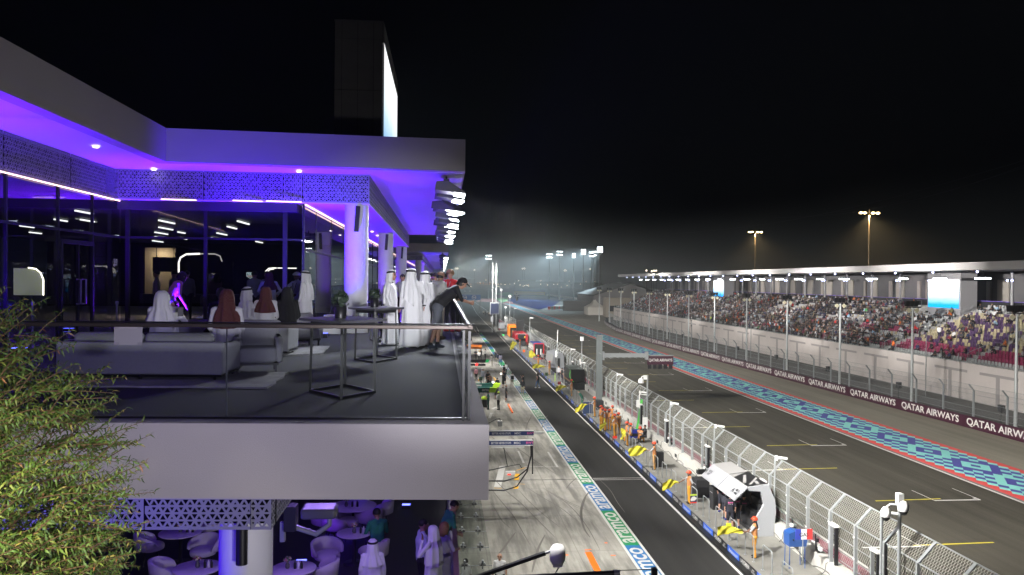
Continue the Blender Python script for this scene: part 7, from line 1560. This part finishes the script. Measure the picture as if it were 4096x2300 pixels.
for i, (px, py) in enumerate(((3345, 1385+165), (2962, 1388+95), (2873, 1372), (2740, 1350), (3178, 1440), (3500+465, 1610))):
    pass
for i, y in enumerate((64.5, 80, 95.5, 111, 126, 141, 156)):
    t = thing('loudspeaker', 'black box loudspeaker on short post behind the hoarding, %s from the right' % ordn(i+1), 'loudspeaker', (48.6, y, 0), group='black box loudspeakers behind the hoardings'); MB().tube([(0, 0, 0), (0, 0, 1.5)], .03, M_black, 6).build('post', t); MB().box((-.16, -.28, 1.35), (.16, .28, 2.0), M_black).build('box', t)
# pitched hall, tents left of the stand
h = thing('gabled_hall', 'dim grey gabled hall left of the grandstand', 'hall', (80, 330, 0)); MB().prism([(-16, 0), (-16, 6.5), (0, 11.5), (16, 6.5), (16, 0)], 'y', 0, 40, mat('hall_wall', (.28, .26, .25), .9)).build('wall', h); MB().prism([(-16.4, 6.4), (0, 11.6), (16.4, 6.4), (16.4, 6.9), (0, 12.1), (-16.4, 6.9)], 'y', -.5, 40.5, mat('hall_roof', (.10, .10, .10), .8)).build('roof', h)
o = MB().box((0, 0, 0), (9, 6, 6.8), mat('block_wall', (.33, .28, .22), .9)).box((1, -.03, 2), (4, -.001, 4), M_dark).build('service_block', loc=(58, 275, 0)); tag(o, 'small beige service block before the hall', 'building')
for i, (px, py, Y) in enumerate(((2375, 1198, 300), (2381, 1197, 290), (1860, 1160, 900), (1880, 1160, 900), (1840, 1162, 850))):
    q = aty(px, py, Y); s = 3.2 if i < 2 else 9; b = MB(); b.add([(-s, -s, -s*.9), (s, -s, -s*.9), (s, s, -s*.9), (-s, s, -s*.9), (-.3*s, -.3*s, -s*.45), (.3*s, -.3*s, -s*.45), (.3*s, .3*s, -s*.45), (-.3*s, .3*s, -s*.45), (0, 0, 0)], [(0, 1, 5, 4), (1, 2, 6, 5), (2, 3, 7, 6), (3, 0, 4, 7), (4, 5, 8), (5, 6, 8), (6, 7, 8), (7, 4, 8)], mat('tent_white', (.6, .56, .5), .8)); b.box((-s, -s, -s*1.8 if i < 2 else -s*1.4), (s, s, -s*.9), MATS['tent_white']); o = b.build('tent', loc=q); tag(o, 'pale peaked tent %s' % (('left of the small service block', 'right beside the first small tent', 'in the far haze above the gantry', 'in the far haze right of gantry emblems', 'in the far haze left of gantry emblems')[i]), 'tent')
# far walls and low buildings
o = MB().add([(67, 735, 0), (90, 690, 0), (90, 690, 3.2), (67, 735, 3.2), (67, 736, 0), (90.5, 691, 0), (90.5, 691, 3.2), (67, 736, 3.2)], [(0, 1, 2, 3), (5, 4, 7, 6), (3, 2, 6, 7), (1, 5, 6, 2)], mat('yellow_wall', (.55, .35, .05), .7)).build('barrier_wall'); tag(o, 'distant yellow barrier wall behind the blue run-off', 'wall')
o = MB().add([(90.5, 690, 0), (95, 560, 0), (95, 560, 7), (90.5, 690, 7)], [(0, 1, 2, 3)], M_link2).box((92, 540, 0), (93, 690, 1.2), M_gw).build('far_barrier'); tag(o, 'distant fence and wall right of the yellow barrier', 'fence')
o = MB().box((52, 335, 0), (75, 337, 4.2), mat('dim_stand_wall', (.16, .15, .15), .9)).build('far_wall'); tag(o, 'dim low wall behind the blue run-off at right', 'wall')
b = MB()
for k in range(14): b.lathe((47+k*.9, 345+k*1.2, 0), [(.6, 0), (.6, 1.3)], M_red if k % 3 == 0 else M_gc, 10)
o = b.build('tyre_stack'); tag(o, 'row of red and grey tyre stacks beside the blue run-off', 'tyre wall')
for i, (x, y, w_, h_) in enumerate(((-10, 1300, 120, 9), (130, 1400, 90, 12), (250, 1500, 140, 8), (420, 1600, 120, 14), (10, 1700, 60, 16), (560, 1500, 120, 9))):
    o = MB().box((0, 0, 0), (w_, 30, h_), mat('far_building', (.10, .10, .10), .9)).box((2, -.5, h_), (w_*.4, 20, h_+3), MATS['far_building']).build('distant_building', loc=(x, y, 0)); tag(o, 'dim low building on the hazy horizon, %s from the left' % ordn(i+1), 'building')
# ================================================================== MASTS, FAR LAMPS
M_ml = emis('mast_lamp', (.90, .97, 1.0), 9)
LB = []
def mast(px, ytop, Y, label, rows=2, cols=4, w_=4.2, power=30000, tgt=(20, 180, 0), scale=1.0):
    q = aty(px, ytop, Y); t = thing('floodlight_mast', label, 'floodlight mast', (q.x, Y, 0)); zt = q.z
    MB().tube([(0, 0, 0), (0, 0, zt)], [.45, .28], M_steel, 8).build('pole', t)
    MB().box((-w_/2, .1, zt-2.6), (w_/2, .3, zt+.6), M_black).build('frame', t)
    b = MB()
    for r in range(rows):
        for c in range(cols): x = -w_/2+w_*(c+.5)/cols; z = zt-1.9+2.2*r/max(1, rows-1) if rows > 1 else zt-.8; b.box((x-w_/cols*.36, -.1, z-.26), (x+w_/cols*.36, .08, z+.26), M_ml)
    b.box((-w_/2+.1, .085, zt-2.2), (w_/2-.1, .098, zt+.5), M_ml if 0 else M_black); b.build('lamp_bank', t)
    d = V(tgt)-V((q.x, Y, zt)); light('mast_beam', 'SPOT', (q.x, Y-.6, zt-.8), power*.24, (.70, .90, 1.0), (q.x-42, Y-45, 0), .6, spot=1.0, blend=.5)
mast(1955, 1024, 560, 'single floodlight mast standing left over the far pit exit', tgt=(-60, 420, 0), power=1.3e6, w_=4.4)
mast(2198, 1019, 550, 'leftmost floodlight mast of the distant row', tgt=(40, 420, 0), power=1.3e6, w_=4.4)
mast(2239, 1008, 530, 'second floodlight mast of the distant row', tgt=(30, 360, 0), power=1.3e6, w_=4.0)
mast(2295, 1018, 520, 'slim floodlight mast third in the distant row', rows=3, cols=2, tgt=(50, 360, 0), power=8e5, w_=2.2)
mast(2334, 1002, 430, 'floodlight mast with two lamp clusters fourth in the distant row', rows=4, cols=2, tgt=(30, 260, 0), power=1.1e6, w_=2.8)
mast(2366, 1012, 460, 'floodlight mast fifth in the distant row', tgt=(20, 300, 0), power=8e5, w_=2.8); mast(2378, 1009, 480, 'floodlight mast close behind the fifth one', tgt=(30, 300, 0), power=6e5, w_=2.2)
mast(2400, 992, 400, 'tallest brightest floodlight mast at the right of the row', rows=4, cols=3, tgt=(10, 200, 0), power=1.2e6, w_=3.0)
# warm street masts behind the stand
def warm(px, yl, Y, label, n=4, s=1.0):
    q = aty(px, yl, Y); t = thing('street_lamp_mast', label, 'street lamp', (q.x, Y, 0)); MB().tube([(0, 0, 0), (0, 0, q.z+(6 if s > 1 else 1))], [.35*s, .08], mat('tan_pole', (.42, .33, .22), .6), 8).build('pole', t)
    MB().box((-2.6*s, -.1, q.z-.25), (2.6*s, .1, q.z-.1), M_black).build('crossbar', t)
    for k in range(n):
        x = (-2.45, -1.35, 1.0, 2.35)[k]*s; MB().ball((x, -.2, q.z+.05), .48*s, emis('warm_lamp', (1, .72, .32), 22), 12, 7, (1, 1, .55)).build('lamp', t)
    light('street_beam', 'SPOT', (q.x, Y, q.z-.5), 60000, (1, .7, .35), (q.x, Y-8, 0), .5, spot=2.4, blend=.8)
warm(3477, 853, 205, 'tall warm street lamp mast with four lamps behind grandstand at right', s=1.0); warm(3021, 929, 300, 'tall warm lamp mast with four lamps behind the middle of the grandstand', s=1.0)
t = thing('power_line', 'thin overhead wires crossing the night sky at upper right', 'wires', (0, 0, 0)); b = MB(); 
for a_, c_ in (((2700, 935), (4096, 642)), ((3100, 870), (4096, 670)), ((3300, 852), (4300, 585))): p, q = aty(*a_, 420), aty(*c_, 260); b.tube([p+(q-p)*u-V((0, 0, 5*math.sin(PI*u))) for u in np.linspace(0, 1, 14)], .035, M_steel, 4)
b.build('wire', t)
# distant lamps
M_fl = emis('far_lamp', (1, .82, .62), 4); M_flo = emis('far_lamp_orange', (1, .45, .18), 1.6)
FAR = [(1823, 1074), (1830, 1074), (1898, 1080), (1944, 1120), (2074, 1123), (2090, 1074), (2098, 1074), (2163, 1123), (2163, 1137), (2258, 1082), (2264, 1082), (2277, 1125), (2360, 1076), (1938, 1161), (2380, 1126), (1884, 1146), (2345, 1126), (2004, 1136), (2020, 1138), (2080, 1140), (2110, 1142), (2058, 1134), (2190, 1140), (2215, 1138), (1990, 1121), (1920, 1130)]
for i, (px, py) in enumerate(FAR):
    q = aty(px, py, 1250); t = thing('distant_lamp', 'small pale lamp glowing in the far haze beyond track, %s listed left to right' % ordn(sorted(FAR).index((px, py))+1), 'lamp', q, group='distant lamps beyond the circuit'); MB().ball((0, 0, 0), 1.0 if py < 1100 else .65, M_fl, 8, 5).build('bulb', t); MB().tube([(0, 0, -q.z), (0, 0, -1)], .15, M_blackm, 4).build('pole', t)
random.seed(5)
for i in range(34):
    px = random.uniform(1840, 1990) if i < 20 else random.uniform(1990, 2330); py = random.uniform(1131, 1137) if i < 20 else random.uniform(1136, 1150); q = aty(px, py, 1270); b = MB().box((-.8, 0, -.3), (.8, .4, .3), M_flo if i < 22 else M_fl).box((-.12, .1, -q.z), (.12, .3, -.5), M_blackm); o = b.build('distant_lamp', loc=q); tag(o, 'tiny orange or pale light in the low strip of city lights on the horizon', 'lamp', 'city lights on the horizon')
for i, (px, py) in enumerate(((2607, 1085), (2616, 1083), (2625, 1083), (2586, 1082), (3500, 1160))):
    if px > 3000: continue
    q = aty(px, py, 500); o = MB().ball((0, 0, 0), .55, M_fl, 8, 5).tube([(0, 0, -q.z), (0, 0, 0)], .12, M_blackm, 4).build('distant_lamp', loc=q); tag(o, 'small warm lamp just above the far end of the grandstand roof', 'lamp', 'lamps above the far grandstand roof')
q = aty(2067, 1190, 250); o = MB().ball((0, 0, 0), .5, M_blackm, 8, 5).box((-.8, -.4, .5), (.8, .4, .75), M_blackm).box((-.3, -.3, -1.1), (.3, .3, -.4), M_blackm).tube([(0, 0, .7), (0, 0, 1.4)], .1, M_black, 5).build('cable_camera', loc=q); tag(o, 'small black suspended cable camera over the track', 'camera')
# ================================================================== ROOF-EDGE FLOODLIGHTS (main light of the pit straight)
def flood(x, y, z, ang, label, w_=.85, big=1.0, power=0, tgt=None, spread=2.2, lit=True, vis=True):
    t = thing('roof_edge_floodlight', label, 'floodlight', (x, y, z), ang, group='floodlights under the pit building roof edge')
    # wedge housing: local +X points to the track
    MB().prism([(-.42*big, .02), (-.38*big, .25*big), (-.05*big, .27*big), (.42*big, -.03*big), (.42*big, -.08*big), (-.1*big, -.02)], 'y', -w_/2*big, w_/2*big, mat('flood_housing', (.11, .11, .12), .45)).build('housing', t)
    MB().prism([(.12*big, -.05), (.42*big, -.085*big), (.42*big, -.125*big), (.12*big, -.075)], 'y', -w_*.46*big, w_*.46*big, M_lamp).build('lens', t)
    MB().tube([(-.1, 0, .24*big), (-.1, 0, ZC-z)], .03, M_black, 6).box((-.18, -.12, .28*big), (-.02, .12, .36*big), M_black).build('bracket', t)
YS = [22.6, 24.4, 26.6, 28.0, 30.5, 33.0, 35.5, 38.2, 41.0, 43.4, 46.0, 48.2, 50.4]
for i, y in enumerate(YS): flood(.28-.004*y, y, 14.93 if i < 2 else 14.85-.03*(i % 3), (.0, .1, -.5, .35, -.1, .2, -.45, .1, .3, -.2, .2, -.3, .1)[i], 'wedge floodlight under the roof edge, %s from the near corner' % ordn(i+1), big=1.0)
for i, y in enumerate([84, 88, 93, 98, 104, 110, 117, 125, 134, 145, 158, 175, 195]): flood(.1, y, 14.9, (.2, -.3, .1)[i % 3], 'far wedge floodlight under distant roof, %s from its near corner' % ordn(i+1))
KW = (1.0, .975, .93)
# beams: one area lamp per pair of fixtures, aimed at the track
for y, p, tx_, ty_ in ((-16, 900, 18, -12), (24.4, 5600, 25, 36), (34, 4200, 25, 48), (45, 4200, 25, 60), (62, 4200, 25, 78), (84, 4300, 25, 100), (98, 4300, 25, 116), (114, 4500, 25, 134), (132, 4500, 25, 154), (152, 5000, 25, 180), (178, 6500, 25, 215), (205, 9000, 25, 260)):
    light('flood_beam', 'AREA', (.95, y, 14.75), p*(.52 if y > 0 else .40), KW, (tx_+5, ty_, 0), .9, .5, spread=1.0)
for y in (21, 32, 45, 60, 76, 94, 114, 136, 162):  # extra beams along the roof edge, added to brighten the apron
    light('apron_beam', 'AREA', (1.2, y, 14.6), (1050 if y == 21 else 720) if y < 100 else 1050, (1, .975, .93), (8.4, y+4, 0), .8, .5, spread=1.24)
# spill on the terrace from the floodlight row, and unseen lamps added behind the camera
light('flood_spill', 'AREA', (.35, 21.2, 14.6), 75, (.9, .93, 1), (-.7, 16.5, ZF), .7, .3, spread=1.0)
light('flood_spill', 'AREA', (.35, 26.5, 14.6), 90, (.9, .93, 1), (-.8, 19, ZF), .7, .3, spread=1.2)
light('unseen_rear_lamp', 'AREA', (9.0, -9.0, 8.3), 112, (.99, .96, 1.0), (-2.0, 8.4, 10.3), .6, .6, spread=.85)  # unseen lamp without fixture, placed to light the terrace slab face
light('flood_spill', 'AREA', (1.5, -3, 13.3), 46, (.95, .95, 1), (-.9, 18.5, 11.9), .4, .4, spread=.36)
for y in (70, 95, 120, 150, 185): light('stand_fill_beam', 'AREA', (.8, y, 14.5), 1700, KW, (58, y+22, 14.0), .6, .3, spread=.42)  # extra narrow beams without fixtures, added to brighten the grandstand fascia
light('unseen_rear_lamp', 'AREA', (3.5, -4, 13.3), 15, (.62, .56, 1.0), (-4.2, 11.7, 11.1), .8, .5, spread=.5)  # lilac fill added behind the camera to lift the sofa back
light('planter_lamp', 'AREA', (-1.7, .9, 12.9), 35, (1.0, .92, .66), (-2.7, 4.2, 10.2), .25, spread=.9)  # unseen warm lamp, placed so that it lights the tree alone
# ================================================================== TREE
tr = thing('feathery_tree', 'feathery tree with small paired leaflets leaning in at the left edge', 'tree', (-3.0, 4.4, 5.51))
M_leaf = newmat('leaflet', .55); ml, nn = M_leaf; ge = nn.n('ShaderNodeNewGeometry'); rnd = ge.outputs['Random Per Island']; a_l = nn.n('ShaderNodeAttribute'); a_l.attribute_name = 'Col'
nn.t.links.new(a_l.outputs['Color'], _b(ml).inputs['Base Color']); _b(ml).inputs['Subsurface Weight'].default_value = 0.0
M_bark = mat('bark', (.16, .10, .055), .85, var=.3, vs=20)
random.seed(21); rr = random.Random(21)
def frond(L=.045):
    """one small arching leaf of fused paired leaflets: a narrow notched blade along +X"""
    vs = []; fs = []; n = 7
    for i in range(n+1):
        u = i/n; x = L*(u-.12*u*u); z = .22*L*math.sin(PI*u)-.55*L*u*u; w_ = L*.125*(math.sin(PI*min(1, u*.86+.10))**.6)*(1.0 if i % 2 else .62)
        vs += [V((x, -w_, z-.3*w_)), V((x, 0, z)), V((x, w_, z-.3*w_))]
    for i in range(n):
        k = 3*i; fs += [(k, k+1, k+4, k+3), (k+1, k+2, k+5, k+4)]
    return np.array([tuple(v) for v in vs]), fs
fv, ff = frond(.055); VV = []; FF = []; CC = []; base = 0; tw_ = MB()
C0 = V((-3.15, 4.3, 10.7)); trunk = MB().tube([(0, 0, 0), (.05, .02, 2.0), (-.08, .0, 3.6), (.0, -.05, 4.7), (.1, .0, 5.6)], [.12, .10, .08, .06, .03], M_bark, 10); trunk.build('trunk', tr)
def silhouette(px, py):
    """allowed outline of crown in the view used to size the tree: right limit as a function of height"""
    pts = [(1000, 25), (1060, 90), (1150, 95), (1300, 70), (1400, 200), (1480, 190), (1540, 290), (1600, 360), (1700, 400), (1800, 470), (1880, 460), (1960, 440), (2060, 450), (2150, 430), (2230, 420), (2300, 440), (2420, 440)]
    for (a, b_), (c, d) in zip(pts[:-1], pts[1:]):
        if a <= py <= c: return px < b_+(d-b_)*(py-a)/(c-a)
    return False
nb = 0; tries = 0
while nb < 1700 and tries < 9000:
    tries += 1
    # branch base within an ellipsoid around the trunk, twig grows outward and up
    u = V((rr.gauss(0, 1), rr.gauss(0, 1), rr.gauss(0, 1))).normalized(); rad = rr.random()**.38
    p = C0+V((u.x*1.6, u.y*.95, u.z*2.6))*rad+V((0, 0, -.75)); px, py = px_of(*p)
    if px < -260 or py > 2420 or py < 980 or not silhouette(px+rr.uniform(20, 110), py): continue
    if py < 1400 and rr.random() < .25: continue
    d = V((u.x*.7+.55+rr.uniform(-.35, .35), u.y*.6-.1, .55+rr.uniform(-.6, .6))).normalized(); L = rr.uniform(.14, .42); q = [p]
    for k in range(1, 6): d = (d+V((rr.uniform(-.12, .12), rr.uniform(-.12, .12), -.09*rr.random()))).normalized(); d2 = d; q.append(q[-1]+d2*L/5)
    nb += 1; tw_.tube([v-V(tr.location) for v in q], [.005, .0045, .004, .003, .002, .0012], M_bark, 4, False)
    nf = int(L/.014); roll_ = rr.uniform(0, PI)
    for k in range(nf):
        t = (k+.5)/nf; seg = min(4, int(t*5)); pos = q[seg]+(q[seg+1]-q[seg])*(t*5-seg); ax = (q[seg+1]-q[seg]).normalized(); side = (Matrix.Rotation(roll_, 3, ax) @ ax.orthogonal().normalized())*(1 if k % 2 else -1)
        f = (side*rr.uniform(.6, 1)+ax*rr.uniform(.2, .9)+V((rr.uniform(-.3, .3), rr.uniform(-.3, .3), rr.uniform(-.1, .5)))).normalized(); up = (V((rr.uniform(-.8, .8), rr.uniform(-1.2, .2), rr.uniform(.3, 1.2)))); yv = up.cross(f).normalized(); zv = f.cross(yv); s = rr.uniform(.65, 1.15)*(1.0-.35*t)
        M = np.array([f, yv, zv])*s; VV.append(fv@M+np.array(pos-V(tr.location))); FF += [tuple(base+i for i in g_) for g_ in ff]; base += len(fv)
        g0 = rr.random(); br = .45+.75*rr.random(); col = np.array((.085+.15*g0*g0, .16+.11*g0, .03+.02*g0))*br
        if t > .85 and rr.random() < .12: col = np.array((.36, .30, .08))
        if rr.random() < .006: col = np.array((.35, .16, .06))
        CC.append(np.tile(np.append(col, 1), (len(fv), 1)))
me = bpy.data.meshes.new('crown'); VV = np.concatenate(VV); FA = np.array(FF, np.int32).ravel(); me.vertices.add(len(VV)); me.vertices.foreach_set('co', VV.ravel()); me.loops.add(len(FA)); me.loops.foreach_set('vertex_index', FA); me.polygons.add(len(FA)//4); me.polygons.foreach_set('loop_start', np.arange(0, len(FA), 4, dtype=np.int32)); me.update(calc_edges=True); me.materials.append(ml); ca = me.color_attributes.new('Col', 'FLOAT_COLOR', 'POINT'); ca.data.foreach_set('color', np.concatenate(CC).ravel()); me.update()
cr = bpy.data.objects.new('crown', me); COL.objects.link(cr); cr.parent = tr
tw_.build('branches', tr)
# boughs linking trunk with crown
bg_ = MB()
for k in range(16):
    u = V((rr.gauss(.5, .8), rr.gauss(0, .7), rr.gauss(.2, .8))); a = V((0, 0, rr.uniform(3.2, 5.4))); e = a+u.normalized()*rr.uniform(.7, 1.3); bg_.tube([a, (a+e)/2+V((0, 0, .12)), e], [.035, .02, .008], M_bark, 6)
bg_.build('bough', tr)
# ================================================================== HAZE
def haze(dens=.00050):
    m = bpy.data.materials.new('night_haze'); m.use_nodes = True; t = m.node_tree; t.nodes.clear(); o = t.nodes.new('ShaderNodeOutputMaterial'); v = t.nodes.new('ShaderNodeVolumePrincipled')
    v.inputs['Color'].default_value = (.86, .92, .95, 1); v.inputs['Density'].default_value = dens; v.inputs['Anisotropy'].default_value = .35; t.links.new(v.outputs[0], o.inputs['Volume'])
    b = MB().box((-1600, -260, -1.2), (2600, 4100, 60), m); o = b.build('haze'); tag(o, 'thin lit night haze over the whole circuit', 'haze', None, 'stuff'); return o
haze()
